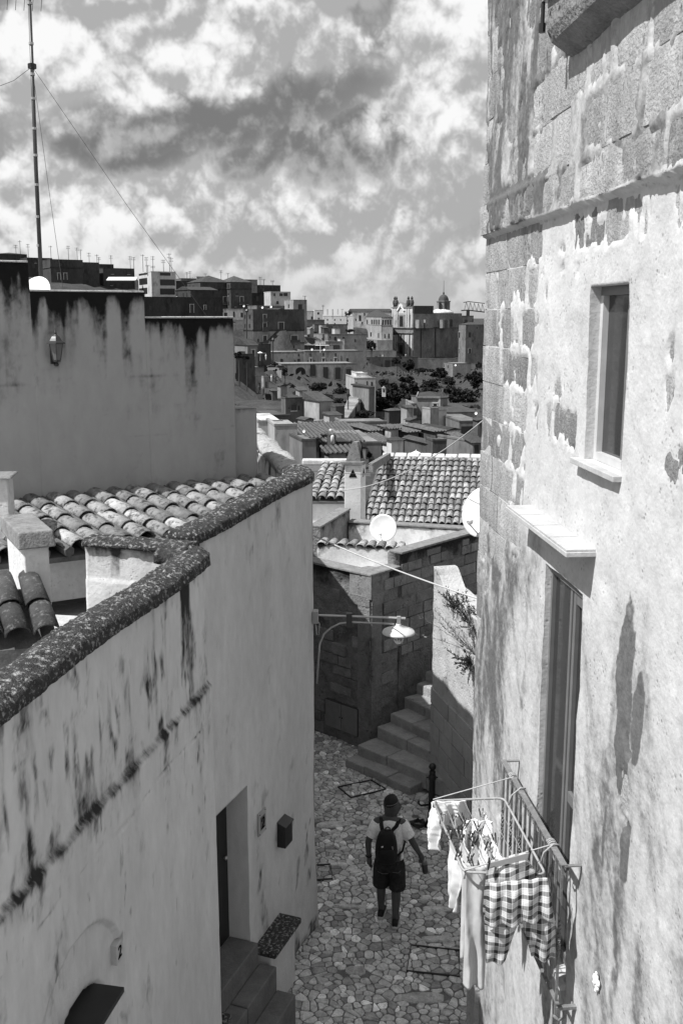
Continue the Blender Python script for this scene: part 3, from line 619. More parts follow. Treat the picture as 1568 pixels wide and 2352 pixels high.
# framed plate and mailbox
def on2(x, y, h=0): return at_plane(x, y, P2 + N2 * h, N2)
c = on2(602, 1888, .012); pl = thing('framed_plaque', 'pale framed plaque with dark figure beside black mailbox', 'plaque', c - Zv * .13)
MB().obox(c - U2 * .09 - Zv * .13 - N2 * .01, U2 * .18, N2 * .016, Zv * .26).build('backing', plain('plaque_white', .36, .5), pl)
for z in (-.115, .115):
    for u in (-.07, .07): MB().lathe(c + U2 * u + Zv * z + N2 * .006, [(.008, 0), (.006, .005)], 6, N2).build('screw', M_IRON, pl)
MB().obox(c - U2 * .055 - Zv * .075 + N2 * .007, U2 * .11, N2 * .003, Zv * .15).build('picture', plain('plaque_grey', .12, .5), pl)
m_ = MB(); m_.tube([c + U2 * u + Zv * z + N2 * .013 for u, z in ((-.03, .02), (-.02, .05), (.015, .055), (.03, .03), (.02, 0), (-.01, -.03), (-.035, -.06), (.03, -.055))], .008, 5); m_.build('figure', M_BLACK, pl)
c = on2(645, 1905, .0); mx_ = thing('mailbox', 'black metal mailbox with sloping lid on shaded wall', 'mailbox', c - Zv * .17)
q = c - U2 * .10 - Zv * .17 - N2 * .01
MB().extrude([q, q + N2 * .11, q + N2 * .11 + Zv * .26, q + Zv * .30], U2 * .20).build('box', M_IRON_B, mx_, bevel=.004)
MB().extrude([q + Zv * .302 - U2 * .01, q + N2 * .125 + Zv * .257 - U2 * .01, q + N2 * .125 + Zv * .267 - U2 * .01, q + Zv * .315 - U2 * .01], U2 * .22).build('lid', M_IRON, mx_)
MB().obox(q + N2 * .101 + U2 * .03 + Zv * .20, U2 * .14, N2 * .004, Zv * .02).build('slot', M_BLACK, mx_)
MB().lathe(q + N2 * .101 + U2 * .10 + Zv * .13, [(.010, 0), (.010, .006)], 8, N2).build('lock', M_DISH, mx_)
# wide parapet terrace behind wall 2
MB().prism([(P2 + U2 * -2.7 - N2 * .34)[:2], (P2 - N2 * .34 - U2 * .1)[:2], (EB - n_e * .34)[:2], (-6, 15.2), (-6, 9.4)], 0, CZ - 2.9).build('terrace', M_SLAB, house_b)
MB().prism([EB[:2], (EB + d_e * 3.2)[:2], (-6, 18.3), (-6, 15.2)], 0, CZ - 2.30).build('unseen_rear_block', M_SLAB, house_b)  # unseen extension, added and sized to cast its shadow on the corner house
MB().prism([(P1 - N1 * .32 - U1 * .02)[:2], R_end[:2], (-6, 9.4), (-6, 1.7), (P1 - U1 * 6.8 - N1 * .32)[:2]], 0, CZ - 2.70).build('terrace', M_SLAB, house_a)

# ---------------- tall plain house behind the tile roof
PB, UB, NB = plane_of((-1.22, 11.5), (0.87, 0.5))
house_c = thing('rendered_house', 'blank grey rendered house with stepped top and black drip stains', 'house', PB)
def stepz(u):
    p = [px(PB + UB * float(a) + Zv * CZ)[0] for a in u]; return p
def wall_c(u0, u1, ztop, seed, zbot=CZ - 4.0, fine=True):
    def d(u, z):
        t = ztop - z; n = fbm(u * 7, z * .35, 80, 5); n2 = fbm(u * 16, z * .5, 83, 4)
        q = 1.35 * np.exp(-t / .10) * (.55 + n) + .9 * sst(n + .10 * n2, .50, .68) * np.exp(-t / .50) + .30 * sst(n2, .55, .75) * np.exp(-t / 1.1)
        q = q + .20 * np.exp(-((z - (CZ - 1.25 + .05 * u + .02 * np.sin(u * 3))) / .012) ** 2) * sst(fbm(u * 3, z, 88, 3), .4, .6)
        q = q + .18 * np.exp(-((z - (CZ - 0.62 + .03 * u)) / .015) ** 2) * sst(fbm(u * 3, z, 89, 3), .45, .6) + .25 * sst(z, CZ - 1.7, CZ - 1.95) * fbm(u * 5, z * 4, 90, 4)
        return q + .20 * sst(fbm(u * 2, z * 1.0, 91, 5), .5, .72) + .12 * sst(fbm(u * 18, z * 12, 97, 4, .6), .62, .76) + .10 * sst(fbm(u * 3, z * 9, 98, 5, .6), .54, .70)
    return sheet('wall', PB, UB, NB, np.append(np.arange(u0, u1, .025), u1), np.append(np.arange(zbot, ztop, .025), ztop), None,
                 lambda u, z: (fbm(u * 1.2, z * 1.5, 93, 4) - .5) * .03 + (fbm(u * 12, 0 * z, 94, 3) - .5) * .02 * (z > ztop - .03), d, M_PLASTER_B, house_c, (), back=.5)
def ub(x, y): return plane_uv(x, y, PB, UB, NB)
uA = ub(67, 640)[0]; zA = ub(40, 603)[1]; uBb = ub(332, 700)[0]; zB = ub(200, 671)[1]; zC = ub(430, 731)[1]; uE = ub(537, 800)[0]
wall_c(-6.0, uA, zA, 1); wall_c(uA, uBb, zB, 2); wall_c(uBb, uE, zC, 3)
zF = ub(560, 940)[1]; P_x = PB + UB * uE - NB * .10
def dxx(u, z): return .5 * np.exp(-np.maximum(zF - z, 0) / .03) + .15 * fbm(u * 5, z, 95, 4)
uX = (at_plane(591, 1000, P_x, NB) - PB).dot(UB)
sheet('wall', PB - NB * .06, UB, NB, np.arange(uE, uX, .03), np.append(np.arange(CZ - 4, zF, .04), zF), None, lambda u, z: (fbm(u * 2, z * 2, 96, 3) - .5) * .02, dxx, M_PLASTER_B, house_c, (), back=.4)
capm = mat('pale_wall_cap', .5, var=.4, scale=9, bump=.6, speck=.6, speck_c=.1, speck_scale=14)
for a, b, z in ((-6.0, uA, zA), (uA, uBb, zB), (uBb, uE, zC)):
    MB().obox(PB + UB * a + NB * .012 + Zv * (z + .002), UB * (b - a - .002), -NB * .34, Zv * .018).build('wall_cap', capm, house_c, bevel=.006)
MB().prism([(PB - UB * 6 - NB * .52)[:2], (PB + UB * (uE - .1) - NB * .52)[:2], (PB + UB * (uE - .1) - NB * 4)[:2], (PB - UB * 6 - NB * 5)[:2]], 0, zB - .55).build('house_core', M_PLASTER_B, house_c)
# lantern on this wall
c = at_plane(130, 803, PB + NB * .13, NB); c.z -= 0.0
lan = thing('wall_lantern', 'black glazed coach lantern on blank grey wall', 'lantern', c - Zv * .17); s = 1.05
ML = plain('lantern_metal', .03, .35, .5); MLG = plain('lantern_glass', .14, .1, .5)
MB().obox(c - NB * .15 - UB * .035 - Zv * .15, UB * .07, NB * .03, Zv * .16).build('back_plate', ML, lan)
MB().tube([c - NB * .13 - Zv * .10, c - NB * .10 - Zv * .16, c - NB * .05 - Zv * .165, c - Zv * .12], .011, 6).build('arm', ML, lan, True)
MB().lathe(c - Zv * .12, [(.012, -.05), (.02, -.03), (.008, -.01), (.045, 0), (.045, .012)], 6).build('base', ML, lan)
MB().lathe(c - Zv * .105, [(.043, 0), (.075, .165)], 6).build('glass', MLG, lan)
for k in range(6):
    a = k * math.pi / 3; ax_ = Zv.orthogonal().normalized(); ay_ = Zv.cross(ax_); dd = ax_ * math.cos(a) + ay_ * math.sin(a)
    MB().tube([c - Zv * .105 + dd * .045, c + Zv * .06 + dd * .077], .005, 4).build('bar', ML, lan)
MB().lathe(c + Zv * .06, [(.108, 0), (.105, .012), (.07, .03), (.055, .055), (.042, .075), (.030, .080), (.012, .095), (.016, .112), (.004, .14)], 6).build('roof', ML, lan)
# mast with guy wires and the dish behind the parapet
base = at_Y(93, 645, 13.2); top = at_Y(67, -40, 13.2); mast = thing('antenna_mast', 'tall thin aerial mast with guy wires above the blank house', 'antenna', base - Zv * .5)
MB().tube([base - Zv * 1.2, base.lerp(top, .4), top], [.030, .026, .020], 8).build('pole', plain('mast_steel', .06, .4, .5, .4), mast, True)
for t in (.12, .22, .33, .43, .52, .62, .70, .80, .93): q = base.lerp(top, t); MB().tube([q, q + (top - base).normalized() * .03], .031, 8).build('collar', M_GALV, mast)
jn = base.lerp(top, .729); MB().lathe(jn, [(.03, -.03), (.055, -.02), (.055, .03), (.03, .04)], 8).build('clamp', M_IRON_B, mast)
q = base.lerp(top, .955); MB().tube([q + Vector((-.55, .1, .05)), q + Vector((.20, -.05, -.02))], .008, 5).build('boom', M_IRON, mast)
for k in range(7): p_ = q + Vector((-.5 + k * .11, .09 - k * .02, .045 - k * .01)); MB().tube([p_ + Vector((.02, .0, .16)), p_ - Vector((.02, 0, .16))], .004, 4).build('element', M_IRON, mast)
for tgt, nm in ((at_Y(-20, 205, 11), 'g'), (at_Y(489, 746, 13.6), 'g'), (at_Y(149, 690, 13.0), 'g')):
    MB().tube([jn, jn.lerp(tgt, .5) - Zv * .04, tgt], .0032 if nm else .003, 4).build('guy_wire', M_CABLE_D, mast)
dish('satellite_dish', 'pale satellite dish rising behind stepped parapet beside aerial mast', at_Y(82, 690, 12.3), .29, (-0.5, -.8, .45))
# ================================================================== roof tiles
def tile_mesh(name, L_=.42, r0=.098, r1=.080, th=.014, k=7):
    m_ = MB(); vs = []
    for (y, r) in ((0, r0), (L_, r1)):
        for q in (r, r - th):
            for j in range(k): a = math.pi * j / (k - 1); vs.append((-q * math.cos(a), y, q * math.sin(a) * .80))
    o = lambda e, s, j: e * 2 * k + s * k + j
    fs = []
    for j in range(k - 1):
        fs += [(o(0, 0, j), o(0, 0, j + 1), o(1, 0, j + 1), o(1, 0, j)), (o(0, 1, j + 1), o(0, 1, j), o(1, 1, j), o(1, 1, j + 1)),
               (o(0, 0, j + 1), o(0, 0, j), o(0, 1, j), o(0, 1, j + 1)), (o(1, 0, j), o(1, 0, j + 1), o(1, 1, j + 1), o(1, 1, j))]
    for j in (0, k - 1): fs.append((o(0, 0, j), o(1, 0, j), o(1, 1, j), o(0, 1, j)) if j == 0 else (o(1, 0, j), o(0, 0, j), o(0, 1, j), o(1, 1, j)))
    m_.add(vs, fs); me = m_.mesh(name, True); me.materials.append(M_TILE); return me
TILE = tile_mesh('roof_tile')
def tiles(parent, o, along, down, n_cols, rows, pitch, run, rnd, name='roof_tile', keep=None, scale=1.0, me=None):
    """cover tiles: o is the top-left corner, columns step by `along`, tiles run down the slope"""
    along = Vector(along).normalized(); down = Vector(down).normalized(); nz = along.cross(down).normalized(); nz = nz if nz.z > 0 else -nz
    cnt = 0
    for i in range(n_cols):
        for j in range(rows - 1, -1, -1):
            p = Vector(o) + along * (pitch * (i + .5)) + down * (run * (j + 1)) + nz * .035
            if keep and not keep(p): continue
            up = -down; rt = up.cross(nz); sc = scale * rnd.uniform(.95, 1.05)
            tilt = up + nz * -.045; tilt.normalize(); q = rt.cross(tilt).normalized()
            mx = Matrix((rt * sc, tilt * sc, q * sc)).transposed().to_4x4()
            mx = Matrix.Translation(p + rt * rnd.uniform(-.010, .010) + up * rnd.uniform(-.015, .015) + nz * .03) @ mx @ Matrix.Rotation(rnd.uniform(-.04, .04), 4, 'Z')
            ob = bpy.data.objects.new(name, me or TILE); COL.objects.link(ob); ob.parent = parent; ob.matrix_parent_inverse = parent_inv(parent); ob.matrix_basis = mx; cnt += 1
    return cnt
rt_ = random.Random(9)
# ---------------- little tile roof on the left terrace
lean = thing('tiled_lean_to', 'small lean-to roof of curved mottled tiles against the blank grey house', 'roof', PB + UB * -1.5 + NB * .6 + Vector((0, 0, CZ - 2.7)))
dn = Vector((0.72, -0.69, -0.21)); zt = CZ - 1.95
o_t = PB + UB * -3.6 + NB * .01 + Zv * zt
behind = lambda p: (p - P2).dot(N2) < -.30
tiles(lean, o_t, UB, dn, 18, 4, .225, .335, rt_, keep=behind)
bed = MB(); a0 = o_t - Zv * .02; a1 = PB + UB * .55 + NB * .02 + Zv * (zt - .02); dd = dn.normalized() * 1.36
poly_b = [a0, a1, a1 + dd, a0 + dd]; cut = []
for i in range(4):
    a, b = poly_b[i], poly_b[(i + 1) % 4]; fa_, fb_ = (a - P2).dot(N2) + .36, (b - P2).dot(N2) + .36
    if fa_ <= 0: cut.append(a)
    if fa_ * fb_ < 0: cut.append(a.lerp(b, fa_ / (fa_ - fb_)))
bed.extrude(cut, Vector((0, 0, -.05))); bed.build('roof_bed', M_BED, lean)
# channel tiles between the covers
ch = MB(); dnu = dn.normalized(); nzr = UB.cross(dnu).normalized(); nzr = nzr if nzr.z > 0 else -nzr
for i in range(18):
    c0 = o_t + UB * (.225 * (i + 1)) + nzr * .02
    L_ = 1.38
    while L_ > .1 and (c0 + dnu * L_ - P2).dot(N2) > -.40: L_ -= .05
    if L_ > .1: ch.tube([c0 + nzr * .012, c0 + dnu * L_ + nzr * .012], .055, 6)
ch.build('channel_tiles', M_BED, lean)
# low white wall under its eave
e0 = PB + UB * -3.6 + dn * (1.20 / dn.length); e0.z = 0; 
Le = 4.2
while (e0 + UB * Le - P2).dot(N2) > -.40: Le -= .05
MB().obox(e0 + Zv * (CZ - 2.72), UB * Le, Vector((-.2, .2, 0)), Zv * .47).build('eave_wall', M_WHITE, lean)
# ---------------- pillars and a few tiles at the left edge of the terrace
def pillar(name, label, xpx, yref, Y, w, d, z0, z1, cap, ang):
    c = at_Y(xpx, yref, Y); c.z = z0; t = thing(name, label, 'chimney', c)
    a = Vector((math.cos(ang), math.sin(ang), 0)); b = Vector((-a.y, a.x, 0))
    MB().obox(c, a * w, b * d, Zv * (z1 - z0)).build('shaft', M_WHITE, t, bevel=.01)
    o = c - a * .05 - b * .05 + Zv * (z1 - z0 + .001); A_, B_ = a * (w + .1), b * (d + .1)
    cp_ = MB(); cp_.hexa([o, o + A_, o + A_ + B_, o + B_, o + A_ * .04 + B_ * .04 + Zv * cap, o + A_ * .96 + B_ * .04 + Zv * cap, o + A_ * .96 + B_ * .96 + Zv * cap, o + A_ * .04 + B_ * .96 + Zv * cap])
    cp_.build('cap', capl, t, bevel=.012); return t
capl = mat('lichen_slab', .20, var=.45, scale=10, bump=.8, bscale=50, speck=.6, speck_c=.05, speck_scale=16)
pillar('chimney_pillar', 'square plastered pillar with thick slab cap behind the coping', 64, 1400, 7.55, .19, .75, CZ - 2.7, CZ - 1.78, .13, math.radians(28))
pillar('chimney_pillar', 'slim plastered pillar rising behind the slab-capped one', -26, 1180, 9.2, .19, .3, CZ - 2.7, CZ - 1.50, .02, math.radians(8))
TILE_D = TILE.copy(); TILE_D.materials.clear(); TILE_D.materials.append(mat('lichen_shade_tile', .06, var=.6, scale=14, bump=.6, bscale=60, rnd=.3, speck=.5, speck_c=.25, speck_scale=22, speck_t=.56))  # lichened tiles, darkened further so their colour carries the pillar's shade
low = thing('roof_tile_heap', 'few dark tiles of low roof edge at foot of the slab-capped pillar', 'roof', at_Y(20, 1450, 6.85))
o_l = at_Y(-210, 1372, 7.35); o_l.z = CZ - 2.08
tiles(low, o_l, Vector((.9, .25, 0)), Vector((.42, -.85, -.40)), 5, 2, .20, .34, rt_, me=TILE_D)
MB().extrude([o_l - Zv * .03, o_l + Vector((.9, .25, 0)) * 1.05 - Zv * .03, o_l + Vector((.9, .25, 0)) * 1.05 + Vector((.42, -.85, -.40)) * .7 - Zv * .03, o_l + Vector((.42, -.85, -.40)) * .7 - Zv * .03], Vector((0, 0, -.6))).build('roof_bed', M_BED, low)

# ================================================================== corner house at the end of the alley
Kc = Vector((.506, 16.5, 0)); Lc = Vector((-.486, 17.4, 0)); Mc = Vector((1.05, 17.1, 0)); Nc = Vector((2.55, 18.8, 0))
dL = (Lc - Kc).normalized(); nL = Vector((-dL.y, dL.x, 0)); nL = nL if nL.y < 0 else -nL
dR = (Nc - Kc).normalized(); nRt = Vector((dR.y, -dR.x, 0)); nRt = nRt if nRt.y < 0 else -nRt
house_d = thing('masonry_house', 'dark old masonry house with stepped terraces beside the stone stairs', 'house', Kc)
zt1 = CZ - 4.39; zt2 = CZ - 4.14
def rub_h(u, z): return (fbm(u * 4, z * 4, 101, 5) - .5) * .09 + (fbm(u * 14, z * 14, 103, 3) - .5) * .03
def rub_d(zt): return lambda u, z: 1.1 * np.exp(-np.maximum(zt - z, 0) / .28) * (.4 + fbm(u * 5, z * .9, 104, 4)) + .5 * sst(fbm(u * 2.2, z * 2, 105, 5), .48, .66)
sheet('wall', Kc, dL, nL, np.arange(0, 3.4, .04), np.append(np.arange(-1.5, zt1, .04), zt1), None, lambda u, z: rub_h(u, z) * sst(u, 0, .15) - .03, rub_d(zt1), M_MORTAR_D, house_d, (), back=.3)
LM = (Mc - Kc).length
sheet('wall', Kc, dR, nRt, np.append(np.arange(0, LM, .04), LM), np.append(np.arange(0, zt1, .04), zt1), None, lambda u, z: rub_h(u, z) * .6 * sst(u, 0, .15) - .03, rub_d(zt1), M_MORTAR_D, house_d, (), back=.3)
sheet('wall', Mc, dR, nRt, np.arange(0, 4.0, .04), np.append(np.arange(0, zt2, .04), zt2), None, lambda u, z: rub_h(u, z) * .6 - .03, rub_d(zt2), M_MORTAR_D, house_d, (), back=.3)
# ashlar blocks proud of the rubble
rb = random.Random(21)
def ashlar(O, d, n, u0, u1, z0, z1, skip, mt, parent, hh=(.17, .27), ll=(.22, .55), prob=1.0, pr=(-.012, .018)):
    z = z0; cnt = 0
    while z < z1 - .1:
        h = min(rb.uniform(*hh), z1 - z); u = u0 - rb.uniform(0, .3)
        while u < u1:
            l = rb.uniform(*ll); a, b = max(u, u0), min(u + l, u1)
            if b - a > .1 and rb.random() < prob and not (skip and skip((a + b) / 2, z + h / 2)):
                g = .008; pp = rb.uniform(*pr); m_ = MB()
                o = Vector(O) + d * (a + g) + Zv * (z + g) - n * .12; m_.obox(o, d * (b - a - 2 * g), n * (.12 + pp), Zv * (h - 2 * g)); m_.build('stone_block', mt, parent, bevel=.008); cnt += 1
            u += l
        z += h
    return cnt
pan = [at_plane(x, y, Kc, nL) for x, y in ((749, 1601), (823, 1628), (823, 1687), (749, 1667))]
pu = sorted((p - Kc).dot(dL) for p in pan); pz = sorted(p.z for p in pan); PA = (pu[0], pu[-1], pz[0] + .02, pz[-1] - .02)
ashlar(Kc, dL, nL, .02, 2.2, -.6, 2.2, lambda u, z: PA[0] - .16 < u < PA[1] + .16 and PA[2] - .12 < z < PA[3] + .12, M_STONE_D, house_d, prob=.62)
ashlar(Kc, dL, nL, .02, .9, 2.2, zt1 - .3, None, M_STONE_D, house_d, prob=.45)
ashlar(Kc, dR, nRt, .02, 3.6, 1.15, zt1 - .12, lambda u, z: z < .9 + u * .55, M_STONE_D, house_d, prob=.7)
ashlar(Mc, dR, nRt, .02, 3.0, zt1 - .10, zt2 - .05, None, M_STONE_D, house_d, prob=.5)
# sheet-metal hatch with two leaves
hat = MB().obox(Kc + dL * PA[0] + nL * -.05 + Zv * PA[2], dL * (PA[1] - PA[0]), nL * .068, Zv * (PA[3] - PA[2])).build('meter_hatch', M_IRON, house_d)
mid_ = (PA[0] + PA[1]) / 2; mh = plain('hatch_paint', .19, .6)
for a, b in ((PA[0] + .012, mid_ - .006), (mid_ + .006, PA[1] - .012)):
    MB().obox(Kc + dL * a + nL * .019 + Zv * (PA[2] + .012), dL * (b - a), nL * .012, Zv * (PA[3] - PA[2] - .024)).build('hatch_leaf', mh, hat)
for s in (-.03, .03): MB().lathe(Kc + dL * (mid_ + s) + nL * .031 + Zv * (PA[2] + PA[3]) / 2, [(.012, 0), (.012, .008)], 6, nL).build('latch', M_BLACK, hat)
# parapet tops, terrace floor, inner walls
for O, d, n, l, z in ((Kc, dL, nL, 3.4, zt1), (Kc, dR, nRt, LM - .002, zt1), (Mc, dR, nRt, 4.0, zt2)):
    MB().obox(O + Zv * (z + .002) + n * .02, d * l, -n * .30, Zv * .045).build('parapet_cap', capl, house_d, bevel=.012)
MB().prism([(Kc + (nL + nRt) * .012)[:2], (Kc + dL * .5 - nL * .01)[:2], (Kc - (nL + nRt) * .42)[:2], (Kc + dR * .5 - nRt * .01)[:2]], zt1 - .4, zt1 + .050).build('parapet_cap', capl, house_d)
fl_ = Kc - (nL + nRt) * .33
MB().prism([fl_[:2], (Lc + dL * 2 - nL * .32)[:2], (-2.6, 22.5), (4.5, 22.5), (Nc + dR * 1.0 - nRt * .32)[:2]], 0, CZ - 4.66).build('terrace', M_WHITE, house_d)
def wall_seg(name, a, b, th, z0, z1, mt, parent, capm_=None, seed=0, dirt=None):
    a, b = Vector(a), Vector(b); a.z = b.z = 0; d = (b - a).normalized(); n = Vector((d.y, -d.x, 0)); n = n if n.y < 0 else -n
    o = sheet(name, a, d, n, np.append(np.arange(0, (b - a).length, .05), (b - a).length), np.append(np.arange(z0, z1, .05), z1), None,
          lambda u, z: (fbm(u * 3, z * 3, 111 + seed, 4) - .5) * .04, dirt or (lambda u, z: .9 * np.exp(-np.maximum(z1 - z, 0) / .07) * fbm(u * 8, z, 112, 4) * 1.4 + .5 * sst(fbm(u * 3, z * 2, 113 + seed, 5), .5, .7)), mt, parent, (), back=th)
    if capm_: MB().obox(a + n * .025 + Zv * (z1 + .002), d * (b - a).length, -n * (th + .04), Zv * .04).build('wall_cap', capm_, parent, bevel=.01)
    return d, n
# inner white wall with a row of tile ends along its top
ia, ib = at_Y(728, 1256, 18.2), at_Y(925, 1262, 17.8); di, ni = wall_seg('inner_wall', ia, ib, .25, CZ - 4.7, CZ - 4.20, M_WHITE, house_d, None, 3)
ia.z = 0
for k in range(9):
    ob = bpy.data.objects.new('ridge_tile', TILE); COL.objects.link(ob); ob.parent = house_d; ob.matrix_parent_inverse = parent_inv(house_d)
    p = ia + di * (.09 + k * .185) + Zv * (CZ - 4.205) + ni * .04; rt2 = di; up2 = -ni
    ob.matrix_basis = Matrix.Translation(p) @ Matrix((rt2 * .9, (up2 * .9 + Zv * .08), Zv * .8)).transposed().to_4x4() @ Matrix.Rotation(rb.uniform(-.08, .08), 4, 'Z')
# dark diagonal wall at left and second terrace parapet
wall_seg('side_wall', at_Y(735, 1180, 18.6), at_Y(803, 1175, 20.4), .22, CZ - 4.7, CZ - 3.98, M_MORTAR_D, house_d, capl, 5)
wall_seg('rear_parapet', at_Y(800, 1205, 20.2), at_Y(1140, 1225, 19.3), .22, CZ - 4.9, CZ - 4.21, M_WHITE, house_d, capl, 6)
dish('satellite_dish', 'round white satellite dish standing on the terrace below the tiled roof', at_Y(881, 1213, 19.2), .275, (-0.35, -1, .25))

# ================================================================== house with the big tiled roof
house_e = thing('tiled_house', 'house with broad pale tiled roof and square chimney beyond the terraces', 'house', at_Y(960, 1210, 21.9) * 1.0)
eL = at_Y(832, 1198, 21.8); eR = at_Y(1135, 1216, 21.4); zE = CZ - 4.58
eL.z = eR.z = zE; al = (eR - eL).normalized(); ridge = at_Y(878, 1052, 25.6); dwn = (eL - ridge); run_ = dwn.length / 12
ncol = 19; pit = (eR - eL).length / ncol
tiles(house_e, ridge, al, dwn, ncol, 12, pit, run_, rt_, scale=pit / .205)
nzE = al.cross(dwn.normalized()); nzE = nzE if nzE.z > 0 else -nzE
MB().extrude([ridge, ridge + al * (eR - eL).length, eL + al * (eR - eL).length, eL], -nzE * .06).build('roof_bed', M_BED, house_e)
ch = MB()
for i in range(ncol + 1):
    c0 = ridge + al * pit * i + nzE * .015; ch.tube([c0, c0 + dwn], .05, 5)
ch.build('channel_tiles', M_BED, house_e)
n_ = 9
for k in range(n_):      # pale mortared ridge
    a = ridge + al * ((eR - eL).length * k / n_); MB().obox(a - dwn.normalized() * -.10 + nzE * .0, al * ((eR - eL).length / n_ - .02), -dwn.normalized() * .24, nzE * (.10 + rt_.uniform(0, .02))).build('ridge_tile', capm, house_e, bevel=.03)
w_ = eL + Vector((0, .25, 0)); 
MB().prism([(eL + Vector((.05, .2, 0)))[:2], (eR + Vector((0, .2, 0)))[:2], (eR + Vector((.6, 4.0, 0)))[:2], (ridge + Vector((.0, .1, 0)))[:2]], 0, zE - .12).build('wall', M_STONE_D, house_e)
# chimney with pierced triangular vents and prism top
cz_ = CZ - 4.62; cc = at_Y(790.5, 1205, 20.6); cc.z = cz_; cw = at_Y(829, 1205, 20.6).x - cc.x; ch_top = at_Y(810, 1068, 20.6).z
ca = Vector((1, -.02, 0)).normalized(); cb = Vector((.30, 1, 0)).normalized()
chim = thing('chimney', 'square plastered chimney with triangular vents and pointed top before tiled roof', 'chimney', cc)
M_CHIM = mat('chimney_plaster', .60, var=.22, scale=4, bump=.5, bscale=30, pits=.4)
MB().obox(cc, ca * cw, cb * cw, Zv * (ch_top - cz_)).build('shaft', M_CHIM, chim, bevel=.012)
MB().obox(cc - ca * .05 - cb * .05 + Zv * (ch_top - cz_ + .001), ca * (cw + .1), cb * (cw + .1), Zv * .07).build('cap', capl, chim, bevel=.01)
b0 = cc + Zv * (ch_top - cz_ + .072); h_ = .40
MB().hexa([b0 + ca * .02 + cb * .03, b0 + ca * (cw - .02) + cb * .03, b0 + ca * (cw - .02) + cb * (cw - .03), b0 + ca * .02 + cb * (cw - .03),
           b0 + ca * (cw * .42) + cb * .06 + Zv * h_, b0 + ca * (cw * .70) + cb * .06 + Zv * h_, b0 + ca * (cw * .70) + cb * (cw * .8) + Zv * h_, b0 + ca * (cw * .42) + cb * (cw * .8) + Zv * h_]).build('hood', capl, chim)
def tri(c, u, n, w, h, nm='vent'): MB().extrude([c - u * w / 2, c + u * w / 2, c + Zv * h], n * .012).build(nm, M_BLACK, chim)
nf = Vector((-ca.y, ca.x, 0)); nf = nf if nf.y < 0 else -nf; ns = Vector((cb.y, -cb.x, 0)); ns = ns if ns.x > 0 else -ns
tri(cc + ca * cw * .5 + Zv * (ch_top - cz_ - .26) + nf * -.004, ca, nf, .17, .17); tri(cc + ca * cw + cb * cw * .5 + Zv * (ch_top - cz_ - .26) - ns * .004, cb, ns, .17, .17)
tri(b0 + ca * (cw * .82) + cb * cw * .5 + Zv * .02 + ns * .02, cb, ns, .2, .30)
MB().tube([cc + ca * cw + cb * .12 + Zv * (ch_top - cz_ - .22), cc + ca * (cw + .16) + cb * .12 + Zv * (ch_top - cz_ - .22)], .03, 8).build('pipe', M_FRAMEL, chim)
# the smaller roof left of the chimney
house_f = thing('tiled_house', 'small tiled roof and lit wall left of the vented chimney', 'house', at_Y(740, 1200, 21.5))
fL = at_Y(706, 1152, 21.6); fr = at_Y(740, 1066, 24.6); dw2 = fL - fr
tiles(house_f, fr, Vector((1, 0, 0)), dw2, 5, 9, .20, dw2.length / 9, rt_)
nzF = Vector((1, 0, 0)).cross(dw2.normalized()); nzF = nzF if nzF.z > 0 else -nzF
MB().extrude([fr - Vector((.5, 0, 0)), fr + Vector((1.0, 0, 0)), fL + Vector((1.0, 0, 0)), fL - Vector((.5, 0, 0))], -nzF * .06).build('roof_bed', M_BED, house_f)
MB().obox(fr - Vector((.5, .1, .02)), Vector((1.5, 0, 0)), Vector((0, .3, 0)), Zv * .14).build('ridge_tile', capm, house_f, bevel=.03)
MB().obox(Vector((fL.x - .6, fL.y + .12, 0)), Vector((1.6, 0, 0)), Vector((0, 2.8, 0)), Zv * (fL.z - .06)).build('wall', M_WHITE, house_f)
ga, gb = at_Y(846, 1064, 22.6), at_Y(888, 1040, 25.4); MB().extrude([ga, gb, gb - Zv * .16, ga - Zv * .20], (.10, -.04, 0)).build('gable_parapet', M_MORTAR_D, house_e)

# ================================================================== stone stairs
dU = Vector((.66, .75, 0)).normalized(); dE = Vector((dU.y, -dU.x, 0))
stairs = thing('stone_staircase', 'worn broad stone stairs climbing between masonry house and pale wall', 'stairs', at_Z(868, 1790, 0))
pts = [((793, 1741), (942, 1808), .155), ((821, 1710), (986, 1780), .33), ((866, 1668), (1010, 1735), .53), ((897, 1637), (1010, 1690), .71), ((928, 1601), (1010, 1640), .89), ((956, 1570), (1010, 1590), 1.07), ((975, 1543), (1020, 1560), 1.25), ((990, 1520), (1030, 1535), 1.43)]
edge = []
for (a, b, z) in pts:
    pa, pb = at_Z(a[0], a[1], z), at_Z(b[0], b[1], z); edge.append((pa, pb, z))
for k, (pa, pb, z) in enumerate(edge):
    pa2 = pa.copy(); pb2 = pb + (pb - pa).normalized() * (.0 if k == 0 else .6)
    dpt = 1.6 if k > 0 else .75; z0 = z - .30 if k else -.05
    n_st = 3 if k < 2 else 3; d = (pb2 - pa2); d.z = 0; nn = d.normalized(); fw = Vector((-nn.y, nn.x, 0)); fw = fw if fw.y > 0 else -fw
    cuts = [0, .34 + rb.uniform(-.05, .05), .68 + rb.uniform(-.05, .05), 1]
    for i in range(3):
        a = pa2 + d * cuts[i]; ln = d * (cuts[i + 1] - cuts[i]) - nn * .006; jt = rb.uniform(-.012, .012)
        o = Vector((a.x, a.y, z0)) + fw * rb.uniform(-.02, .02)
        MB().obox(o, ln, fw * (.42 if i != 9 else .4), Zv * (z - z0 + jt)).build('step', M_STEP, stairs, bevel=.022)
    MB().obox(Vector((pa2.x, pa2.y, z0)) + fw * .40, d, fw * dpt * .5, Zv * (z - z0 - .02)).build('tread_fill', M_STEP, stairs)
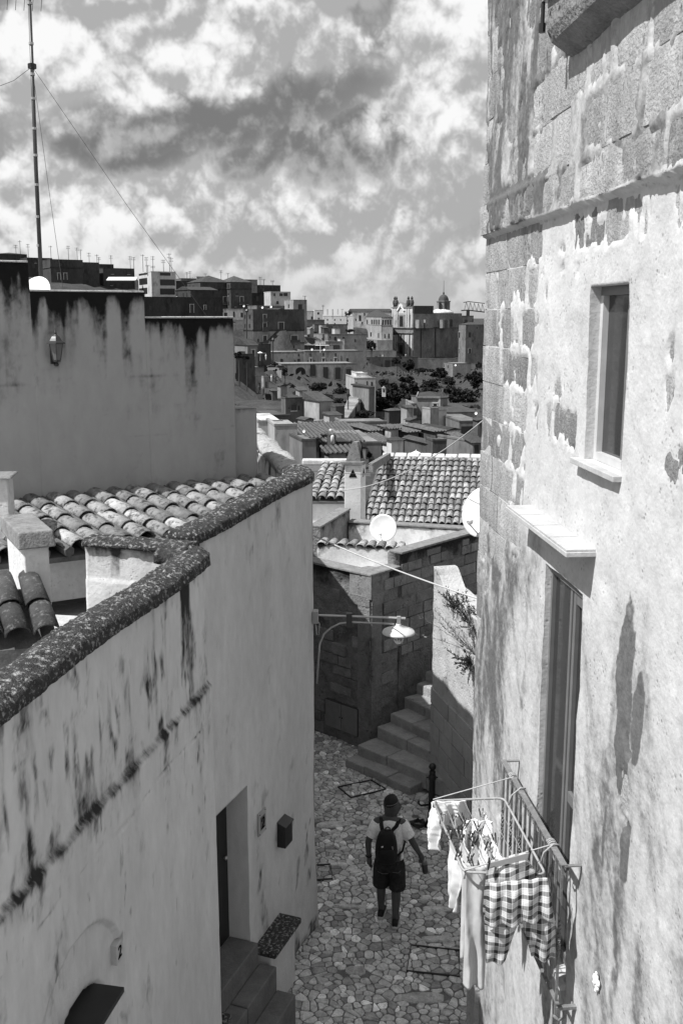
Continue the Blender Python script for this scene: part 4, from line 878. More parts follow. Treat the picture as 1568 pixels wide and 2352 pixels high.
# ================================================================== pale wall right of the stairs
W0 = Vector((1.48, 15.45, 0)); W1 = Vector((2.55, 11.25, 0)); dW = (W1 - W0).normalized(); nW = Vector((dW.y, -dW.x, 0)); nW = nW if nW.x < 0 else -nW
wall_g = thing('garden_wall', 'tall pale rubble wall with sunlit top between stairs and sunlit house', 'wall', W0)
LW = (W1 - W0).length; ztW = CZ - 4.18
sheet('wall', W0, dW, nW, np.append(np.arange(0, LW, .035), LW), np.append(np.arange(-.2, 1, .035), 1), lambda u: ztW - .05 * u + .06 * fbm(u * 3, 0 * u, 5, 4) + .22 * sst(u, .5, .1), lambda u, z: rub_h(u, z) * .55, lambda u, z: .55 * sst(fbm(u * 4, z * 3, 121, 5), .54, .7) + .6 * sst(z, 1.8, 1.2) * 0, M_STONE_L, wall_g, (), back=.35)
ashlar(W0, dW, nW, .01, 2.4, .0, 1.9, lambda u, z: z > 1.75 - .12 * u, mat('grey_ashlar', .36, var=.22, scale=4, bump=.5, bscale=30, rnd=.12, pits=.4), wall_g, hh=(.24, .3), ll=(.35, .6), pr=(.02, .035))
MB().prism([(W0 + Vector((.36, .1, 0)))[:2], (W1 + Vector((.3, 0, 0)))[:2], (5, 11.3), (5, 17), (2.1, 16.2)], 0, ztW - .45).build('bank', M_MORTAR_D, wall_g)

# ================================================================== street lamp on a bracket
e2 = P2 + Zv * 0; lampY = 11.42
b0 = at_Y(727, 1411, lampY); tip = at_Y(931, 1420, lampY - .1)
lamp = thing('street_lamp', 'bracket street lamp with pale disc shade on corner of shaded house', 'lamp', b0)
MB().box(b0.x - .05, b0.x + .02, b0.y - .07, b0.y + .06, b0.z - .10, b0.z + .05).build('junction_box', plain('lamp_box', .3, .5), lamp, bevel=.008)
MB().tube([b0 + Zv * -.01, tip], .014, 8).build('arm', M_GALV, lamp)
k1 = at_Y(905, 1433, lampY - .08); k2 = at_Y(805, 1429, lampY - .04); k3 = at_Y(760, 1442, lampY - .02); k4 = at_Y(734, 1480, lampY); k5 = at_Y(727, 1570, lampY); k5.x += .004
MB().tube([k1, k2, at_Y(780, 1432, lampY - .03), k3, at_Y(744, 1456, lampY), k4, k5], .011, 8).build('brace', M_GALV, lamp, True)
MB().box(at_Y(795, 1420, 11.35).x, at_Y(808, 1420, 11.35).x, 11.34, 11.40, at_Y(800, 1440, 11.37).z, at_Y(800, 1408, 11.37).z).build('clamp', M_IRON, lamp)
lc = at_Y(915, 1440, lampY - .09)
MB().lathe(lc, [(.195, -.075), (.195, -.065), (.185, -.045), (.11, -.015), (.045, .0), (.035, .02), (.03, .03), (.03, .04)], 32).build('shade', plain('lamp_shade_enamel', .62, .4), lamp, True)
MB().obox(lc + Vector((-.022, -.022, .03)), (.044, 0, 0), (0, .044, 0), (0, 0, .10)).build('holder', M_GALV, lamp)
gl = bpy.data.materials.new('lamp_glass'); gl.use_nodes = True; g_ = gl.node_tree.nodes['Principled BSDF']; g_.inputs['Base Color'].default_value = (.55, .55, .55, 1); g_.inputs['Roughness'].default_value = .12; g_.inputs['Transmission Weight'].default_value = .75
MB().lathe(lc, [(.02, -.215), (.045, -.20), (.060, -.16), (.064, -.10), (.064, -.078)], 18).build('bulb_glass', gl, lamp, True)
MB().lathe(lc, [(.066, -.105), (.068, -.076)], 18).build('bulb_ring', M_IRON, lamp)
MB().tube([b0 + Vector((-.01, -.04, -.10)), b0 + Vector((.0, -.03, -.24)), b0 + Vector((.025, -.01, -.25)), b0 + Vector((.035, 0, -.12)), b0 + Vector((.01, .0, -.08))], .006, 5).build('cable_loop', M_CABLE, lamp, True)
# ================================================================== cables
def cable(name, label, a, b, r, mt, sag=.0, n=24):
    a, b = Vector(a), Vector(b); p = [a.lerp(b, t) - Zv * (4 * sag * t * (1 - t)) for t in np.linspace(0, 1, n)]
    m_ = MB(); m_.tube(p, r, 6); return tag(m_.build(name, mt, None, True), label, 'cable')
cable('cable', 'thick pale twisted cable slung from shaded house to far corner of sunlit house', at_Y(722, 1231, 11.4), at_Y(1106, 1378, 8.66), .0085, M_CABLE, .03)
cable('cable', 'thin pale cable curving up across the big tiled roof to sunlit house', at_Y(718, 1122, 11.5), at_Y(1108, 966, 8.68), .005, M_CABLE, .22)
cable('cable', 'thin dark wire stretched across the big tiled roof', at_Y(718, 1082, 11.5), at_Y(1112, 1072, 8.68), .0028, M_CABLE_D, .05)
# ================================================================== the street
street = tag(MB().prism([(-6, 2), (8, 2), (8, 19), (-6, 19)], -.4, -.004).build('street', M_GROUT), None, None, None, 'structure')
def poly_clip(poly, p, q):      # keep the side of the bisector nearer p
    mx_, my = (p[0] + q[0]) / 2, (p[1] + q[1]) / 2; dx, dy = q[0] - p[0], q[1] - p[1]; out = []
    n = len(poly)
    for i in range(n):
        a, b = poly[i], poly[(i + 1) % n]; da = (a[0] - mx_) * dx + (a[1] - my) * dy; db = (b[0] - mx_) * dx + (b[1] - my) * dy
        if da <= 0: out.append(a)
        if (da < 0 < db) or (db < 0 < da):
            t = da / (da - db); out.append((a[0] + (b[0] - a[0]) * t, a[1] + (b[1] - a[1]) * t))
    return out
rs = random.Random(77)
def in_street(x, y):
    if y < 8.5 or y > 17.6: return False
    if y < 11.4 and x < -.335 + .38 * (y - 11.4) - .12: return False
    if y < 8.7 and x > 1.3: return False
    if x < -2.2 or x > 2.6: return False
    if y > 11.2:      # right-hand wall and first step
        t = (y - 15.45) / (11.25 - 15.45)
        if x > 1.48 + (2.55 - 1.48) * t + .1: return False
        pa, pb, _ = edge[0]; d = (pb - pa); n_ = Vector((-d.y, d.x)); n_ = n_ if n_.y > 0 else -n_
        if n_.x * (x - pa.x) + n_.y * (y - pa.y) > .12 * d.length: 
            q = (Vector((x, y, 0)) - Kc)
            if q.dot(dL) < .05: return False
            if q.dot(nL) < -.12: return False
    return True
# long worn slabs and covers laid among the cobbles
slabs = []
def slab_px(x0, y0, x1, y1, sk=0.0):
    a, b, c, d = at_Z(x0, y1, 0), at_Z(x1, y1 + sk, 0), at_Z(x1, y0 + sk, 0), at_Z(x0, y0, 0); slabs.append([(p.x, p.y) for p in (a, b, c, d)])
for s_ in ((920, 2280, 1022, 2306, 0), (790, 2218, 842, 2240, 3), (965, 2150, 1045, 2165, 2), (752, 1982, 800, 1990, 1), (830, 1884, 985, 1896, -6), (724, 1890, 800, 1904, -4), (960, 1976, 996, 1988, 0), (968, 2082, 1040, 2094, 2),
           (760, 2078, 850, 2086, 3), (870, 1842, 930, 1850, -3)): slab_px(*s_)
def inside(poly, x, y):
    r = False; n = len(poly)
    for i in range(n):
        (xa, ya), (xb, yb) = poly[i], poly[(i + 1) % n]
        if (ya > y) != (yb > y) and x < (xb - xa) * (y - ya) / (yb - ya) + xa: r = not r
    return r
pts = []; sy = .070; y = 8.5; row = 0
while y < 17.6:
    x = -2.3 + (row % 2) * .06
    while x < 2.7:
        sx = .108
        k = rs.random()
        px_, py_ = x + rs.uniform(-.07, .07), y + rs.uniform(-.045, .045)
        if in_street(px_, py_) and k > .30: pts.append((px_, py_))
        x += sx
    y += sy; row += 1
pa_ = np.array(pts); cells = []
for i, p in enumerate(pts):
    d2 = np.sum((pa_ - pa_[i]) ** 2, 1); nb_ = np.argsort(d2)[1:15]
    poly = [(p[0] - .2, p[1] - .2), (p[0] + .2, p[1] - .2), (p[0] + .2, p[1] + .2), (p[0] - .2, p[1] + .2)]
    for j in nb_:
        poly = poly_clip(poly, p, pts[j])
        if len(poly) < 3: break
    if len(poly) < 3: continue
    cx_, cy_ = sum(a for a, b in poly) / len(poly), sum(b for a, b in poly) / len(poly)
    if any(inside(s_, cx_, cy_) for s_ in slabs): continue
    cells.append((cx_, cy_, poly))
def stone(mb, poly, h, gap, tone, rag=0.0):
    # round the corners, then bottom ring, shoulder ring, crown
    n0 = len(poly); rp_ = []
    for i in range(n0):
        a, b = poly[i], poly[(i + 1) % n0]; k_ = rs.uniform(.12, .30); rp_ += [(a[0] * (1 - k_) + b[0] * k_, a[1] * (1 - k_) + b[1] * k_), (a[0] * .25 + b[0] * .75, a[1] * .25 + b[1] * .75)]
    cx_ = sum(a for a, b in rp_) / len(rp_); cy_ = sum(b for a, b in rp_) / len(rp_); n = len(rp_)
    R = max(math.hypot(a - cx_, b - cy_) for a, b in rp_)
    def ring(f, z): return [(cx_ + (a - cx_) * f, cy_ + (b - cy_) * f, z) for a, b in rp_]
    f0 = max(.5, 1 - gap / max(R, .02)); tl = (rs.uniform(-.012, .012), rs.uniform(-.012, .012))
    top = [(a, b, c + (a - cx_) / R * tl[0] + (b - cy_) / R * tl[1]) for a, b, c in ring(f0 * .80, h)]
    vs = ring(f0, -.02) + ring(f0 * .97, h * .45) + top
    fs = [(k * n + i, k * n + (i + 1) % n, (k + 1) * n + (i + 1) % n, (k + 1) * n + i) for k in (0, 1) for i in range(n)] + [tuple(range(2 * n, 3 * n))]
    mb.add(vs, fs, tone)
def size_px(c): 
    d = math.hypot(c[0], c[1]); xs = [px((a, b, 0)) for a, b in c[2]]; return (max(a for a, b in xs) - min(a for a, b in xs)) * (max(b for a, b in xs) - min(b for a, b in xs))
def visible(c):
    X, Y_ = px((c[0], c[1], 0)); return 640 < X < 1110 and 1650 < Y_ < 2352
cells.sort(key=lambda c: -size_px(c) if visible(c) else 0)
rest = MB(); kk = 0
def tone_():
    k = rs.random(); return rs.uniform(1.35, 1.8) if k < .08 else rs.uniform(.45, .65) if k < .25 else rs.uniform(.72, 1.12)
for c in cells:
    t = tone_(); h = rs.uniform(.003, .014); g = rs.uniform(.001, .012)
    if kk < 290 and visible(c):
        m_ = MB(); stone(m_, c[2], h, g, t); m_.build('cobblestone', M_COBBLE, street); kk += 1
    else: stone(rest, c[2], h, g, t)
o = rest.build('cobblestones', M_COBBLE, street); o['kind'] = 'stuff'
for s_ in slabs:
    m_ = MB(); stone(m_, s_, .024, .012, rs.uniform(.65, 1.0)); m_.build('street_slab', M_COBBLE, street, bevel=0)
# square inspection covers: thin dark iron frames set among the stones
def cover(pxs):
    q = [at_Z(a, b, 0) for a, b in pxs]; fr_ = MB(); n = 4
    for i in range(4):
        a, b = q[i], q[(i + 1) % 4]; d = (b - a); nn = Vector((-d.y, d.x, 0)).normalized() * .006
        fr_.obox(Vector((a.x, a.y, 0)), d, nn, (0, 0, .031 + .001 * i))
    fr_.build('inspection_cover', M_IRON, street)
for q in (((944, 2174), (1054, 2186), (1053, 2246), (934, 2233)), ((727, 1990), (758, 1988), (763, 2021), (727, 2024)), ((776, 1810), (852, 1794), (886, 1815), (806, 1834))): cover(q)
# ================================================================== bollard
def bollard(name, label, base, h=1.02, lean=0.0):
    t = thing(name, label, 'bollard', base); b = Vector(base); 
    MB().lathe(b, [(.115, 0), (.115, .03), (.085, .05), (.075, .09), (.06, .12), (.055, .16), (.048, h * .72), (.052, h * .74), (.062, h * .76), (.062, h * .79), (.050, h * .81), (.044, h * .84), (.05, h * .87), (.030, h * .89)], 18).build('post', M_IRON_B, t, True)
    MB().lathe(b + Zv * (h * .945), [(.002, -.055), (.033, -.045), (.052, -.02), (.057, .0), (.052, .022), (.033, .045), (.002, .056)], 16).build('ball', M_IRON_B, t, True)
    for s in (-1, 1): MB().tube([b + Vector((s * .06, 0, h * .78)), b + Vector((s * .085, 0, h * .775))], .012, 8).build('eyelet', M_IRON_B, t)
    return t
bl = at_Z(990, 1897, 0.0); bol = bollard('bollard', 'black cast iron ball-top bollard at foot of the pale wall', bl)
MB().tube([bl + Vector((-.05, -.02, .36)), bl + Vector((-.16, -.03, .35)), bl + Vector((-.20, -.03, .38)), bl + Vector((-.20, -.03, .43))], .016, 7).build('hook', M_IRON_B, bol, True)
m_ = MB(); rc = random.Random(4); p_ = bl + Vector((-.12, -.05, .035)); path = [p_]
for k in range(26): a = k * .9; path.append(bl + Vector((-.20 + .10 * math.cos(a) + rc.uniform(-.03, .03), -.03 + .10 * math.sin(a), .03 + rc.uniform(0, .06))))
tag(MB().tube(path, .017, 6).build('chain', M_IRON_B, None, True), 'heaped black chain on cobbles beside the bollard', 'chain')
# ================================================================== clothes rack and washing
ZR = CZ - 3.40
rA = Vector((.653, 6.58, ZR)); rD = Vector((.759, 5.65, ZR)); rB = Vector((1.165, 6.62, ZR)); rC = Vector((1.265, 5.62, ZR))
rack = thing('clothes_rack', 'folding wire clothes rack hooked outside the balcony railing', 'clothes rack', (rB + rC) / 2)
M_RACK = mat('rack_tube_paint', .32, rough=.5, var=.25, scale=30, bump=.1)
def rounded(pts, r=.05, n=5):
    out = []; m = len(pts)
    for i in range(m):
        a, b, c = pts[i - 1], pts[i], pts[(i + 1) % m]; p = b + (a - b).normalized() * r; q = b + (c - b).normalized() * r
        out += [p * (1 - t) ** 2 + b * 2 * t * (1 - t) + q * t * t for t in np.linspace(0, 1, n)]
    return out + [out[0]]
MB().tube(rounded([rA, rB, rC, rD], .055), .0085, 8).build('frame', M_RACK, rack, True)
for k in range(1, 7):
    t = k / 7; MB().tube([rA.lerp(rB, t), rD.lerp(rC, t)], .0022, 5).build('wire', M_GALV, rack)
for t in (.12, .88):
    p = rB.lerp(rC, t); q = A + ax * ((B - p).length if False else 0)
    s = (p - A).dot(ax); tp = A + ax * s + Zv * .006
    MB().tube([p, p + Zv * .08 + nw * -.02, tp + Zv * .02, tp - nw * .035 + Zv * .012], .006, 6).build('hook', M_RACK, rack, True)
t1 = A + ax * 1.16 + Zv * .012; t2 = A + ax * .22 + Zv * .012
MB().tube([rA + Zv * .01, t1], .0042, 6).build('stay_string', M_CABLE, rack); MB().tube([rD + Zv * .01, t2], .0042, 6).build('stay_string', M_CABLE, rack)
for tt in (t1, t2):
    m_ = MB()
    m_.tube([tt + (Zv * math.sin(a) * .016 + nw * math.cos(a) * .026) + ax * (a * .003) for a in np.linspace(0, 6.28 * 3, 28)], .0035, 5); m_.build('string_knot', M_CABLE, rack)

def fabric(name, c, rough=.95, tex=300):
    return mat(name, c, rough=rough, var=.10, scale=8, bump=.25, bscale=120, bdist=.003)
def plaid():
    m = bpy.data.materials.new('plaid_cotton'); m.use_nodes = True; nt = m.node_tree; N = nt.nodes.new; L = nt.links.new; b = nt.nodes['Principled BSDF']; b.inputs['Roughness'].default_value = .95; b.inputs['Specular IOR Level'].default_value = .1
    uv = N('ShaderNodeUVMap'); sp_ = N('ShaderNodeSeparateXYZ'); L(uv.outputs[0], sp_.inputs[0])
    def mth(op, a, c2=None, c3=None, clamp=False):
        n = N('ShaderNodeMath'); n.operation = op; n.use_clamp = clamp
        for i, v in enumerate((a, c2, c3)):
            if v is None: continue
            if isinstance(v, (int, float)): n.inputs[i].default_value = v
            else: L(v, n.inputs[i])
        return n.outputs[0]
    def band(v, freq, ph, wdt):
        f = mth('FRACT', mth('MULTIPLY_ADD', v, freq, ph)); d = mth('ABSOLUTE', mth('SUBTRACT', f, .5)); return mth('LESS_THAN', d, wdt)
    def lines(v):
        w = band(v, 15.5, 0, .20); t = band(v, 15.5, .36, .03); t2 = band(v, 15.5, .64, .03); t3 = band(v, 15.5, .5, .02); return mth('ADD', mth('MULTIPLY', w, .58), mth('MULTIPLY', mth('ADD', mth('ADD', t, t2), t3), .22))
    tot = mth('ADD', lines(sp_.outputs[0]), lines(sp_.outputs[1]), None, True)
    L(mth('MULTIPLY_ADD', tot, -.58, .62), b.inputs['Base Color']); return m
M_PLAID = plaid(); M_WSH = fabric('white_cotton', .80); M_BEI = fabric('beige_jersey', .46); M_GRY = fabric('grey_cotton', .58)
def cloth(name, label, o, right, outline, mt, amp=.02, folds=5, bulge=.03, thick=.004, group=None, seed=0, nrm=None, nx=26, ny=34, hollow=False):
    """cloth hanging from points o + right*u; outline(t) gives the left and right limits and drop at t in 0..1 down the piece"""
    right = Vector(right).normalized(); nrm = Vector(nrm).normalized() if nrm else Vector((right.y, -right.x, 0)); vs = []; uvs = []
    for j in range(ny + 1):
        t = j / ny; l, r, dz, fw = outline(t)
        for i in range(nx + 1):
            s = i / nx; u = l + (r - l) * s
            w = amp * (.25 + t) * math.sin(s * folds * math.pi + seed + 1.3 * math.sin(t * 4 + seed)) + bulge * math.sin(s * math.pi) * math.sin(min(1, t * 1.4) * math.pi * .8)
            w += amp * .9 * (float(fbm(np.array(u * 22 + seed), np.array(t * 7.0), 8, 3)) - .5)
            vs.append(Vector(o) + right * u - Zv * (dz + .006 * math.sin(s * 9 + seed) * t) + nrm * (w + fw)); uvs.append((u, dz))
    fs = [(j * (nx + 1) + i, (j + 1) * (nx + 1) + i, (j + 1) * (nx + 1) + i + 1, j * (nx + 1) + i + 1) for j in range(ny) for i in range(nx)]
    me = MB().add(vs, fs).mesh(name, True); ul = me.uv_layers.new(name='UVMap')
    for lp in me.loops: ul.data[lp.index].uv = uvs[lp.vertex_index]
    ob = link(name, me, mt); sd_ = ob.modifiers.new('solid', 'SOLIDIFY'); sd_.thickness = thick; sd_.offset = 0
    if label: tag(ob, label, 'clothing', group)
    return ob
# ---- checked shorts, two legs hung by the waistband across the near end of the rack
sh0 = Vector((.80, 5.60, ZR - .005)); shr = Vector((1, -.02, 0)).normalized()
shorts = thing('checked_shorts', 'large checked cotton shorts pegged across the near end of the clothes rack', 'clothing', sh0 + Vector((.2, 0, -.62)))
def add_part(ob, parent): ob.parent = parent; ob.matrix_parent_inverse = parent_inv(parent); return ob
def leg(l0, r0, l1, r1, d0, d1, sk): return lambda t: (l0 + (l1 - l0) * t ** .8, r0 + (r1 - r0) * t ** .8, d0 + (d1 - d0) * t + 0, sk * t)
def seat(t): return (.095 - .085 * sst(t, 0, .75), .355 + .075 * sst(t, 0, .8), .0 - .055 * 0 + .30 * t - .0, -.02 - .05 * t)
dz0 = ZR - (CZ - 3.33); SS = lambda t, a, b: float(sst(t, a, b))
def tilt(u): return .34 * max(0, min(.27, u - .10))
add_part(cloth('seat', None, sh0 - Zv * dz0 + Zv * .0, shr + Zv * .30, lambda t: (.10 - .015 * SS(t, 0, .7), .355 + .10 * SS(t, 0, .8), .34 * t, -.01), M_PLAID, .018, 4, .05, seed=1), shorts)
add_part(cloth('front_panel', None, sh0 - Zv * (dz0 + .09), shr + Zv * .12, lambda t: (.088 - .004 * t, .46 + .05 * t, .27 * t, .05 + .03 * t), M_PLAID, .024, 7, .035, seed=5, ny=20), shorts)
add_part(cloth('leg', None, sh0 - Zv * (dz0 + .33), shr, lambda t: (.084 + .022 * t, .325 - .10 * t ** .6, .31 * t, .03 - .02 * t), M_PLAID, .010, 2.5, .05, seed=2), shorts)
add_part(cloth('leg', None, sh0 - Zv * (dz0 + .30), shr, lambda t: (.305 + .085 * t, .515 + .02 * SS(t, 0, .5), .31 * t, .03 - .02 * t), M_PLAID, .014, 3, .05, seed=3), shorts)
add_part(cloth('leg', None, sh0 - Zv * (dz0 + .33) + Vector((0, .075, 0)), shr, lambda t: (.095 + .022 * t, .315 - .10 * t ** .6, .30 * t, 0), M_PLAID, .010, 2.5, -.03, seed=4), shorts)
add_part(cloth('leg', None, sh0 - Zv * (dz0 + .30) + Vector((0, .075, 0)), shr, lambda t: (.315 + .085 * t, .505 + .02 * t, .30 * t, 0), M_PLAID, .012, 3, -.03, seed=6), shorts)
wb = MB(); dwb = (shr + Zv * .30).normalized(); wa = sh0 - Zv * dz0 + dwb * .095; wbv = sh0 - Zv * dz0 + dwb * .36
wb.extrude([wa + Zv * .012 - Vector((0, .03, 0)), wbv + Zv * .012 - Vector((0, .03, 0)), wbv - Zv * .024 - Vector((0, .03, 0)), wa - Zv * .024 - Vector((0, .03, 0))], (0, .006, 0))
wo = wb.build('waistband', M_PLAID if False else fabric('waistband_check', .30), shorts)
# ---- long beige garment and others on the outer bar and wires
dAD = (rD - rA).normalized()
def on_bar(t, k=0.0): return rA.lerp(rD, t) + (rB - rA) * k
cloth('beige_trousers', 'long beige jersey trousers hanging from outer bar of clothes rack', on_bar(.99, .05) + Vector((0, .05, 0)), Vector((1, .02, 0)), lambda t: (-.005 + .01 * t, .155 - .02 * t, .86 * t * (1 + 0), -.02 * t), M_BEI, .022, 3, .03, seed=7, ny=44)
cloth('beige_jumper', 'short beige jersey garment hanging between long trousers and checked shorts', on_bar(.93, .12) + Vector((-.03, .03, 0)), Vector((1, .02, 0)), lambda t: (-.02 + .0 * t, .075, .66 * t, 0), M_BEI, .015, 2, .03, seed=8)
cloth('white_vest', 'white vest with bound edges hanging from outer bar beside beige trousers', on_bar(.62), dAD + Vector((.12, 0, 0)), lambda t: (-.02 + .05 * t, .30 - .14 * t, .42 * t, 0), M_GRY, .02, 4, .02, seed=9)
cloth('white_undershirt', 'bright white undershirt folded over far outer corner of clothes rack', on_bar(.03) + Vector((-.01, 0, .008)), Vector((1, .05, 0)), lambda t: (0 + .02 * t, .24 + .06 * t, .22 * t, -.10 * t), M_WSH, .03, 5, .04, seed=10, nrm=(0, -1, .2))
cloth('white_undershirt', 'white undershirt sleeve drooping below far outer corner of clothes rack', on_bar(.02), dAD + Vector((.1, 0, 0)), lambda t: (0 + .06 * t, .20 - .05 * t, .30 * t, .02), M_WSH, .03, 4, .03, seed=11)
cloth('white_shirt', 'crumpled white shirt pegged on middle wires of clothes rack', on_bar(.30, .30), Vector((1, -.1, 0)), lambda t: (0, .20 - .08 * t, .22 * t, -.03 * t), M_WSH, .035, 5, .04, seed=12)
cloth('white_cloth', 'white cloth pegged on inner wire close to the railing', on_bar(.60, .55), dAD, lambda t: (.0 + .08 * t, .26, .30 * t, 0), M_WSH, .02, 3, .02, seed=13)
cloth('white_cloth', 'pale cloth pegged on third wire behind the checked shorts', on_bar(.52, .42), dAD, lambda t: (.0 + .04 * t, .24, .36 * t, 0), M_GRY, .02, 3, .02, seed=14)
cloth('grey_cloth', 'grey cloth pegged on second wire behind the beige trousers', on_bar(.50, .17), dAD, lambda t: (.0 + .05 * t, .32 - .1 * t, .40 * t, 0), M_BEI, .02, 3, .02, seed=15)
cloth('small_white_cloth', 'small white cloth pegged on fourth wire of clothes rack', on_bar(.22, .62), dAD, lambda t: (.0, .20, .20 * t, 0), M_WSH, .02, 3, .02, seed=16)
# ---- pegs
peg_m = MB()
for s in (-1, 1): peg_m.hexa([(-.005, s * .002, -.028), (.005, s * .002, -.028), (.005, s * .008, -.028), (-.005, s * .008, -.028), (-.005, s * .010, .045), (.005, s * .010, .045), (.005, s * .017, .045), (-.005, s * .017, .045)])
PEG = peg_m.mesh('clothes_peg'); PEG.materials.append(plain('dark_peg_plastic', .035, .5)); rg = random.Random(5)
PEG2 = PEG.copy(); PEG2.materials.clear(); PEG2.materials.append(plain('pale_peg_wood', .4, .6))
where = [(.30, 0, 'outer bar', 2), (.55, 0, 'outer bar', 2), (.82, 0, 'outer bar', 1), (.32, 1, 'first wire', 2), (.50, 1, 'first wire', 3), (.85, 1, 'first wire', 2), (.30, 2, 'second wire', 3), (.55, 2, 'second wire', 3), (.42, 3, 'third wire', 3), (.66, 3, 'third wire', 3), (.60, 4, 'fourth wire', 2), (.24, 4, 'fourth wire', 2)]
for t, k, wn, cnt in where:
    for j in range(cnt):
        ob = bpy.data.objects.new('clothes_peg', PEG if rg.random() < .8 else PEG2); COL.objects.link(ob)
        ob.location = on_bar(t + j * .045 + rg.uniform(-.01, .01), k / 7) + Zv * .004
        ob.rotation_euler = (rg.uniform(-.5, .5), rg.uniform(-.3, .3), rg.uniform(1.2, 1.9))
        nm = 'dark' if ob.data is PEG else 'pale wooden'
        tag(ob, '%s clothes peg clipped to the %s of the clothes rack' % (nm, wn), 'clothes peg', 'pegs on the %s of the rack, %s' % (wn, nm))
for u, zz in ((.10, .07 + .03), (.345, .07 + .10)):
    ob = bpy.data.objects.new('clothes_peg', PEG); COL.objects.link(ob); ob.location = sh0 + shr * u + Vector((0, -.03, zz)); ob.rotation_euler = (.1, .1, 0)
    tag(ob, 'dark clothes peg clipped to waistband of the checked shorts', 'clothes peg', 'pegs on the checked shorts')
# ================================================================== wild plants on the walls
M_LEAF = mat('wild_plant_leaf', .07, var=.4, scale=30, bump=0, rnd=.2); M_TWIG = plain('dry_twig', .12, .8); M_DRY = plain('pale_grass', .30, .8)
def sprig(name, label, base, d, n, ln, leaf, seed, mt=None):
    r_ = random.Random(seed); base = Vector(base); t = thing(name, label, 'plant', base); st = MB(); lf = MB()
    for k in range(n):
        v = (Vector(d).normalized() + Vector((r_.uniform(-.6, .6), r_.uniform(-.6, .6), r_.uniform(-.3, .8)))).normalized(); p = base.copy(); path = [p.copy()]; L_ = ln * r_.uniform(.5, 1.1)
        for s in range(7):
            v = (v + Vector((0, 0, -.02 + r_.uniform(-.08, .08)))).normalized(); p = p + v * L_ / 7; path.append(p.copy())
            for q in range(5):
                w = (v + Vector((r_.uniform(-1, 1), r_.uniform(-1, 1), r_.uniform(-.4, 1)))).normalized(); u = w.orthogonal().normalized(); c = p - v * r_.uniform(0, L_ / 7); s_ = leaf * r_.uniform(.6, 1.2)
                lf.add([c, c + w * s_ * .5 + u * s_ * .16, c + w * s_, c + w * s_ * .5 - u * s_ * .16], [(0, 1, 2, 3)])
        st.tube(path, [.004 - .0004 * i for i in range(8)], 4)
    st.build('stem', M_TWIG, t); lf.build('leaves', mt or M_LEAF, t); return t
g0 = at_plane(1080, 1525, W0 + nW * .0, nW); sprig('wall_plant', 'dark bushy plant growing from sunlit face of the pale wall', g0, (-.6, -.6, .15), 16, .42, .06, 1)
g0 = at_plane(1086, 1440, W0, nW); sprig('wall_plant', 'small leafy plant growing just below top of the pale wall', g0, (-.5, -.5, -.1), 7, .24, .05, 2)
for k, (x, y, dpt) in enumerate(((1085, 1370, 14.0), (1068, 1352, 14.4), (1050, 1345, 14.7))):
    g0 = at_Y(x, y, dpt); g0.z = ztW - .25; sprig('bank_plant', ('low bushy plant on top of pale wall near the sunlit house', 'low bushy plant on bank behind middle of pale wall top', 'low bushy plant on bank behind corner of pale wall top')[k], g0, (-.3, -.3, .5), 18, .42, .055, 5 + k)
g0 = at_Y(1098, 1325, 12.6); g0.z = ztW - .25; sprig('tall_grass', 'pale dry grass stems leaning out above the pale wall', g0 , (-.75, -.05, .75), 12, .95, .05, 9, M_DRY)
g0 = at_plane(1090, 1690, rp(8.6, 0, -.02), NR)
# ================================================================== the man with the backpack
pf = at_Z(894, 2116, .02); PO = Vector((pf.x - .01, pf.y, .022))
man = thing('person', 'man in pale speckled shirt and dark shorts wearing black backpack, walking away', 'person', PO)
yawp = math.radians(-4); RZ = Matrix.Rotation(yawp, 4, 'Z')
def pw(x, y, z): return PO + (RZ @ Vector((x, y, z))) * .965
M_SKIN = plain('tanned_skin', .075, .6, .3); M_HAIR = plain('black_hair', .010, .6, .3); M_SHORT = mat('dark_worn_denim', .022, var=.6, scale=9, bump=1.0, bscale=20, bdist=.03, speck=.35, speck_c=.10, speck_scale=8)
M_SHIRT = mat('speckled_shirt', .85, var=.12, scale=6, bump=1.0, bscale=22, bdist=.03, dirt=.06, speck=.4, speck_c=.4, speck_scale=55, dirt_k=1.4)
M_BAG = plain('black_nylon', .008, .7, .3); M_SOLE = plain('pale_sole', .42, .7); M_SHOE = plain('black_trainer', .010, .7)
J = {}
V = []; E = []; R_ = []
def j(p, r, par=None):
    V.append(pw(*p)); R_.append(r); k = len(V) - 1
    if par is not None: E.append((par, k))
    return k
pel = j((0, 0, .95), (.135, .105)); sp1 = j((0, 0, 1.10), (.125, .095), pel); che = j((0, .005, 1.28), (.145, .105), sp1); nk0 = j((0, .01, 1.44), (.085, .075), che)
nk = j((.005, .02, 1.50), (.058, .058), nk0); h0 = j((.012, .045, 1.565), (.084, .084), nk); h1 = j((.016, .05, 1.645), (.112, .114), h0); h2 = j((.016, .045, 1.72), (.095, .10), h1); h3 = j((.014, .04, 1.755), (.030, .035), h2)
ch_ = j((.098, .088, 1.578), (.036, .032), h0)
for s, el, wr, hd in ((-1, (-.275, -.045, 1.16), (-.268, .035, .915), (-.262, .055, .85)), (1, (.300, -.03, 1.165), (.385, .085, .955), (.412, .115, .895))):
    sh = j((s * .175, .0, 1.425), (.062, .062), nk0); m = j(((s * .175 + el[0]) / 2, (el[1]) / 2, (1.425 + el[2]) / 2), (.052, .052), sh); e = j(el, (.043, .043), m)
    fm = j(tuple(el[i] * .6 + wr[i] * .4 for i in range(3)), (.042, .042), e); w = j(wr, (.028, .030), fm); h = j(hd, (.030, .034), w); J[s] = hd
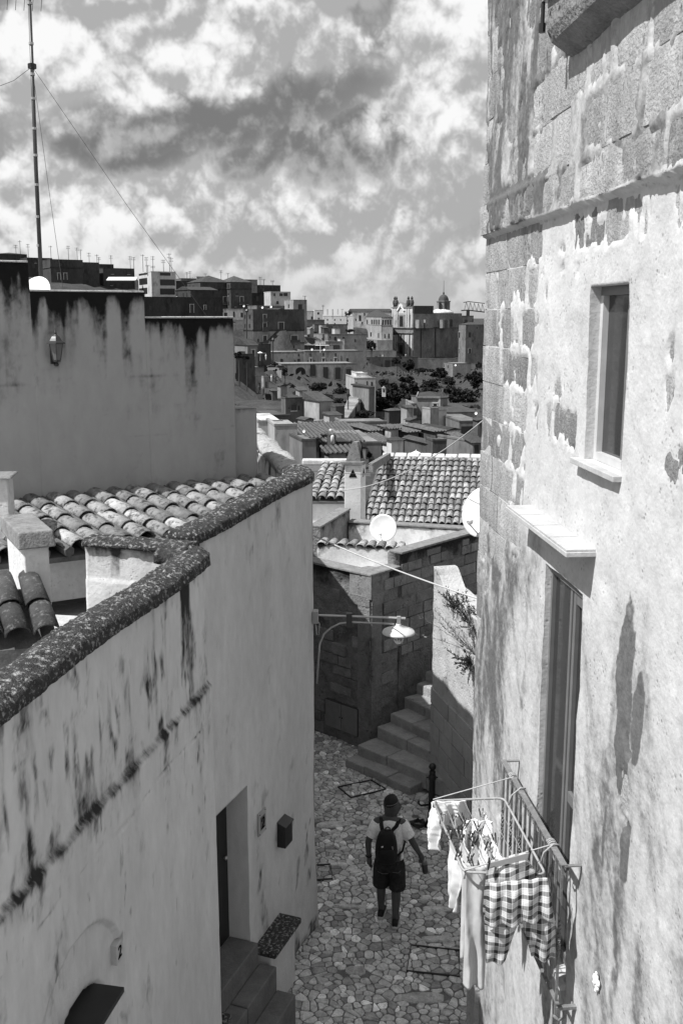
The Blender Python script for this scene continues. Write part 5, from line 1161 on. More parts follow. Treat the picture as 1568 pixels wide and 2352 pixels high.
for s, kn, an in ((-1, (-.105, .085, .50), (-.105, .115, .10)), (1, (.095, .01, .49), (.085, -.09, .10))):
    hp = j((s * .095, 0, .88), (.095, .095), pel); t = j((s * .10, kn[1] * .5, .70), (.085, .085), hp); k = j(kn, (.058, .060), t); c = j((kn[0], (kn[1] * .68 + an[1] * .32) - .015, .36), (.060, .064), k); a = j(an, (.036, .040), c); ft = j((an[0] + .01, an[1] + .08, .05), (.035, .03), a)
me = bpy.data.meshes.new('body'); me.from_pydata([tuple(v) for v in V], E, []); me.update(); body = link('body', me, M_SKIN, man)
sk = body.modifiers.new('skin', 'SKIN'); 
for i, r in enumerate(R_): me.skin_vertices[0].data[i].radius = r
me.skin_vertices[0].data[0].use_root = True
ss = body.modifiers.new('sub', 'SUBSURF'); ss.levels = 2; ss.render_levels = 2
def loft(rings, k=20, cap=True):      # rings: (cx, cy, z, rx, ry)
    m_ = MB(); vs = []
    for cx_, cy_, z, rx, ry in rings: vs += [pw(cx_ + rx * math.cos(2 * math.pi * i / k), cy_ + ry * math.sin(2 * math.pi * i / k), z) for i in range(k)]
    n = len(rings); fs = [(a * k + i, a * k + (i + 1) % k, (a + 1) * k + (i + 1) % k, (a + 1) * k + i) for a in range(n - 1) for i in range(k)]
    if cap: fs += [tuple(range(k - 1, -1, -1)), tuple(range((n - 1) * k, n * k))]
    m_.add(vs, fs); return m_
sh_ = loft([(0, 0, .93, .190, .140), (0, 0, .945, .190, .142), (0, 0, 1.02, .182, .136), (0, 0, 1.12, .178, .130), (0, .0, 1.24, .196, .136), (0, .0, 1.34, .212, .136), (0, .0, 1.41, .200, .122), (0, .005, 1.455, .140, .098), (0, .012, 1.485, .082, .078), (0, .015, 1.50, .068, .068)], 24)
for s, el in ((-1, (-.275, -.045, 1.16)), (1, (.300, -.03, 1.165))):
    a = (s * .150, 0, 1.415); m = tuple(a[i] * .30 + el[i] * .70 for i in range(3)); m1 = tuple(a[i] * .68 + el[i] * .32 for i in range(3))
    sh_.tube([pw(*a), pw(*m1), pw(*m), pw(*[m[i] + (m[i] - a[i]) * .04 for i in range(3)])], [.082, .084, .076, .074], 14)
so = sh_.build('t_shirt', M_SHIRT, man, True)
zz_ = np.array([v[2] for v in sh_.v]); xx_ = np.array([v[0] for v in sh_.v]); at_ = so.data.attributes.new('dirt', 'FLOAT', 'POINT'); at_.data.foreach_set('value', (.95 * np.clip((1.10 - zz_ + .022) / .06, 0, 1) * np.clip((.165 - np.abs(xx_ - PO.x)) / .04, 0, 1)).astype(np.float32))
sr = loft([(0, 0, .965, .168, .126), (0, 0, .90, .190, .142), (0, .005, .82, .202, .150), (0, .008, .78, .198, .146)], 22)
for s, kn in ((-1, (-.105, .085, .50)), (1, (.095, .01, .49))):
    sr.tube([pw(s * .095, 0, .84), pw(s * .10, kn[1] * .35, .72), pw(s * .106, kn[1] * .75, .58), pw(s * .106, kn[1] * .98, .50), pw(s * .106, kn[1] * 1.0, .485)], [.104, .108, .106, .108, .106], 16)
sr.build('shorts', M_SHORT, man, True)
for s, z in ((1, .80), (-1, .78)): MB().tube([pw(.03 * s + .02, -.150, z), pw(.10 * s + .02, -.142, z - .012), pw(.15 * s, -.115, z + .004)], .004, 5).build('pocket_seam', plain('seam', .12, .8), man)
# hair, headband line, ear, glasses, nose
hb = MB(); k = 18; rings = []
fx, fy = .90, .436          # facing direction of the head
def hp_(a, e, r): 
    d = Vector((math.cos(a) * math.cos(e), math.sin(a) * math.cos(e), math.sin(e))); return pw(.016 + d.x * .098 * r, .046 + d.y * .104 * r, 1.665 + d.z * .112 * r)
fa = math.atan2(fy, fx); vs = []; ne, na = 9, 22
for ie in range(ne + 1):
    for ia_ in range(na):
        a = 2 * math.pi * ia_ / na; back = (1 - math.cos(a - fa)) / 2; e_low = .42 - back * .85; e = e_low + (math.pi / 2 - e_low) * ie / ne
        r = .95 + .06 * (ie > 0) + .09 * max(0, math.cos(a - fa)) * math.exp(-((e - 1.15) / .4) ** 2) + .03 * math.sin(a * 7 + ie * 2); vs.append(hp_(a, e, r))
fs = [(e * na + i, e * na + (i + 1) % na, (e + 1) * na + (i + 1) % na, (e + 1) * na + i) for e in range(ne) for i in range(na)] + [tuple(range(na - 1, -1, -1))]
hb.add(vs, fs); hb.build('hair', M_HAIR, man, True)
MB().tube([hp_(fa + x, .55 - .45 * abs(x) / 2.4, 1.07) for x in np.linspace(-2.6, -.75, 10)], .006, 5).build('headband', plain('headband_grey', .10, .7), man)
hd_ = Vector((fx, fy, 0)); sd_v = Vector((fy, -fx, 0))
MB().lathe(pw(.016 + sd_v.x * .088, .046 + sd_v.y * .088, 1.62), [(.004, -.002), (.026, .0), (.03, .010), (.015, .016)], 10, RZ @ (sd_v * .9 - hd_ * .35)).build('ear', M_SKIN, man, True)
nz_ = pw(.016 + fx * .10, .046 + fy * .10, 1.615); MB().lathe(nz_, [(.016, -.02), (.017, .0), (.010, .02), (.002, .032)], 8, RZ @ Vector((fx, fy, .25))).build('nose', M_SKIN, man, True)
for s in (-1, 1): MB().lathe(pw(.016 + fx * .092 + sd_v.x * s * .034, .046 + fy * .092 + sd_v.y * s * .034, 1.645), [(.024, -.004), (.026, .004), (.018, .009)], 10, RZ @ Vector((fx, fy, 0))).build('sunglass_lens', M_BAG, man)
MB().tube([pw(.016 + fx * .085 + sd_v.x * .058, .046 + fy * .085 + sd_v.y * .058, 1.648), pw(.016 + sd_v.x * .098, .046 + sd_v.y * .098, 1.645)], .005, 5).build('sunglass_arm', M_BAG, man)
MB().obox(pw(.016 + fx * .085 - sd_v.x * .022, .046 + fy * .085 - sd_v.y * .022, 1.578), (RZ @ sd_v) * .044, (RZ @ hd_) * .012, Zv * .010).build('mouth', plain('lips', .05, .6), man, bevel=.003)
# hands: palm, four fingers and thumb
def hand(s, hd, curl, dirv):
    m_ = MB(); c = Vector(hd); dv = Vector(dirv).normalized(); sd2 = Vector((0, 1, 0)); sd2 = (sd2 - dv * sd2.dot(dv)).normalized(); inn = dv.cross(sd2) * (1 if s > 0 else -1)
    inn = inn if inn.x * s < 0 else -inn
    P = lambda q: pw(*(c + q))
    m_.tube([P(dv * -.02), P(dv * .025), P(dv * .06)], [.030, .036, .032], 10)
    for f in range(4):
        b = dv * .055 + sd2 * (.027 - f * .018); l = (.070, .078, .072, .058)[f]
        q1 = b + dv * l * .45 + inn * curl * .012; q2 = q1 + (dv * (1 - curl * .8) + inn * curl).normalized() * l * .35; q3 = q2 + (dv * (.6 - curl) + inn * curl * 1.2).normalized() * l * .28
        m_.tube([P(b - dv * .02), P(q1), P(q2), P(q3)], [.0095, .009, .0085, .007], 7)
    m_.tube([P(sd2 * .028), P(sd2 * .048 + dv * .03 + inn * .008), P(sd2 * .044 + dv * .062 + inn * .02 * (1 + curl))], [.012, .010, .008], 7)
    m_.build('hand', M_SKIN, man, True)
hand(-1, J[-1], .5, (.0, .12, -1)); hand(1, J[1], .95, (.30, .25, -.92))
MB().tube([pw(-.268 + .034 * math.cos(a), .037 + .034 * math.sin(a), .915) for a in np.linspace(0, 6.3, 14)], .010, 6, False).build('wristband', M_BAG, man)
# shoes
for s, an, tw in ((-1, (-.105, .115, .10), .12), (1, (.085, -.09, .10), .05)):
    c = Vector((an[0], an[1], 0)); dv = Vector((tw, 1, 0)).normalized(); sd2 = Vector((dv.y, -dv.x, 0)); up_, so_ = MB(), MB()
    prof = [(-.075, .026, .075), (-.06, .038, .105), (0, .042, .115), (.06, .044, .095), (.12, .050, .070), (.17, .046, .055), (.205, .026, .040)]
    def ringz(w, z0, z1, q): return [pw(*(c + dv * q + sd2 * (w * x) + Zv * (z0 + (z1 - z0) * y))) for x, y in ((-1, 0), (-1.0, .5), (-.6, .95), (0, 1), (.6, .95), (1.0, .5), (1, 0))]
    for m_, lo, hi, gw in ((up_, .030, None, 1.0), (so_, -.012, .032, 1.13)):
        vs = []
        for q, w, h in prof: vs += ringz(w * gw, lo, h if hi is None else hi, q * (1.06 if hi else 1))
        n = 7; fs = [(a * n + i, a * n + (i + 1) % n, (a + 1) * n + (i + 1) % n, (a + 1) * n + i) for a in range(len(prof) - 1) for i in range(n)] + [tuple(range(n - 1, -1, -1)), tuple(range((len(prof) - 1) * n, len(prof) * n))]
        m_.add(vs, fs)
    sho = up_.build('shoe', M_SHOE, man, True); so_.build('sole', M_SOLE, sho, True)
# backpack: a thing of its own on his back
bag = thing('backpack', 'small black backpack with shoulder straps on the walking man', 'backpack', pw(-.03, -.20, .98))
m_ = MB(); vs = []; k = 20; prof = [(.0, .99, .02), (.06, .985, .8), (.5, 1.0, .0)]
rows = [(.99, .105, .060), (1.00, .128, .080), (1.05, .140, .092), (1.15, .142, .096), (1.25, .135, .092), (1.33, .118, .082), (1.39, .092, .065), (1.415, .060, .045)]
for z, rx, ry in rows:
    for i in range(k):
        a = 2 * math.pi * i / k; cxx = math.copysign(abs(math.cos(a)) ** .7, math.cos(a)); syy = math.copysign(abs(math.sin(a)) ** .7, math.sin(a)); vs.append(pw(-.035 + rx * cxx, -.215 + ry * syy, z))
n = len(rows); m_.add(vs, [(a * k + i, a * k + (i + 1) % k, (a + 1) * k + (i + 1) % k, (a + 1) * k + i) for a in range(n - 1) for i in range(k)] + [tuple(range(k - 1, -1, -1)), tuple(range((n - 1) * k, n * k))])
m_.build('pack', M_BAG, bag, True)
m_ = MB(); vs = []; rows = [(1.01, .10, .03), (1.03, .115, .045), (1.15, .115, .05), (1.19, .10, .04), (1.205, .08, .02)]
for z, rx, ry in rows: vs += [pw(-.035 + rx * math.cos(2 * math.pi * i / 14), -.295 + ry * math.sin(2 * math.pi * i / 14), z) for i in range(14)]
m_.add(vs, [(a * 14 + i, a * 14 + (i + 1) % 14, (a + 1) * 14 + (i + 1) % 14, (a + 1) * 14 + i) for a in range(4) for i in range(14)] + [tuple(range(13, -1, -1)), tuple(range(56, 70))]); m_.build('front_pocket', M_BAG, bag, True)
def strap(pts_, w, nm='strap'):
    P_ = [pw(*p) for p in pts_]; m_ = MB(); vs = []
    for i, p in enumerate(P_):
        t = (P_[min(i + 1, len(P_) - 1)] - P_[max(i - 1, 0)]).normalized(); s2 = t.cross(Vector((0, 0, 1)) if abs(t.z) < .9 else Vector((0, 1, 0))).normalized(); u = t.cross(s2)
        vs += [p + s2 * w + u * .006, p - s2 * w + u * .006, p - s2 * w - u * .006, p + s2 * w - u * .006]
    n = len(P_); m_.add(vs, [(a * 4 + i, a * 4 + (i + 1) % 4, (a + 1) * 4 + (i + 1) % 4, (a + 1) * 4 + i) for a in range(n - 1) for i in range(4)] + [(3, 2, 1, 0), tuple(range((n - 1) * 4, n * 4))]); m_.build(nm, M_BAG, bag)
strap([(-.09, -.16, 1.385), (-.105, -.115, 1.445), (-.11, -.02, 1.49), (-.11, .08, 1.46)], .024); strap([(.03, -.16, 1.385), (.09, -.12, 1.435), (.125, -.02, 1.480), (.125, .08, 1.44)], .024)
strap([(.09, -.20, 1.04), (.17, -.14, 1.10), (.20, -.03, 1.17), (.19, .06, 1.22)], .012)
MB().tube([pw(-.05, -.20, 1.41), pw(-.045, -.205, 1.45), (pw(-.02, -.205, 1.465)), pw(.005, -.205, 1.45), pw(.01, -.20, 1.41)], .008, 6).build('grab_handle', M_BAG, bag, True)
MB().obox(pw(-.095, -.345, 1.235) + Vector((0, .025, 0)), (.024, 0, .006), (0, .006, 0), (0, 0, .016)).build('badge', M_DISH, bag)
MB().tube([pw(.035, -.303, 1.25), pw(.042, -.303, 1.215), pw(.05, -.30, 1.20), pw(.052, -.30, 1.23), pw(.045, -.302, 1.25)], .003, 5).build('zip_pull', M_GALV, bag)
# bottle hanging from his right hand by its loop
bt = thing('water_bottle', 'dark water bottle held by its loop in the walking man right hand', 'bottle', pw(.468, .16, .60)); dvb = RZ @ Vector((-.12, -.05, 1)).normalized(); bb = pw(.475, .165, .615)
MB().lathe(bb, [(.018, 0), (.034, .008), (.038, .03), (.038, .135)], 16, dvb).build('flask', plain('dark_bottle', .035, .35), bt, True)
MB().lathe(bb + dvb * .136, [(.037, 0), (.037, .035), (.030, .048)], 16, dvb).build('collar', plain('grey_bottle_collar', .16, .5), bt, True)
MB().lathe(bb + dvb * .185, [(.026, 0), (.026, .03), (.020, .036)], 14, dvb).build('cap', plain('pale_cap', .45, .5), bt, True)
MB().tube([bb + dvb * .20 + Vector((.025, 0, 0)), bb + dvb * .25 + Vector((.03, 0, 0)), pw(.437, .135, .845), bb + dvb * .25 - Vector((.035, 0, 0)), bb + dvb * .20 - Vector((.025, 0, 0))], .006, 6).build('loop', M_BAG, bt, True)
# ================================================================== the town across the valley
REG = {'r1': (501.8, 627.2), 'r2': (815.4, 627.2), 'r3': (501.8, 815.4), 'r4': (815.4, 815.4), 'r5': (313.6, 564.5)}
FS = 2.2      # the far side of the valley: doors and windows there give the distances
def atF(x, y, Y): return at_Y(x, y, Y * FS)
def D(r, x, y): o = REG[r]; return o[0] + x / 5.0, o[1] + y / 5.0
def far_mat(tone, kind='s'):
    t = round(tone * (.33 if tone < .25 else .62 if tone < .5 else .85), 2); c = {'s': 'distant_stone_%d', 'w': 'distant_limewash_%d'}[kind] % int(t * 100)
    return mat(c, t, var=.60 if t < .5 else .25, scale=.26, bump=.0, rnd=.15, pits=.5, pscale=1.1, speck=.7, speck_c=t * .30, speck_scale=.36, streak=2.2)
M_FROOF = mat('distant_tile_roof', .05, var=.6, scale=.9, bump=.9, bscale=5, bdist=.12, rnd=.3, speck=.6, speck_c=.02, speck_scale=1.6)
M_FRIB = mat('distant_tile_rows', .10, var=.7, scale=2.2, bump=0, speck=.6, speck_c=.03, speck_scale=1.9)
M_FWIN = plain('distant_window', .02, .4, .5); M_FFRAME = plain('distant_window_frame', .48, .8)
BASES = []; SIGHT = []
def k_of(x, y): return (x - CX) / (F * CP + (CY - y) * SP)
def far_house(reg, xl, xc, xr, yt, yb, Y, yaw, tone, label, wins=(), roof=None, frames=(), ldepth=7.0, name='town_house', cat='house', sill=None, kind='s', group=None, cornice=()):
    ldepth = ldepth * 1.9
    xc_, yt_ = D(reg, xc, yt); xl_ = D(reg, xl, 0)[0]; xr_ = D(reg, xr, 0)[0]; yb_ = D(reg, 0, yb)[1]
    C = atF(xc_, yt_, Y); zb = atF(xc_, yb_, Y).z; ps = math.radians(yaw); ym = (yt_ + yb_) / 2; zt = C.z
    r = Vector((math.cos(ps), math.sin(ps), 0)); l = Vector((-math.sin(ps), math.cos(ps), 0)); C.x = k_of(xc_, ym) * Y * FS
    C0 = Vector((C.x, C.y, 0)); kr = k_of(xr_, ym); kl = k_of(xl_, ym)
    tr = (kr * C0.y - C0.x) / (r.x - kr * r.y) if xr > xc else ldepth
    tl = (kl * C0.y - C0.x) / (l.x - kl * l.y) if xl < xc and abs(l.x - kl * l.y) > .02 else ldepth
    if tl < 1 or tl > 120: tl = ldepth
    Rv, Lv = r * tr, l * tl; t = thing(name, label, cat, (C0.x + (Rv.x + Lv.x) / 2, C0.y + (Rv.y + Lv.y) / 2, zb), group)
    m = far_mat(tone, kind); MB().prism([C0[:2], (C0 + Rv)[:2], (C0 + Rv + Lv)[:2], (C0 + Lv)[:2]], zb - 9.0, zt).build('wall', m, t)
    nr = Vector((r.y, -r.x, 0)); nl = Vector((-l.y, l.x, 0))
    if nr.y > 0: nr = -nr
    if nl.x > 0: nl = -nl
    if cat == 'house' and len(wins) < 4:
        ra_ = random.Random(label); Hh = zt - zb
        for d_, n_, L_ in ((r, nr, tr), (l, nl, tl)):
            for row_ in range(max(1, int(Hh / 3.3))):
                for c_ in range(max(1, int(L_ / 4.2))):
                    if ra_.random() < .55:
                        u_ = (c_ + .5 + ra_.uniform(-.2, .2)) * L_ / max(1, int(L_ / 4.2)); w_w = ra_.uniform(.7, 1.1); h_w = ra_.choice((1.0, 1.4, 2.0)); z_w = zt - 1.0 - h_w - row_ * 3.2
                        if z_w < zb + .2 or u_ + w_w > L_ - .3: continue
                        w2 = MB().obox(C0 + d_ * u_ + Zv * z_w - n_ * .1, d_ * w_w, n_ * .14, Zv * h_w).build('window', M_FWIN, t)
                        if ra_.random() < .5: MB().obox(C0 + d_ * (u_ - .12) + Zv * (z_w - .16) - n_ * .1, d_ * (w_w + .24), n_ * .24, Zv * .14).build('sill', M_FFRAME, w2)
    for q in wins:
        x0, y0 = D(reg, q[0], q[1]); x1, y1 = D(reg, q[2], q[3]); right = (q[0] + q[2]) / 2 >= xc
        n, d = (nr, r) if right else (nl, l); a = at_plane(x0, y1, C0, n); b = at_plane(x1, y1, C0, n); c = at_plane(x0, y0, C0, n)
        a.z = min(max(a.z, zb - .3), zt); w = (b - a); w.z = 0; h = min(c.z - a.z, zt - a.z - .05)
        if h < .1: continue
        ob = MB().obox(a - n * .15, w, n * .19, Zv * h).build('window', M_FWIN, t)
        if len(q) > 4:
            f = w.normalized() * .16
            for s_, ln in ((a - f, f), (a + w, f)): MB().obox(s_ - n * .1, ln, n * .20, Zv * (h + .16)).build('frame', M_FFRAME, ob)
            MB().obox(a - f * 1.5 + Zv * (h + .17) - n * .1, w + f * 3, n * .26, Zv * .16).build('lintel', M_FFRAME, ob)
        if len(q) > 5:      # small balcony
            MB().obox(a - w * .3 - Zv * .25, w * 1.6, n * .8, Zv * .16).build('balcony', far_mat(.3), ob)
            MB().obox(a - w * .3 - Zv * .08 + n * .72, w * 1.6, n * .06, Zv * .95).build('balcony_rail', M_IRON, ob)
    for yc_ in cornice:
        z = atF(xc_, D(reg, 0, yc_)[1], Y).z
        MB().prism([(C0 + nr * .22 + nl * .22)[:2], (C0 + Rv + nr * .22)[:2], (C0 + Rv)[:2], C0[:2]], z, z + .35).build('cornice', far_mat(tone * .8), t)
        MB().prism([(C0 + nr * .01 + nl * .22)[:2], C0[:2], (C0 + Lv)[:2], (C0 + Lv + nl * .22)[:2]], z + .01, z + .34).build('cornice', far_mat(tone), t)
    ov = .25; c4 = [C0 + nr * ov + nl * ov, C0 + Rv + nr * ov - nl * ov, C0 + Rv + Lv - nr * ov - nl * ov, C0 + Lv - nr * ov + nl * ov]
    if roof is None:
        th = .3
        for a, b in ((0, 1), (3, 0)):
            p, q = [C0, C0 + Rv, C0 + Rv + Lv, C0 + Lv][a], [C0, C0 + Rv, C0 + Rv + Lv, C0 + Lv][b]; d = (q - p); n = Vector((d.y, -d.x, 0)).normalized()
            MB().obox(p + n * .05 + Zv * (zt + .004), d, -n * th, Zv * .22).build('parapet', far_mat(tone * .9, kind), t)
    else:
        kind_, ya = roof[0], roof[1]; za = at_Y(xc_, D(reg, 0, ya)[1], Y * FS + (tl * .5)).z; za = max(za, zt + .3)
        B_ = [Vector((p.x, p.y, zt + .005)) for p in c4]; up = Zv * (za - zt)
        if kind_ == 'gable':       # ridge along the right-hand face
            r0 = (B_[0] + B_[3]) / 2 + up; r1 = (B_[1] + B_[2]) / 2 + up; MB().add(B_ + [r0, r1], [(0, 1, 5, 4), (2, 3, 4, 5), (3, 0, 4), (1, 2, 5), (3, 2, 1, 0)]).build('roof', M_FROOF, t)
        elif kind_ == 'gable2':    # ridge runs away from the viewer
            r0 = (B_[0] + B_[1]) / 2 + up; r1 = (B_[3] + B_[2]) / 2 + up; MB().add(B_ + [r0, r1], [(3, 0, 4, 5), (1, 2, 5, 4), (0, 1, 4), (2, 3, 5), (3, 2, 1, 0)]).build('roof', M_FROOF, t)
        elif kind_ == 'hip':
            m0 = sum(B_, Vector()) / 4; r0 = m0.lerp((B_[0] + B_[3]) / 2, .35 if tr > tl else .02) + up; r1 = m0.lerp((B_[1] + B_[2]) / 2, .35 if tr > tl else .02) + up
            MB().add(B_ + [r0, r1], [(0, 1, 5, 4), (2, 3, 4, 5), (3, 0, 4), (1, 2, 5), (3, 2, 1, 0)]).build('roof', M_FROOF, t)
        elif kind_ == 'shed':
            MB().add(B_ + [B_[3] + up, B_[2] + up], [(0, 1, 5, 4), (0, 4, 3), (1, 2, 5), (3, 4, 5, 2), (3, 2, 1, 0)]).build('roof', M_FROOF, t)
        if kind_ in ('shed', 'gable') and Y < 66:      # rows of tiles where they still show
            e0, e1 = B_[0], B_[1]; h0, h1 = (B_[3] + up, B_[2] + up) if kind_ == 'shed' else (r0, r1); nrib = max(4, int((e1 - e0).length / .42)); rib = MB()
            for i in range(nrib + 1):
                a_, b_ = e0.lerp(e1, i / nrib), h0.lerp(h1, i / nrib); rib.tube([a_ + Zv * .03, b_ + Zv * .03], .12, 5)
            ro = rib.build('tile_rows', M_FRIB, t); ro['kind'] = 'stuff'
    cx_, cy_ = (C0 + (Rv + Lv) / 2)[:2]; BASES.append((cx_, cy_, zb - .3)); BASES.append((C0.x, C0.y, zb - .3)); BASES.append(((C0 + Rv).x, (C0 + Rv).y, zb - .3))
    SIGHT.append((C0.x, C0.y, zb)); SIGHT.append(((C0 + Rv).x, (C0 + Rv).y, zb)); SIGHT.append(((C0 + Rv / 2).x, (C0 + Rv / 2).y, zb))
    return dict(t=t, C=C0, R=Rv, L=Lv, nr=nr, nl=nl, zt=zt, zb=zb, r=r, l=l)
def grid(x0, x1, y0, y1, nx, ny, w, h): return [(x0 + (x1 - x0) * (i + .5) / nx - w / 2, y0 + (y1 - y0) * (j + .5) / ny - h / 2, x0 + (x1 - x0) * (i + .5) / nx + w / 2, y0 + (y1 - y0) * (j + .5) / ny + h / 2) for i in range(nx) for j in range(ny)]
FH = far_house
# ---- left skyline, above the blank wall
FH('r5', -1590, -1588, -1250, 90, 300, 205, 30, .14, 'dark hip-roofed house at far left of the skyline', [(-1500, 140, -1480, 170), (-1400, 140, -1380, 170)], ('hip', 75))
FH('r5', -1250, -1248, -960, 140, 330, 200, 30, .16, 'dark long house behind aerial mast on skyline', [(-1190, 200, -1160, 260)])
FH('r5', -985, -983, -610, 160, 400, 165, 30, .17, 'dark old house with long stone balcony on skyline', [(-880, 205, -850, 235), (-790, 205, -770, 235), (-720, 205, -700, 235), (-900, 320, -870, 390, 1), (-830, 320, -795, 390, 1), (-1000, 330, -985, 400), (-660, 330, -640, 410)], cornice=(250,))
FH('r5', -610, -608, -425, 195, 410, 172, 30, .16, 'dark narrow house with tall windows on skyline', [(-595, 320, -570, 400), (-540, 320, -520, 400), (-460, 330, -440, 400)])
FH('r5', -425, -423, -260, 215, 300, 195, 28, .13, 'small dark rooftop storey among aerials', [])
FH('r5', -380, -378, -20, 260, 470, 175, 30, .14, 'low dark house with pale awning below apartment block', [(-320, 280, -270, 300), (-230, 280, -180, 300), (-300, 385, -60, 430)])
FH('r5', 25, 175, 455, 300, 590, 168, 24, .62, 'modern pale apartment block with recessed balconies on skyline', [(35, 380, 128, 452), (35, 490, 128, 560), (30, 310, 128, 345), (272, 385, 443, 455), (272, 490, 443, 560), (272, 308, 390, 342)], kind='w')
FH('r5', 88, 90, 990, 592, 850, 150, 32, .13, 'long ruinous dark house below the apartment block', [(150, 690, 175, 740), (300, 690, 325, 740), (420, 690, 445, 770), (470, 680, 505, 770), (618, 680, 658, 770, 1), (775, 690, 797, 735, 1), (900, 700, 920, 760), (940, 700, 960, 760)])
FH('r5', 455, 457, 735, 408, 620, 188, 30, .15, 'dark long house right of the apartment block', [(470, 540, 495, 592, 1), (540, 540, 560, 592, 1), (600, 560, 620, 600, 1)])
FH('r5', 620, 622, 930, 505, 620, 160, 32, .14, 'dark house with gabled tiled roof before the palace', [(740, 560, 760, 590)], ('gable', 470))
FH('r5', 510, 512, 690, 378, 440, 215, 20, .25, 'flat rooftop block with aerials behind dark houses', [])
FH('r5', 690, 692, 870, 358, 440, 220, 20, .55, 'white rooftop block behind the palace roof', [], kind='w')
FH('r5', 733, 735, 1082, 415, 760, 178, 30, .19, 'dark palace wing with hip roof and small attic window', [(1000, 440, 1028, 476), (1000, 590, 1032, 670, 1, 1), (860, 600, 880, 660)], ('hip', 340), cornice=(495,))
FH('r5', 1080, 1082, 1325, 415, 760, 179, 30, .18, 'dark palace wing with pedimented pale window and hip roof', [(1195, 440, 1220, 476), (1190, 590, 1226, 670, 1, 1)], ('hip', 345), cornice=(495,))
FH('r5', 1235, 1237, 1388, 392, 560, 200, 28, .30, 'pale roof terrace block right of the palace', [])
FH('r5', 998, 1000, 1228, 732, 850, 168, 10, .52, 'low white house below the palace windows', [(1005, 768, 1040, 815), (1110, 755, 1128, 815), (1196, 768, 1225, 818)], kind='w')
# ---- block stepping down to the right (region 1)
FH('r1', 443, 445, 712, 142, 330, 190, 30, .13, 'dark stepped house at end of the hilltop row', [(480, 165, 500, 180)])
FH('r1', 380, 382, 525, 235, 380, 182, 30, .11, 'small black gap house beside the palace', [])
FH('r1', 522, 600, 828, 218, 400, 185, 20, .60, 'white terraced house with roof loggia on hill edge', [(665, 322, 690, 356), (632, 232, 652, 264), (700, 232, 738, 264), (748, 228, 792, 264)], kind='w')
FH('r1', 755, 860, 1014, 312, 440, 178, 32, .42, 'square two-toned house at tip of the hilltop row', [(915, 358, 960, 420), (800, 360, 812, 400)])
FH('r1', 440, 442, 760, 380, 440, 172, 20, .28, 'low terrace house with white dishes under the hill', [(470, 395, 490, 420), (560, 390, 580, 415)])
b_ = FH('r1', 285, 398, 985, 422, 890, 150, 30, .22, 'large old town palace with lit left flank and iron balconies', [(300, 480, 312, 522), (350, 480, 365, 522), (300, 586, 312, 626), (350, 586, 365, 626), (515, 482, 548, 550, 1, 1), (512, 580, 552, 650, 1, 1), (690, 572, 748, 655, 1), (838, 572, 880, 640), (895, 572, 932, 650), (655, 442, 690, 480), (735, 442, 780, 480), (515, 722, 555, 803, 1, 1), (700, 722, 738, 803, 1, 1), (835, 722, 905, 798, 1, 1), (447, 755, 466, 790), (525, 842, 546, 872), (857, 832, 872, 866)], cornice=(660, 815))
mlow = far_mat(.40); C0, Rv = b_['C'], b_['R']; z0_ = atF(*D('r1', 398, 885), 150).z; z1_ = atF(*D('r1', 398, 672), 150).z
MB().obox(C0 + b_['nr'] * .005 + Zv * z0_, Rv, b_['nr'] * .03, Zv * (z1_ - z0_)).build('lower_storey_render', mlow, b_['t'])
FH('r1', 620, 622, 818, 440, 490, 153, 30, .18, 'gabled attic front on roof of the large town palace', [(655, 448, 690, 482), (738, 448, 780, 482)], ('gable2', 405), ldepth=5)
FH('r1', 860, 930, 1095, 440, 540, 228, 12, .58, 'white terraced house on the sunny slope', [(1062, 498, 1082, 532), (930, 470, 945, 500)], kind='w')
FH('r1', 1085, 1100, 1198, 428, 540, 235, 10, .70, 'tall bright white block on the sunny slope', [(1140, 512, 1148, 530), (1152, 512, 1160, 530)], kind='w')
w_ = FH('r1', 1196, 1200, 1545, 496, 612, 262, 5, .72, 'long bright white house with small windows and chimneys', [(1244, 528, 1256, 546), (1326, 528, 1338, 546), (1396, 528, 1406, 546), (1474, 535, 1486, 560), (1244, 572, 1256, 612), (1327, 572, 1340, 612), (1472, 570, 1484, 600)], kind='w')
for u in (.13, .30, .47): MB().obox(w_['C'] + w_['R'] * u + w_['L'] * .3 + Zv * w_['zt'], w_['r'] * .8, w_['l'] * .8, Zv * 4.0).build('chimney', far_mat(.6, 'w'), w_['t'])
FH('r1', 985, 987, 1216, 540, 640, 215, 20, .30, 'pale retaining wall above the parked cars', [], name='retaining_wall', cat='wall', ldepth=2)
FH('r1', 1100, 1102, 1480, 592, 700, 205, 15, .26, 'long grey garden wall below the white house', [], name='retaining_wall', cat='wall', ldepth=2)
FH('r1', 985, 1195, 1252, 706, 840, 192, 25, .34, 'low house with pale corner beneath the garden wall', [(1185, 745, 1195, 765)])
FH('r1', 1250, 1252, 1700, 705, 835, 190, 16, .30, 'low terraced house with dark window below scrub', [(1354, 768, 1386, 806), (1270, 725, 1285, 745), (1560, 760, 1575, 790)])
FH('r1', 1225, 1227, 1420, 790, 900, 170, 18, .38, 'small terrace house with columns above the long house', [(1340, 830, 1352, 880), (1375, 830, 1390, 880)])
FH('r1', 985, 987, 1225, 830, 910, 165, 18, .12, 'dark cafe terrace beneath the white awning', [])
FH('r1', 600, 602, 985, 912, 1062, 140, 16, .36, 'left half of long two-storey house above the arches', [(712, 985, 740, 1047), (905, 985, 935, 1047), (912, 925, 926, 955), (870, 1000, 885, 1020)])
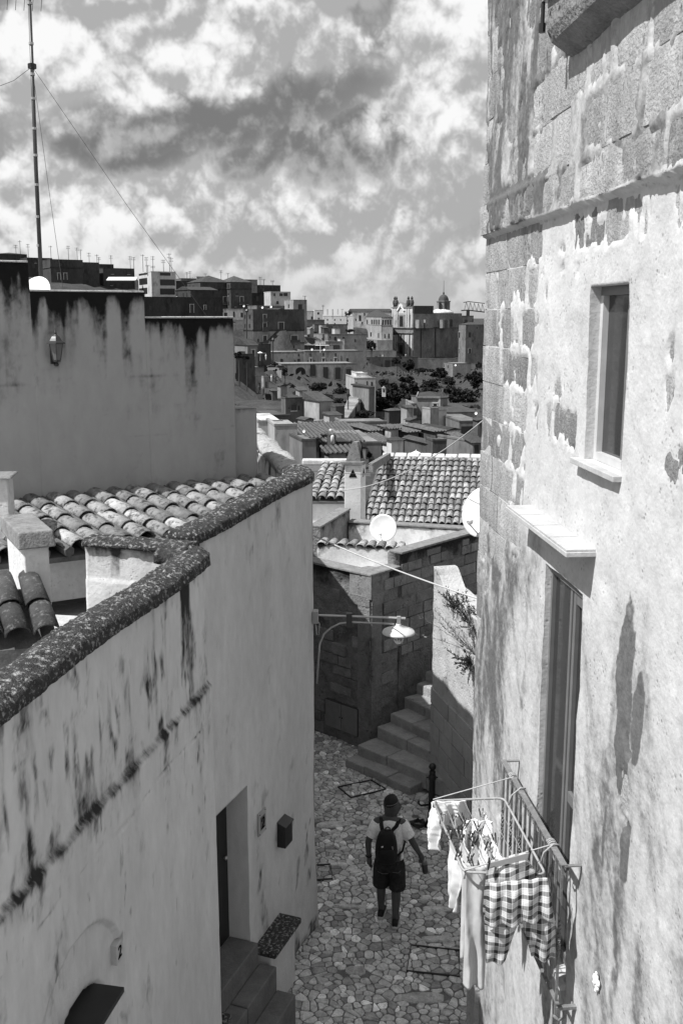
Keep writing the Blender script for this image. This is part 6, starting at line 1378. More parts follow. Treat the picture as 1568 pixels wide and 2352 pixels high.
FH('r1', 985, 988, 1660, 900, 1062, 141, 12, .30, 'long two-storey house above the arched terrace', [(1048, 925, 1062, 955), (1195, 918, 1210, 950), (1335, 920, 1350, 952), (1018, 1000, 1030, 1040), (1050, 986, 1070, 1042, 1), (1092, 1000, 1105, 1025), (1192, 985, 1216, 1040, 1), (1330, 980, 1352, 1028, 1), (1465, 978, 1492, 1030), (1288, 990, 1297, 1010), (1405, 950, 1412, 1030)])
FH('r1', 188, 335, 450, 830, 1010, 112, 30, .28, 'stone house with low gabled roof at valley edge', [(382, 888, 416, 960, 1), (275, 897, 308, 922)], ('gable', 755))
FH('r1', 440, 442, 602, 822, 1000, 135, 24, .18, 'dark house front behind the cafe parasols', [(515, 885, 553, 990), (470, 880, 490, 900)])
FH('r1', 150, 200, 420, 940, 1240, 98, 30, .24, 'old stone house with plants on its wall', [(300, 1090, 320, 1170), (195, 1150, 215, 1215), (365, 1035, 375, 1090), (212, 1340, 240, 1400)])
FH('r3', 355, 430, 492, 250, 450, 100, 28, .40, 'small worn house on edge of sloping square', [(405, 355, 424, 424), (465, 320, 480, 400)])
FH('r3', 490, 520, 578, 255, 410, 104, 28, .34, 'narrow pale house at top of sloping square', [(543, 306, 556, 390)])
FH('r3', 402, 404, 522, 150, 260, 108, 20, .26, 'square walled terrace above sloping square', [])
# ---- centre of the valley
FH('r3', 720, 770, 990, 505, 800, 76, 26, .26, 'crumbling house with two worn storeys beside lit gable', [(912, 580, 930, 632), (915, 728, 945, 750), (800, 600, 812, 620)])
g_ = FH('r3', 985, 1155, 1305, 532, 822, 74, 30, .42, 'old house with bright peeling gable and pale sloping roof', [(1080, 740, 1092, 757), (980, 735, 1000, 765), (1212, 755, 1235, 825, 1), (1218, 725, 1235, 748)], ('shed', 430))
g_['t'].children[0]
FH('r3', 570, 572, 830, 705, 830, 70, 20, .24, 'low vaulted outhouse below the crumbling house', [(640, 640, 650, 660)], ldepth=5)
FH('r3', 1460, 1555, 1803, 270, 500, 96, 8, .46, 'pale house with white corner beside long outdoor stairs', [(1482, 385, 1503, 430), (1698, 300, 1710, 360), (1748, 310, 1768, 385), (1576, 310, 1586, 360)])
FH('r4', 15, 17, 140, 215, 280, 99, 8, .62, 'white rooftop room on pale house by the stairs', [(45, 245, 62, 262)], kind='w', ldepth=4)
t_ = FH('r4', 640, 706, 974, 492, 900, 80, -6, .36, 'tall square stone house with hip roof among dark trees', [(896, 566, 936, 636, 1, 1), (805, 816, 830, 850), (890, 814, 930, 862, 1), (740, 820, 758, 836)], ('hip', 415), cornice=(688, 498), ldepth=6)
FH('r4', 972, 974, 1054, 505, 900, 79.6, 38, .27, 'shaded side wing of tall square stone house', [(1012, 580, 1026, 640), (980, 775, 1000, 850)], ldepth=4)
FH('r4', 640, 642, 706, 565, 860, 79.5, 4, .34, 'low annex with arched loggia left of tall square house', [(668, 610, 702, 690), (660, 560, 675, 580)], ldepth=4)
FH('r4', 1056, 1058, 1390, 655, 850, 76, 10, .36, 'pale house with flat roof and round dish right of tall square house', [(1210, 760, 1230, 800)], ('shed', 640))
FH('r4', 1190, 1192, 1480, 772, 960, 70, 10, .27, 'house with wide dark opening beside flat pale house', [(1212, 820, 1350, 930)])
FH('r4', 360, 445, 690, 868, 1000, 64, 24, .40, 'small white-gabled house with shallow tiled roof', [], ('gable', 800))
FH('r4', 447, 540, 756, 948, 1175, 58, 28, .46, 'gabled white house with tall slit window and tiled roof', [(484, 985, 498, 1095), (606, 1000, 656, 1072, 1), (484, 1120, 498, 1160)], ('gable', 850))
FH('r4', 756, 800, 990, 1010, 1190, 57, 20, .36, 'jumbled low house between gabled white house and window house', [(805, 1110, 842, 1182), (770, 1130, 785, 1180), (900, 1040, 930, 1130), (950, 1125, 978, 1168)], ('shed', 945))
FH('r4', 985, 1160, 1320, 985, 1200, 55, 36, .44, 'white house with paired dark windows and dark tiled roof', [(1028, 1002, 1048, 1062), (1093, 1016, 1114, 1078), (1022, 1136, 1046, 1165), (1180, 1020, 1200, 1060)], ('shed', 915))
FH('r4', 1345, 1347, 1440, 1005, 1200, 48, 6, .28, 'square chimney tower with dark niche near sunlit house', [(1362, 1030, 1412, 1170)], ('hip', 860), ldepth=2, cat='chimney tower', name='chimney_tower')
FH('r4', -160, -158, 365, 780, 940, 66, 10, .28, 'long stone garden wall with pale coping in valley', [(295, 730, 312, 750)], name='garden_wall', cat='wall', ldepth=3)
FH('r4', -10, -8, 355, 925, 1010, 60, 8, .26, 'low vaulted roof house in the valley', [], ('gable', 905), ldepth=5)
FH('r4', 230, 232, 450, 1020, 1180, 52, 16, .24, 'stone shed with sloping roof before white-gabled house', [], ('shed', 950), ldepth=4)
FH('r4', -60, -58, 300, 1020, 1200, 50, 10, .30, 'broad stone wall house below the vaulted roof', [(60, 1100, 85, 1130)])
# ---- nearest roofs in the valley
FH('r3', 455, 457, 740, 778, 900, 44, 12, .55, 'flat white roof terrace behind near parapet', [], kind='w', ldepth=5)
FH('r3', 640, 645, 905, 820, 960, 42, 12, .45, 'low flat pale roof with raised white edge', [], ldepth=3)
FH('r3', 690, 692, 1150, 960, 1130, 46, 10, .20, 'dark low house with ridged tile roof in valley', [(900, 980, 935, 1050)], ('shed', 895), ldepth=5)
FH('r3', 1050, 1052, 1290, 920, 1180, 49, 14, .24, 'dark stone house with tiled roof below peeling gable', [(1195, 980, 1222, 1020)], ('shed', 850), ldepth=5)
FH('r3', 1240, 1242, 1580, 930, 1100, 54, 8, .26, 'house under broad brown tiled roof with white chimney cap', [(1260, 1000, 1280, 1030)], ('shed', 830), ldepth=6)
FH('r3', 1340, 1342, 1640, 995, 1140, 48, 10, .36, 'house with two curved roof humps in valley', [(1530, 1020, 1560, 1050)], ('gable', 935), ldepth=4)
FH('r3', 1215, 1270, 1600, 1130, 1320, 41, 22, .34, 'long low house with single dark window nearest tiled roof', [(1460, 1120, 1492, 1160), (1300, 1180, 1320, 1220)], ('shed', 1060), ldepth=4)
FH('r3', 940, 960, 1120, 995, 1200, 40, 16, .26, 'dark hut with pale flat roof edge behind near parapet', [], ldepth=4)
FH('r3', 1285, 1287, 1345, 940, 1080, 46, 10, .22, 'tall dark chimney stack with white cap in valley', [], ldepth=1.2, cat='chimney', name='chimney_stack')
# ---- crowded small houses filling the valley
def fill_kind(y0):
    tn, tw = rf_.choice(((.22, 'dark'), (.30, 'grey'), (.44, 'pale'), (.60, 'whitewashed'))); ro, rw = rf_.choice(((None, 'flat-roofed'), (('shed', y0 - 30), 'lean-to roofed'), (('gable', y0 - 28), 'gabled'), (('gable2', y0 - 28), 'gable-fronted'), (('hip', y0 - 28), 'hip-roofed')))
    FILL.append((tw, rw)); return tn, 'small %s %s house in the crowded valley quarter' % (tw, rw), [], ro
FILL = []
rf_ = random.Random(12)
for k in range(44):
    X_ = rf_.uniform(560, 1100); Y_ = rf_.uniform(885, 1035); t = (Y_ - 885) / 150; dpt = 92 - 48 * t + rf_.uniform(-4, 4)
    if 885 < X_ < 1030 and Y_ < 935: continue
    if 775 < X_ < 835 and Y_ < 985: continue
    w_ = rf_.uniform(22, 42) * (.8 + .5 * t); h_ = rf_.uniform(13, 24) * (.8 + .6 * t); x0 = (X_ - 501.8) * 5; y0 = (Y_ - 815.4) * 5; yw = rf_.choice((12, 24, 30, 34)); c_ = x0 + w_ * 5 * rf_.uniform(.15, .5)
    FH_ = FH('r3', x0, c_, x0 + w_ * 5, y0, y0 + h_ * 5, dpt, yw, *fill_kind(y0), ldepth=3.2); FH_['t']['group'] = 'small %s %s valley houses' % FILL[-1]
rf_ = random.Random(31)
for k in range(22):
    X_ = rf_.uniform(600, 800); Y_ = rf_.uniform(745, 800); dpt = 205 - (Y_ - 745) * .9 + rf_.uniform(-4, 4)
    if X_ < 705: continue
    w_ = rf_.uniform(14, 26); h_ = rf_.uniform(9, 15); x0 = (X_ - 501.8) * 5; y0 = (Y_ - 627.2) * 5
    FH('r1', x0, x0 + w_ * 2, x0 + w_ * 5, y0, y0 + h_ * 5, dpt, rf_.choice((14, 26, 32)), rf_.choice((.24, .30, .40, .55)), 'small pale house on the slope below long white house', [], rf_.choice((None, None, ('shed', y0 - 12))), ldepth=4, group='small houses on the upper slope')
# ---- arcade
ar = FH('r3', 720, 722, 1580, 108, 320, 127, 12, .36, 'stone terrace carried on five tall arches', [], name='arched_terrace', cat='terrace')
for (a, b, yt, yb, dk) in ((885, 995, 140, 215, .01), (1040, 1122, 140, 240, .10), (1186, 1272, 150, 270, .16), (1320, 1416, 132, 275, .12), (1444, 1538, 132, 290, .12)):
    n = ar['nr']; p = []
    for t in np.linspace(0, math.pi, 13):
        cx_ = (a + b) / 2; w = (b - a) / 2; p.append(at_plane(*D('r3', cx_ - w * math.cos(t), yt + w * .8 - w * .8 * math.sin(t)), ar['C'], n))
    p = p + [at_plane(*D('r3', b, yb), ar['C'], n), at_plane(*D('r3', a, yb), ar['C'], n)]
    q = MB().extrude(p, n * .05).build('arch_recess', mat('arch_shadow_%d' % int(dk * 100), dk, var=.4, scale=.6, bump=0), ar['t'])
    if dk > .05: 
        z = at_plane(*D('r3', (a + b) / 2, yb), ar['C'], n); MB().obox(z + n * .055 - ar['r'] * .7, ar['r'] * 1.4, n * .03, Zv * 3.2).build('doorway', M_FWIN, q)
# ================================================================== the church on the rock
ch_ = FH('r2', 415, 665, 1218, 465, 965, 300, 28, .30, 'baroque church with twin-tier lit facade and dark buttressed flank', [(508, 495, 548, 615), (505, 826, 543, 962), (1085, 530, 1115, 615), (705, 540, 730, 620), (875, 540, 895, 620), (520, 705, 532, 775)], name='church', cat='church', cornice=(635,))
nl, nr_, C0, Lv, Rv = ch_['nl'], ch_['nr'], ch_['C'], ch_['L'], ch_['R']; M_FAC = far_mat(.62, 'w'); zt = ch_['zt']
def on_f(x, y): return at_plane(*D('r2', x, y), C0, nl)
p0, p1 = on_f(425, 400), on_f(655, 400); wF = p1 - p0; wF.z = 0
MB().obox(Vector((p0.x, p0.y, zt - .5)) + nl * .02, wF, -nl * 4.0, Zv * (on_f(500, 400).z - zt + .5)).build('upper_facade', M_FAC, ch_['t'])
MB().obox(Vector((p0.x, p0.y, on_f(500, 402).z)) + nl * .5 - wF * .03, wF * 1.06, -nl * 2.8, Zv * .7).build('cornice', far_mat(.30), ch_['t'])
for y in (632, 690): 
    z = on_f(540, y).z; q0 = on_f(418, y); q1 = on_f(664, y); ww = q1 - q0; ww.z = 0; MB().obox(Vector((q0.x, q0.y, z)) + nl * .02, ww, nl * .7, Zv * .6).build('cornice', far_mat(.30), ch_['t'])
for x in (432, 455, 478, 585, 608, 648):
    a = on_f(x - 7, 960); b = on_f(x + 7, 960); ww = b - a; ww.z = 0
    for (ya, yb_) in ((955, 712), (628, 410)):
        z0_, z1_ = on_f(x, ya).z, on_f(x, yb_).z; MB().obox(Vector((a.x, a.y, z0_)) + nl * .01, ww, nl * .5, Zv * (z1_ - z0_)).build('pilaster', M_FAC, ch_['t'])
zg = on_f(530, 400).z + .7
pts_g = [on_f(x, y) for x, y in ((478, 400), (488, 375), (498, 345), (515, 332), (548, 332), (570, 345), (578, 375), (590, 400))]
MB().extrude([p + nl * .3 for p in pts_g], -nl * 2.2).build('gable_crest', far_mat(.35), ch_['t'])
pts_s = [on_f(x, y) + nl * .32 for x, y in ((478, 430), (500, 400), (515, 360), (528, 350), (541, 360), (556, 400), (575, 430), (560, 435), (528, 380), (495, 435))]
MB().extrude(pts_s, nl * .5).build('scroll_moulding', M_FAC, ch_['t'])
for x in (445, 463, 600, 640):
    b = on_f(x, 398) - nl * .6; MB().lathe(b, [(1.0, 0), (.6, .7), (1.2, 1.8), (1.45, 3.2), (1.2, 4.6), (.6, 5.4), (.9, 6.2), (.2, 7.4)], 8).build('finial_urn', far_mat(.22), ch_['t'])
pd = MB(); a = on_f(490, 800); b = on_f(558, 800); pd.obox(Vector((a.x, a.y, on_f(524, 803).z)) + nl * .02, Vector((b.x - a.x, b.y - a.y, 0)), nl * .9, Zv * .6); pd.build('door_pediment', far_mat(.4), ch_['t'])
for x in (688, 762, 800, 960, 985):
    a = at_plane(*D('r2', x, 640), C0, nr_); 
    MB().obox(Vector((a.x, a.y, at_plane(*D('r2', x, 632), C0, nr_).z)) + nr_ * .01, ch_['r'] * 3.6, nr_ * 4.5, Zv * (at_plane(*D('r2', x, 535), C0, nr_).z - at_plane(*D('r2', x, 632), C0, nr_).z)).build('buttress', far_mat(.34), ch_['t'])
for x in (752, 918): a = at_plane(*D('r2', x, 1090), C0, nr_); b = at_plane(*D('r2', x, 640), C0, nr_); MB().tube([a + nr_ * .3, b + nr_ * .3], .35, 6).build('drainpipe', M_FWIN, ch_['t'])
z = at_plane(*D('r2', 900, 632), C0, nr_).z; MB().obox(C0 + nr_ * .01 + Zv * z, Rv * .56, nr_ * .5, Zv * .6).build('cornice', far_mat(.2), ch_['t'])
MB().obox(C0 + nr_ * .3 + Zv * (zt + .004), Rv * .4, -nr_ * 26, Zv * 5.0).build('nave_roof', M_FROOF, ch_['t'])
dmb = atF(*D('r2', 1000, 462), 309); rw = abs(atF(*D('r2', 1130, 462), 309).x - dmb.x)
MB().lathe(dmb, [(rw, 0), (rw * .97, rw * .12), (rw * .80, rw * .26), (rw * .5, rw * .36), (rw * .1, rw * .40)], 28).build('white_dome', far_mat(.72, 'w'), ch_['t'], True)
tb = atF(*D('r2', 1010, 450), 309); tr_ = abs(atF(*D('r2', 1086, 450), 309).x - tb.x) * 1.0; h1_ = atF(*D('r2', 1010, 320), 309).z - tb.z; h2_ = atF(*D('r2', 1010, 245), 309).z - tb.z
MB().lathe(tb, [(tr_, 0), (tr_, h1_ - .6), (tr_ * 1.1, h1_ - .5), (tr_ * 1.1, h1_)], 8).build('bell_tower', far_mat(.30), ch_['t'])
MB().lathe(tb, [(tr_ * .78, h1_ + .01)] + [(tr_ * .78 * math.cos(t), h1_ + .01 + (h2_ - h1_) * math.sin(t)) for t in np.linspace(0, 1.45, 8)] + [(.5, h2_ + .3), (.7, h2_ + .9), (.2, h2_ + 1.6), (.12, h2_ + 9.0)], 20).build('cupola', far_mat(.17), ch_['t'], True)
for x0, x1, dx in ((960, 985, .0), (1030, 1055, .0)):
    a = atF(*D('r2', x0, 405), 309 - tr_ * 1.02 / FS); b = atF(*D('r2', x1, 340), 309 - tr_ * 1.02 / FS); MB().box(a.x, b.x, a.y - .3, a.y + 6, a.z, b.z).build('belfry_opening', M_FWIN, ch_['t'])
cv = FH('r2', 82, 300, 430, 505, 895, 296, 6, .46, 'convent with arched loggia beside the church', [(130, 683, 145, 728), (172, 678, 188, 728), (262, 690, 274, 745), (333, 700, 345, 748), (378, 695, 393, 750), (355, 828, 375, 888), (333, 828, 343, 866), (405, 838, 418, 886)] + [(x - 9, 535, x + 9, 594) for x in (110, 138, 192, 219, 245, 272, 318, 347, 375, 404)], ('hip', 420), name='convent', cat='convent', ldepth=14, kind='w', cornice=(602,))
FH('r2', -30, -28, 430, 440, 620, 330, 8, .50, 'pale building with tall arched window behind convent', [(42, 485, 68, 550), (2, 525, 14, 550)], ('gable', 410), kind='w', ldepth=12)
FH('r2', 1185, 1265, 1500, 592, 1035, 296, 24, .27, 'dark annex with few windows right of church flank', [(1300, 868, 1325, 922, 1), (1455, 868, 1478, 918, 1), (1300, 680, 1325, 740), (1190, 868, 1200, 920, 1), (1185, 680, 1205, 742, 1), (1390, 620, 1402, 640)], ('hip', 565))
FH('r2', 1218, 1220, 1356, 492, 640, 318, 18, .25, 'small square block behind church annex', [(1255, 535, 1285, 572), (1340, 525, 1350, 565)])
FH('r2', 0, 250, 430, 775, 900, 285, 8, .34, 'low gate wall with arch before convent', [(5, 830, 40, 890), (205, 800, 240, 880)], name='gate_wall', cat='wall', ldepth=4)
FH('r2', -60, -58, 470, 895, 985, 280, 8, .26, 'church forecourt parapet wall', [], name='parapet_wall', cat='wall', ldepth=5)
FH('r4', -60, -58, 720, 30, 185, 272, 8, .22, 'rough rock retaining wall with holes below the church', [(80, 55, 120, 105), (340, 60, 400, 140), (415, 75, 450, 125), (295, 105, 315, 130)], name='retaining_wall', cat='wall', ldepth=4)
FH('r4', 700, 702, 1180, 45, 160, 285, 8, .25, 'rock base wall beneath dark church flank', [], name='retaining_wall', cat='wall', ldepth=4)
FH('r4', 1010, 1120, 1330, 100, 230, 220, 14, .27, 'low house with white dish under church annex', [(1165, 205, 1195, 250), (1280, 205, 1300, 250)])
# ---- stairs in the valley
vs_ = thing('valley_stairs', 'long flight of pale outdoor stairs between houses in valley', 'stairs', atF(785, 978, 72))
for k in range(22):
    t = k / 21; xc_ = 783 + 33 * t; yy_ = 975 - 62 * t; Yd = 70 + 18 * t; a = atF(xc_ - 9 - 1.5 * t * 4, yy_, Yd); b = atF(xc_ + 6 + 7 * t, yy_, Yd)
    MB().box(a.x, b.x, a.y, a.y + 2.6, a.z - 2.2, a.z).build('step', far_mat(.40), vs_)
BASES += [(p.x, p.y, p.z - 2.0) for p in (atF(800, 945, 80), atF(815, 915, 88))]
# ---- sloping square
for (x, y, Yd) in ((560, 400, 102), (700, 380, 104), (480, 560, 88), (620, 460, 95), (820, 395, 106), (640, 330, 110), (600, 180, 125), (900, 260, 118), (1300, 330, 108)):
    X_, Y_ = D('r3', x, y); p = atF(X_, Y_, Yd); BASES.append((p.x, p.y, p.z))
for (x, y, Yd) in ((500, 250, 240), (300, 300, 200), (900, 250, 230), (1100, 350, 190), (1400, 300, 180), (800, 400, 150), (500, 500, 120), (300, 650, 85), (100, 680, 80), (1250, 550, 100)):
    X_, Y_ = D('r4', x, y); p = atF(X_, Y_, Yd); BASES.append((p.x, p.y, p.z))
T4 = lambda x, y: D('r4', x, y)
TREES = [('round dark tree against church forecourt wall', 'r4', 610, 115, 105, 85, 262), ('flat-topped dark pine below church flank', 'r4', 770, 172, 90, 28, 240), ('wide dark pine below church annex', 'r4', 965, 205, 135, 60, 225), ('dark tree climbing beside sunlit house edge', 'r4', 1395, 280, 120, 110, 140),
         ('large dark tree in valley garden beside white shrine', 'r4', 400, 470, 190, 150, 110), ('dark tree mass right of pale house by stairs', 'r4', 270, 600, 190, 110, 100), ('broad dark tree behind tall square house', 'r4', 620, 420, 160, 120, 118), ('dark tree right behind tall square house', 'r4', 1120, 450, 130, 120, 112),
         ('dark shrub tree below shrine on left', 'r4', 200, 430, 60, 60, 112), ('scrubby dark tree under church rock', 'r4', 330, 330, 90, 60, 160), ('scrubby dark tree on middle of rocky slope', 'r4', 600, 300, 100, 60, 165), ('scrubby dark tree on slope below pines', 'r4', 850, 330, 110, 60, 150), ('scrubby dark tree on slope below annex house', 'r4', 1080, 300, 80, 60, 165), ('dark tree above tall square house roof', 'r4', 850, 440, 130, 70, 125),
         ('dark tree beside window of dark right slope', 'r4', 1300, 480, 130, 90, 118), ('low dark tree beside flat pale house', 'r4', 1230, 610, 60, 45, 84), ('dark tree beside long outdoor stairs', 'r3', 1360, 430, 110, 85, 98), ('dark tree behind peeling gable house', 'r3', 1130, 370, 120, 55, 96), ('dark shrub behind the valley stairs foot', 'r3', 1380, 530, 70, 55, 90),
         ('dark tree before convent arch', 'r2', 182, 825, 65, 65, 278), ('dark round tree on skyline beside white house', 'r1', 1490, 465, 48, 26, 300), ('dark hedge tree below long white house', 'r1', 1280, 675, 120, 28, 202), ('dark hedge tree above low terraced houses', 'r1', 1060, 690, 80, 22, 200), ('dark hedge tree right of hillside steps', 'r1', 1500, 665, 70, 22, 205),
         ('dark bushy plant over old stone house wall', 'r1', 230, 950, 60, 55, 96), ('second dark bush over old stone house wall', 'r1', 320, 965, 35, 35, 97), ('dark tree at parking above square', 'r3', 760, 190, 45, 55, 116), ('dark plant by arcade left end', 'r3', 650, 100, 45, 25, 122), ('dark bush against rock wall by church', 'r4', 480, 60, 60, 55, 268), ('low dark bush in valley garden near stone wall', 'r4', 550, 700, 90, 50, 84), ('low dark bush left in valley garden', 'r4', 110, 680, 110, 45, 82),
         ('dark bush beside church annex foot', 'r2', 1420, 1050, 50, 40, 280), ('dark shrub between valley stone sheds', 'r4', 160, 1150, 40, 40, 49)]
for (lb, rg_, x, y, rx, ry, Yd) in TREES:
    X_, Y_ = D(rg_, x, y); p = atF(X_, Y_ + ry / 5 * .95, Yd); BASES.append((p.x, p.y, p.z)); SIGHT.append((p.x, p.y, p.z))
# ================================================================== terrain
gx = np.concatenate([np.linspace(-1500, -240, 12), np.linspace(-230, 190, 130), np.linspace(210, 1500, 12)]); gy = np.concatenate([np.linspace(24, 240, 100), np.linspace(243, 760, 120), np.linspace(790, 5000, 14)])
GX, GY = np.meshgrid(gx, gy, indexing='ij'); Bp = np.array(BASES)
def terrain(x, y):
    x = np.asarray(x, float); y = np.asarray(y, float); num = 0; den = 0
    for bx, by, bz in Bp:
        w = 1.0 / ((x - bx) ** 2 + (y - by) ** 2 + 30.0) ** 1.7; num = num + w * bz; den = den + w
    z = num / den
    n = np.exp(-((y - 22) / 18.0) ** 2); z = z * (1 - n) + n * (CZ - 14.5)
    kk_ = x / y
    for bx, by, bz in SIGHT:      # nothing sighted may sink behind the slope in front of it
        lim = CZ + (bz - CZ) * y / by - 1.0 - .004 * np.maximum(by - y, 0); near = (np.abs(kk_ - bx / by) < .016) & (y < by - 4)
        z = np.where(near, np.minimum(z, lim), z)
    far = sst(y, 760, 1800); z = z * (1 - far) + far * (CZ - 14.0)
    return z
TZ = terrain(GX, GY) + (fbm(GX * .08, GY * .08, 201, 4) - .5) * 1.6
idx = np.arange(GX.size).reshape(GX.shape); q = np.stack([idx[:-1, :-1], idx[1:, :-1], idx[1:, 1:], idx[:-1, 1:]], -1).reshape(-1, 4)
me = bpy.data.meshes.new('terrain'); me.from_pydata(np.stack([GX, GY, TZ], -1).reshape(-1, 3).tolist(), [], q.tolist()); me.update(); me.polygons.foreach_set('use_smooth', [True] * len(me.polygons))
M_TERR = mat('valley_rock_and_scrub', .045, var=.7, scale=.25, bump=.8, bscale=1.2, bdist=.3, speck=.75, speck_c=.025, speck_scale=.35)
ter = tag(link('hillside', me, M_TERR), None, None, None, 'structure')
tag(MB().prism([(-60, -15), (60, -15), (60, 26), (-60, 26)], -12, -.42).build('ground', M_MORTAR_D), None, None, None, 'structure')
def tz(x, y): return float(terrain(np.array(x), np.array(y)))
# ================================================================== trees
M_FOL = mat('dark_foliage', .022, var=.5, scale=.8, bump=0, rnd=.2, spec=.1); M_FOL2 = mat('grey_green_foliage', .045, var=.5, scale=.8, bump=0, rnd=.2, spec=.1); M_BARK = plain('tree_bark', .05, .9)
def tree(label, X_, Y_, rx, ry, Yd, mt=None, name='tree', n=520, seed=0):
    """crown centred on the sighted point at distance Yd, radii in grid pixels; trunk down to the hillside"""
    c = atF(X_, Y_, Yd); sc = Yd * FS / 2300.0; rx_, rz_ = rx * sc, ry * sc; r_ = np.random.default_rng(300 + seed); g = tz(c.x, c.y); g = min(g, c.z - rz_ * .3)
    t = thing(name, label, 'tree', (c.x, c.y, g)); tr = MB(); hgt = c.z - g
    tr.tube([(c.x, c.y, g - .3), (c.x + .1 * rx_, c.y, g + hgt * .5), (c.x, c.y, c.z)], [.16 * rx_ ** .7, .11 * rx_ ** .7, .06 * rx_ ** .7], 7)
    for k in range(5):
        a = k * 1.3 + seed; tr.tube([(c.x, c.y, c.z - rz_ * .5), (c.x + math.cos(a) * rx_ * .35, c.y + math.sin(a) * rx_ * .35, c.z), (c.x + math.cos(a) * rx_ * .65, c.y + math.sin(a) * rx_ * .65, c.z + rz_ * .3)], [.06 * rx_ ** .7, .04 * rx_ ** .7, .02 * rx_ ** .7], 5)
    tr.build('trunk', M_BARK, t)
    nc = 16; cl = r_.normal(size=(nc, 3)); cl /= np.linalg.norm(cl, axis=1)[:, None]; cl *= r_.uniform(.35, .85, (nc, 1)); cr = r_.uniform(.22, .42, nc)
    k = r_.integers(0, nc, n); d = r_.normal(size=(n, 3)); d /= np.linalg.norm(d, axis=1)[:, None]; P = cl[k] + d * (cr[k] * r_.uniform(.5, 1.05, n))[:, None]
    P = P * np.array([rx_, rx_, rz_]) + np.array(c); s = (.07 + .05 * r_.random(n)) * (rx_ + rz_) * .72
    u = r_.normal(size=(n, 3)); u /= np.linalg.norm(u, axis=1)[:, None]; v = np.cross(u, r_.normal(size=(n, 3))); v /= np.linalg.norm(v, axis=1)[:, None]
    vs = np.stack([P - u * s[:, None], P + v * s[:, None] * .6, P + u * s[:, None], P - v * s[:, None] * .6], 1).reshape(-1, 3)
    lf = MB(); lf.v = vs.tolist(); lf.f = [(4 * i, 4 * i + 1, 4 * i + 2, 4 * i + 3) for i in range(n)]; lf.build('crown', mt or M_FOL, t); return t
for i, (lb, rg_, x, y, rx, ry, Yd) in enumerate(TREES):
    X_, Y_ = D(rg_, x, y); tree(lb, X_, Y_, rx / 5, ry / 5, Yd, None if i % 3 else M_FOL, 'tree', 1300 if rx > 90 else 800, i)
# scrub covering the slopes, nobody could count it
r_ = np.random.default_rng(99); n = 9000; sx = r_.uniform(-90, 165, n); syy = r_.uniform(180, 600, n)
keep = (fbm(sx * .045, syy * .03, 211, 4) > .47) & (sx > -48 + 0 * syy); sx, syy = sx[keep], syy[keep]; sz = terrain(sx, syy); n = len(sx); s = r_.uniform(.3, 1.1, n)
P = np.stack([sx, syy, sz + s * .6], 1); u = r_.normal(size=(n, 3)); u /= np.linalg.norm(u, axis=1)[:, None]; v = np.cross(u, r_.normal(size=(n, 3))); v /= np.linalg.norm(v, axis=1)[:, None]
vs = np.stack([P - u * s[:, None], P + v * s[:, None] * .7, P + u * s[:, None], P - v * s[:, None] * .7], 1).reshape(-1, 3); lf = MB(); lf.v = vs.tolist(); lf.f = [(4 * i, 4 * i + 1, 4 * i + 2, 4 * i + 3) for i in range(n)]
tag(lf.build('scrub', M_FOL2), 'low dark scrub covering the rocky valley slopes', 'scrub', None, 'stuff')
# ================================================================== small things
def aerial(x, y, h, Yd, kind):
    p = atF(x, y, Yd); hh = h * Yd * FS / 2300.0; t = thing('tv_aerial', 'thin television aerial on roofs of the hilltop skyline', 'aerial', p - Zv * .3, 'television aerials on the skyline'); m_ = MB(); m_.tube([p - Zv * 1.5, p + Zv * hh], .10, 5); m_.build('pole', M_FWIN, t)
    for k, f in enumerate((.95, .75) if kind else (.92,)):
        z = p + Zv * hh * f; MB().tube([z - Vector((.8, 0, 0)), z + Vector((.8, 0, 0))], .06, 4).build('boom', M_FWIN, t); 
        for j_ in range(3): MB().tube([z + Vector((-.7 + j_ * .6, 0, -.35)), z + Vector((-.7 + j_ * .6, 0, .35))], .04, 4).build('element', M_FWIN, t)
ra = random.Random(8)
for (x, y, h, Yd) in ((38, 588, 24, 205), (48, 588, 34, 205), (66, 588, 26, 205), (118, 592, 26, 200), (158, 588, 22, 200), (178, 590, 20, 200), (186, 592, 18, 200), (206, 610, 28, 190), (224, 612, 26, 190), (228, 612, 20, 190), (256, 612, 24, 195), (300, 614, 24, 195), (308, 614, 22, 195), (329, 616, 30, 190), (337, 616, 24, 190), (352, 616, 26, 190),
                   (376, 620, 22, 170), (390, 620, 36, 170), (394, 622, 28, 170), (340, 624, 14, 170), (352, 624, 12, 170), (430, 640, 14, 215), (437, 640, 16, 215), (472, 637, 8, 218), (508, 640, 18, 218), (524, 640, 12, 218), (598, 655, 18, 190), (606, 656, 14, 190), (626, 655, 10, 190), (700, 690, 10, 178), (742, 715, 14, 235), (786, 722, 12, 262)):
    aerial(x, y, h, Yd, ra.random() < .6)
def far_dish(x, y, r, Yd, lb): 
    p = atF(x, y, Yd); R0 = r * Yd * FS / 2300; t = MB(); t.lathe(p, [(R0 * .3, -.1 * R0), (R0, .15 * R0), (R0 * .95, .2 * R0), (R0 * .2, -.02 * R0)], 14, (-.3, -1, .3)); t.tube([p, p + Vector((0, R0 * .3, -R0 * 1.6))], R0 * .08, 5); tag(t.build('satellite_dish', M_DISH, None), lb, 'satellite dish')
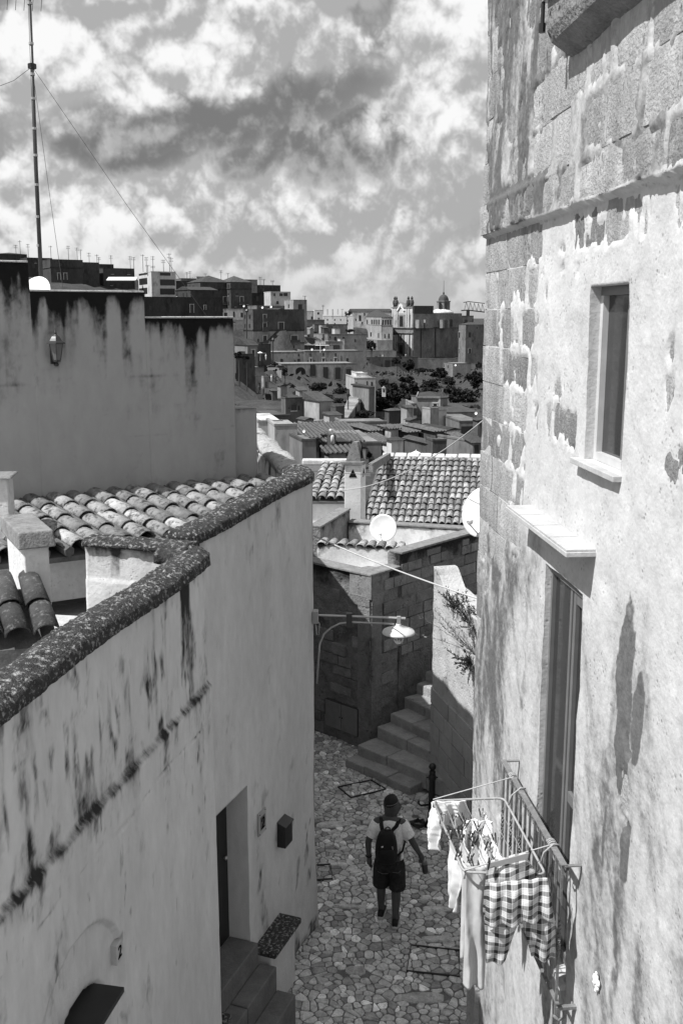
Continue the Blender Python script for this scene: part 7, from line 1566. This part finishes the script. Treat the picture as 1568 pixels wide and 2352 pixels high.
for (rg_, x, y, r, Yd, lb) in (('r1', 292, 380, 2.4, 168, 'small white dish beside hill palace'), ('r1', 504, 396, 2.6, 168, 'small white dish on low terrace house roof'), ('r1', 604, 388, 2.6, 168, 'small white dish on terrace right of stepped roofs'), ('r1', 1072, 878, 2.4, 139, 'small white dish on left of long house roof'), ('r1', 1212, 880, 2.4, 139, 'small white dish on long house roof near white cross'),
                              ('r3', 980, 877, 3.6, 45, 'round pale dish on dark valley roofs'), ('r4', 342, 955, 3.4, 58, 'round white dish beside vaulted valley roof'), ('r4', 1385, 670, 3.4, 74, 'round white dish on flat pale valley house'), ('r4', 1150, 117, 2.4, 218, 'small white dish below the church annex')): far_dish(*D(rg_, x, y), r, Yd, lb)
def car(x, y, Yd, yaw, lb, tone=.6):
    p = atF(x, y, Yd); p.z = p.z; t = thing('parked_car', lb, 'car', p); R0 = Matrix.Rotation(yaw, 4, 'Z'); W = lambda a, b, c: p + R0 @ Vector((a, b, c)); m_ = MB()
    sec = [(-2.0, .35, .75), (-1.9, .3, .85), (-1.0, .3, .95), (1.9, .3, .95), (2.0, .35, .7)]
    m_.extrude([W(-2.0, -.8, .3), W(2.0, -.8, .3), W(2.0, -.8, .8), W(1.3, -.8, .95), W(-1.2, -.8, .95), W(-2.0, -.8, .8)], R0 @ Vector((0, 1.6, 0))); m_.build('body', plain('car_paint_%d' % int(tone * 10), tone, .3, .5), t)
    MB().extrude([W(-1.2, -.7, .955), W(1.4, -.7, .955), W(.8, -.7, 1.45), W(-.6, -.7, 1.45)], R0 @ Vector((0, 1.4, 0))).build('windows', M_FWIN, t)
    for a in (-1.25, 1.25):
        for b in (-.82, .62): MB().lathe(W(a, b, .32), [(.3, 0), (.32, .05), (.32, .18), (.2, .2)], 10, R0 @ Vector((0, 1, 0))).build('wheel', M_BLACK, t)
for (rg_, x, y, Yd, yw, lb, tn) in (('r1', 1025, 650, 208, .1, 'white parked van under pale retaining wall', .7), ('r1', 1105, 640, 208, .1, 'white parked car right of the white van', .7), ('r3', 600, 185, 118, .3, 'pale parked car at top of sloping square', .6), ('r3', 640, 160, 124, .2, 'dark parked car behind pale car above square', .1), ('r3', 700, 185, 119, .3, 'dark parked car right of pale car above square', .08)): car(*D(rg_, x, y), Yd, yw, lb, tn)
def far_person(x, y, Yd, tone, lb):
    p = atF(x, y, Yd); m_ = MB(); m_.lathe(p, [(.10, 0), (.14, .4), (.18, .85), (.20, 1.1), (.23, 1.4), (.12, 1.5), (.07, 1.54), (.11, 1.62), (.10, 1.72), (.02, 1.78)], 8); tag(m_.build('person', plain('distant_clothes_%d' % int(tone * 100), tone, .9), None, True), lb, 'person')
for (rg_, x, y, Yd, tn, lb) in (('r3', 465, 440, 92, .05, 'distant dark figure by worn house on square'), ('r3', 515, 465, 92, .05, 'distant dark figure standing on sloping square'), ('r3', 610, 315, 104, .5, 'distant pale figure at top of square'), ('r3', 655, 315, 104, .06, 'distant dark figure at top of square'), ('r3', 580, 520, 88, .04, 'distant lone dark figure on lower square'), ('r2', 315, 970, 279, .8, 'tiny white figure on church forecourt'), ('r2', 285, 968, 279, .05, 'tiny dark figure on church forecourt'), ('r2', 578, 962, 279, .7, 'tiny pale figure by church door'), ('r1', 545, 1000, 132, .6, 'tiny pale figure below cafe parasols'), ('r1', 485, 1000, 132, .05, 'tiny dark figure below cafe parasols')): far_person(*D(rg_, x, y), Yd, tn, lb)
def parasol(x, y, w, h, Yd, lb, post=2.2):
    p = atF(x, y, Yd); s = Yd * FS / 2300; t = thing('parasol', lb, 'parasol', p - Zv * (post)); MB().lathe(p, [(w * s, 0), (w * s * .98, .06), (w * s * .1, h * s), (.02, h * s + .15)], 8).build('canopy', plain('parasol_cloth', .75, .9), t); MB().tube([p - Zv * post, p], .05, 6).build('pole', M_FFRAME, t)
parasol(*D('r4', 697, 1130), 13, 6, 51, 'white parasol on terrace of gabled white house'); parasol(*D('r1', 478, 918), 6.5, 3, 128, 'white cafe parasol by dark house front'); parasol(*D('r1', 1030, 828), 10, 5, 158, 'left white awning canopy above cafe terrace', 3); parasol(*D('r1', 1110, 830), 9, 4, 158, 'right white awning canopy above cafe terrace', 3)
# awning below the skyline block, white roof cross, shrine, lamp posts
a = atF(*D('r5', -345, 400), 172); b = atF(*D('r5', -10, 405), 172); tag(MB().hexa([a, (b.x, b.y, a.z), (b.x, b.y + 4, a.z + 1.2), (a.x, a.y + 4, a.z + 1.2), a + Zv * .25, (b.x, b.y, a.z + .25), (b.x, b.y + 4, a.z + 1.45), (a.x, a.y + 4, a.z + 1.45)]).build('awning', plain('awning_cloth', .7, .9)), 'long pale awning on low dark house below skyline', 'awning')
p = atF(*D('r1', 1170, 915), 138.5); m_ = MB(); m_.tube([p, p + Zv * 2.9], .09, 5); m_.tube([p + Zv * 2.2 - Vector((1.6, 0, 0)), p + Zv * 2.2 + Vector((2.6, 0, 0))], .12, 5); tag(m_.build('roof_cross', M_DISH), 'white cross-shaped aerial on long house roof', 'aerial')
p = atF(*D('r4', 328, 430), 108); sh2 = thing('shrine', 'small white wayside shrine among dark trees', 'shrine', p); m_ = MB(); m_.box(p.x - .42, p.x + .42, p.y - .4, p.y + .4, p.z - 1, p.z + 1.0); m_.build('body', far_mat(.62, 'w'), sh2); MB().extrude([p + Vector((-.5, -.5, 1.01)), p + Vector((.5, -.5, 1.01)), p + Vector((0, -.5, 1.5))], (0, 1.0, 0)).build('pediment', far_mat(.6, 'w'), sh2); MB().box(p.x - .22, p.x + .22, p.y - .44, p.y - .39, p.z + .1, p.z + .75).build('niche', M_FWIN, sh2)
for (rg_, x, y0, y1, Yd, lb) in (('r1', 626, 1060, 785, 128, 'tall thin lamp post left of long house'), ('r1', 325, 760, 450, 147, 'dark drainpipe post against lit palace flank'), ('r3', 1488, 665, 480, 80, 'lamp post beside long outdoor stairs'), ('r2', 45, 935, 800, 276, 'pale column by church forecourt')):
    a = atF(*D(rg_, x, y0), Yd); b = atF(*D(rg_, x, y1), Yd); m_ = MB(); m_.tube([a - Zv * 1.0, b], Yd * .0012, 6); m_.lathe(b, [(Yd * .003, 0), (Yd * .0035, .5), (Yd * .0015, 1.0)], 6); tag(m_.build('post', M_FWIN if 'pale' not in lb else M_FFRAME), lb, 'post')
# crane
cr = thing('construction_crane', 'dark lattice jib of a crane right of the church', 'crane', atF(*D('r2', 1290, 500), 345)); Yc_ = 345
c1_ = MB(); P_ = lambda x, y: atF(*D('r2', x, y), Yc_)
MB().box(P_(1275, 495).x, P_(1308, 495).x, Yc_ * FS - 2, Yc_ * FS + 2, P_(1275, 620).z, P_(1275, 430).z).build('cab_mast', M_FWIN, cr)
lo = [P_(1215, 430), P_(1290, 425), P_(1500, 450), P_(1640, 465)]; hi = [P_(1240, 337), P_(1300, 327), P_(1500, 350), P_(1640, 380)]
MB().tube(lo, .45, 5).build('lower_chord', M_FWIN, cr); MB().tube(hi, .30, 5).build('upper_chord', M_FWIN, cr)
for k in range(9):
    t = k / 8; a = P_(1250 + 390 * t, 430 + 32 * t); b = P_(1275 + 365 * t, 332 + 45 * t); c = P_(1300 + 370 * t, 427 + 34 * t); MB().tube([a, b], .22, 4).build('lattice_bar', M_FWIN, cr); MB().tube([b, c], .20, 4).build('lattice_bar', M_FWIN, cr)
# white caps on valley chimneys
for (rg_, x, y, Yd, lb) in (('r3', 1285, 850, 52, 'small white domed chimney cap on brown tiled roof'), ('r3', 1308, 920, 45.6, 'small white domed cap on dark chimney stack')):
    p = atF(*D(rg_, x, y), Yd); tag(MB().lathe(p - Zv * .3, [(.18, -.6), (.20, .1), (.15, .25), (.05, .32)], 12).build('domed_chimney', far_mat(.7, 'w'), None, True), lb, 'chimney')
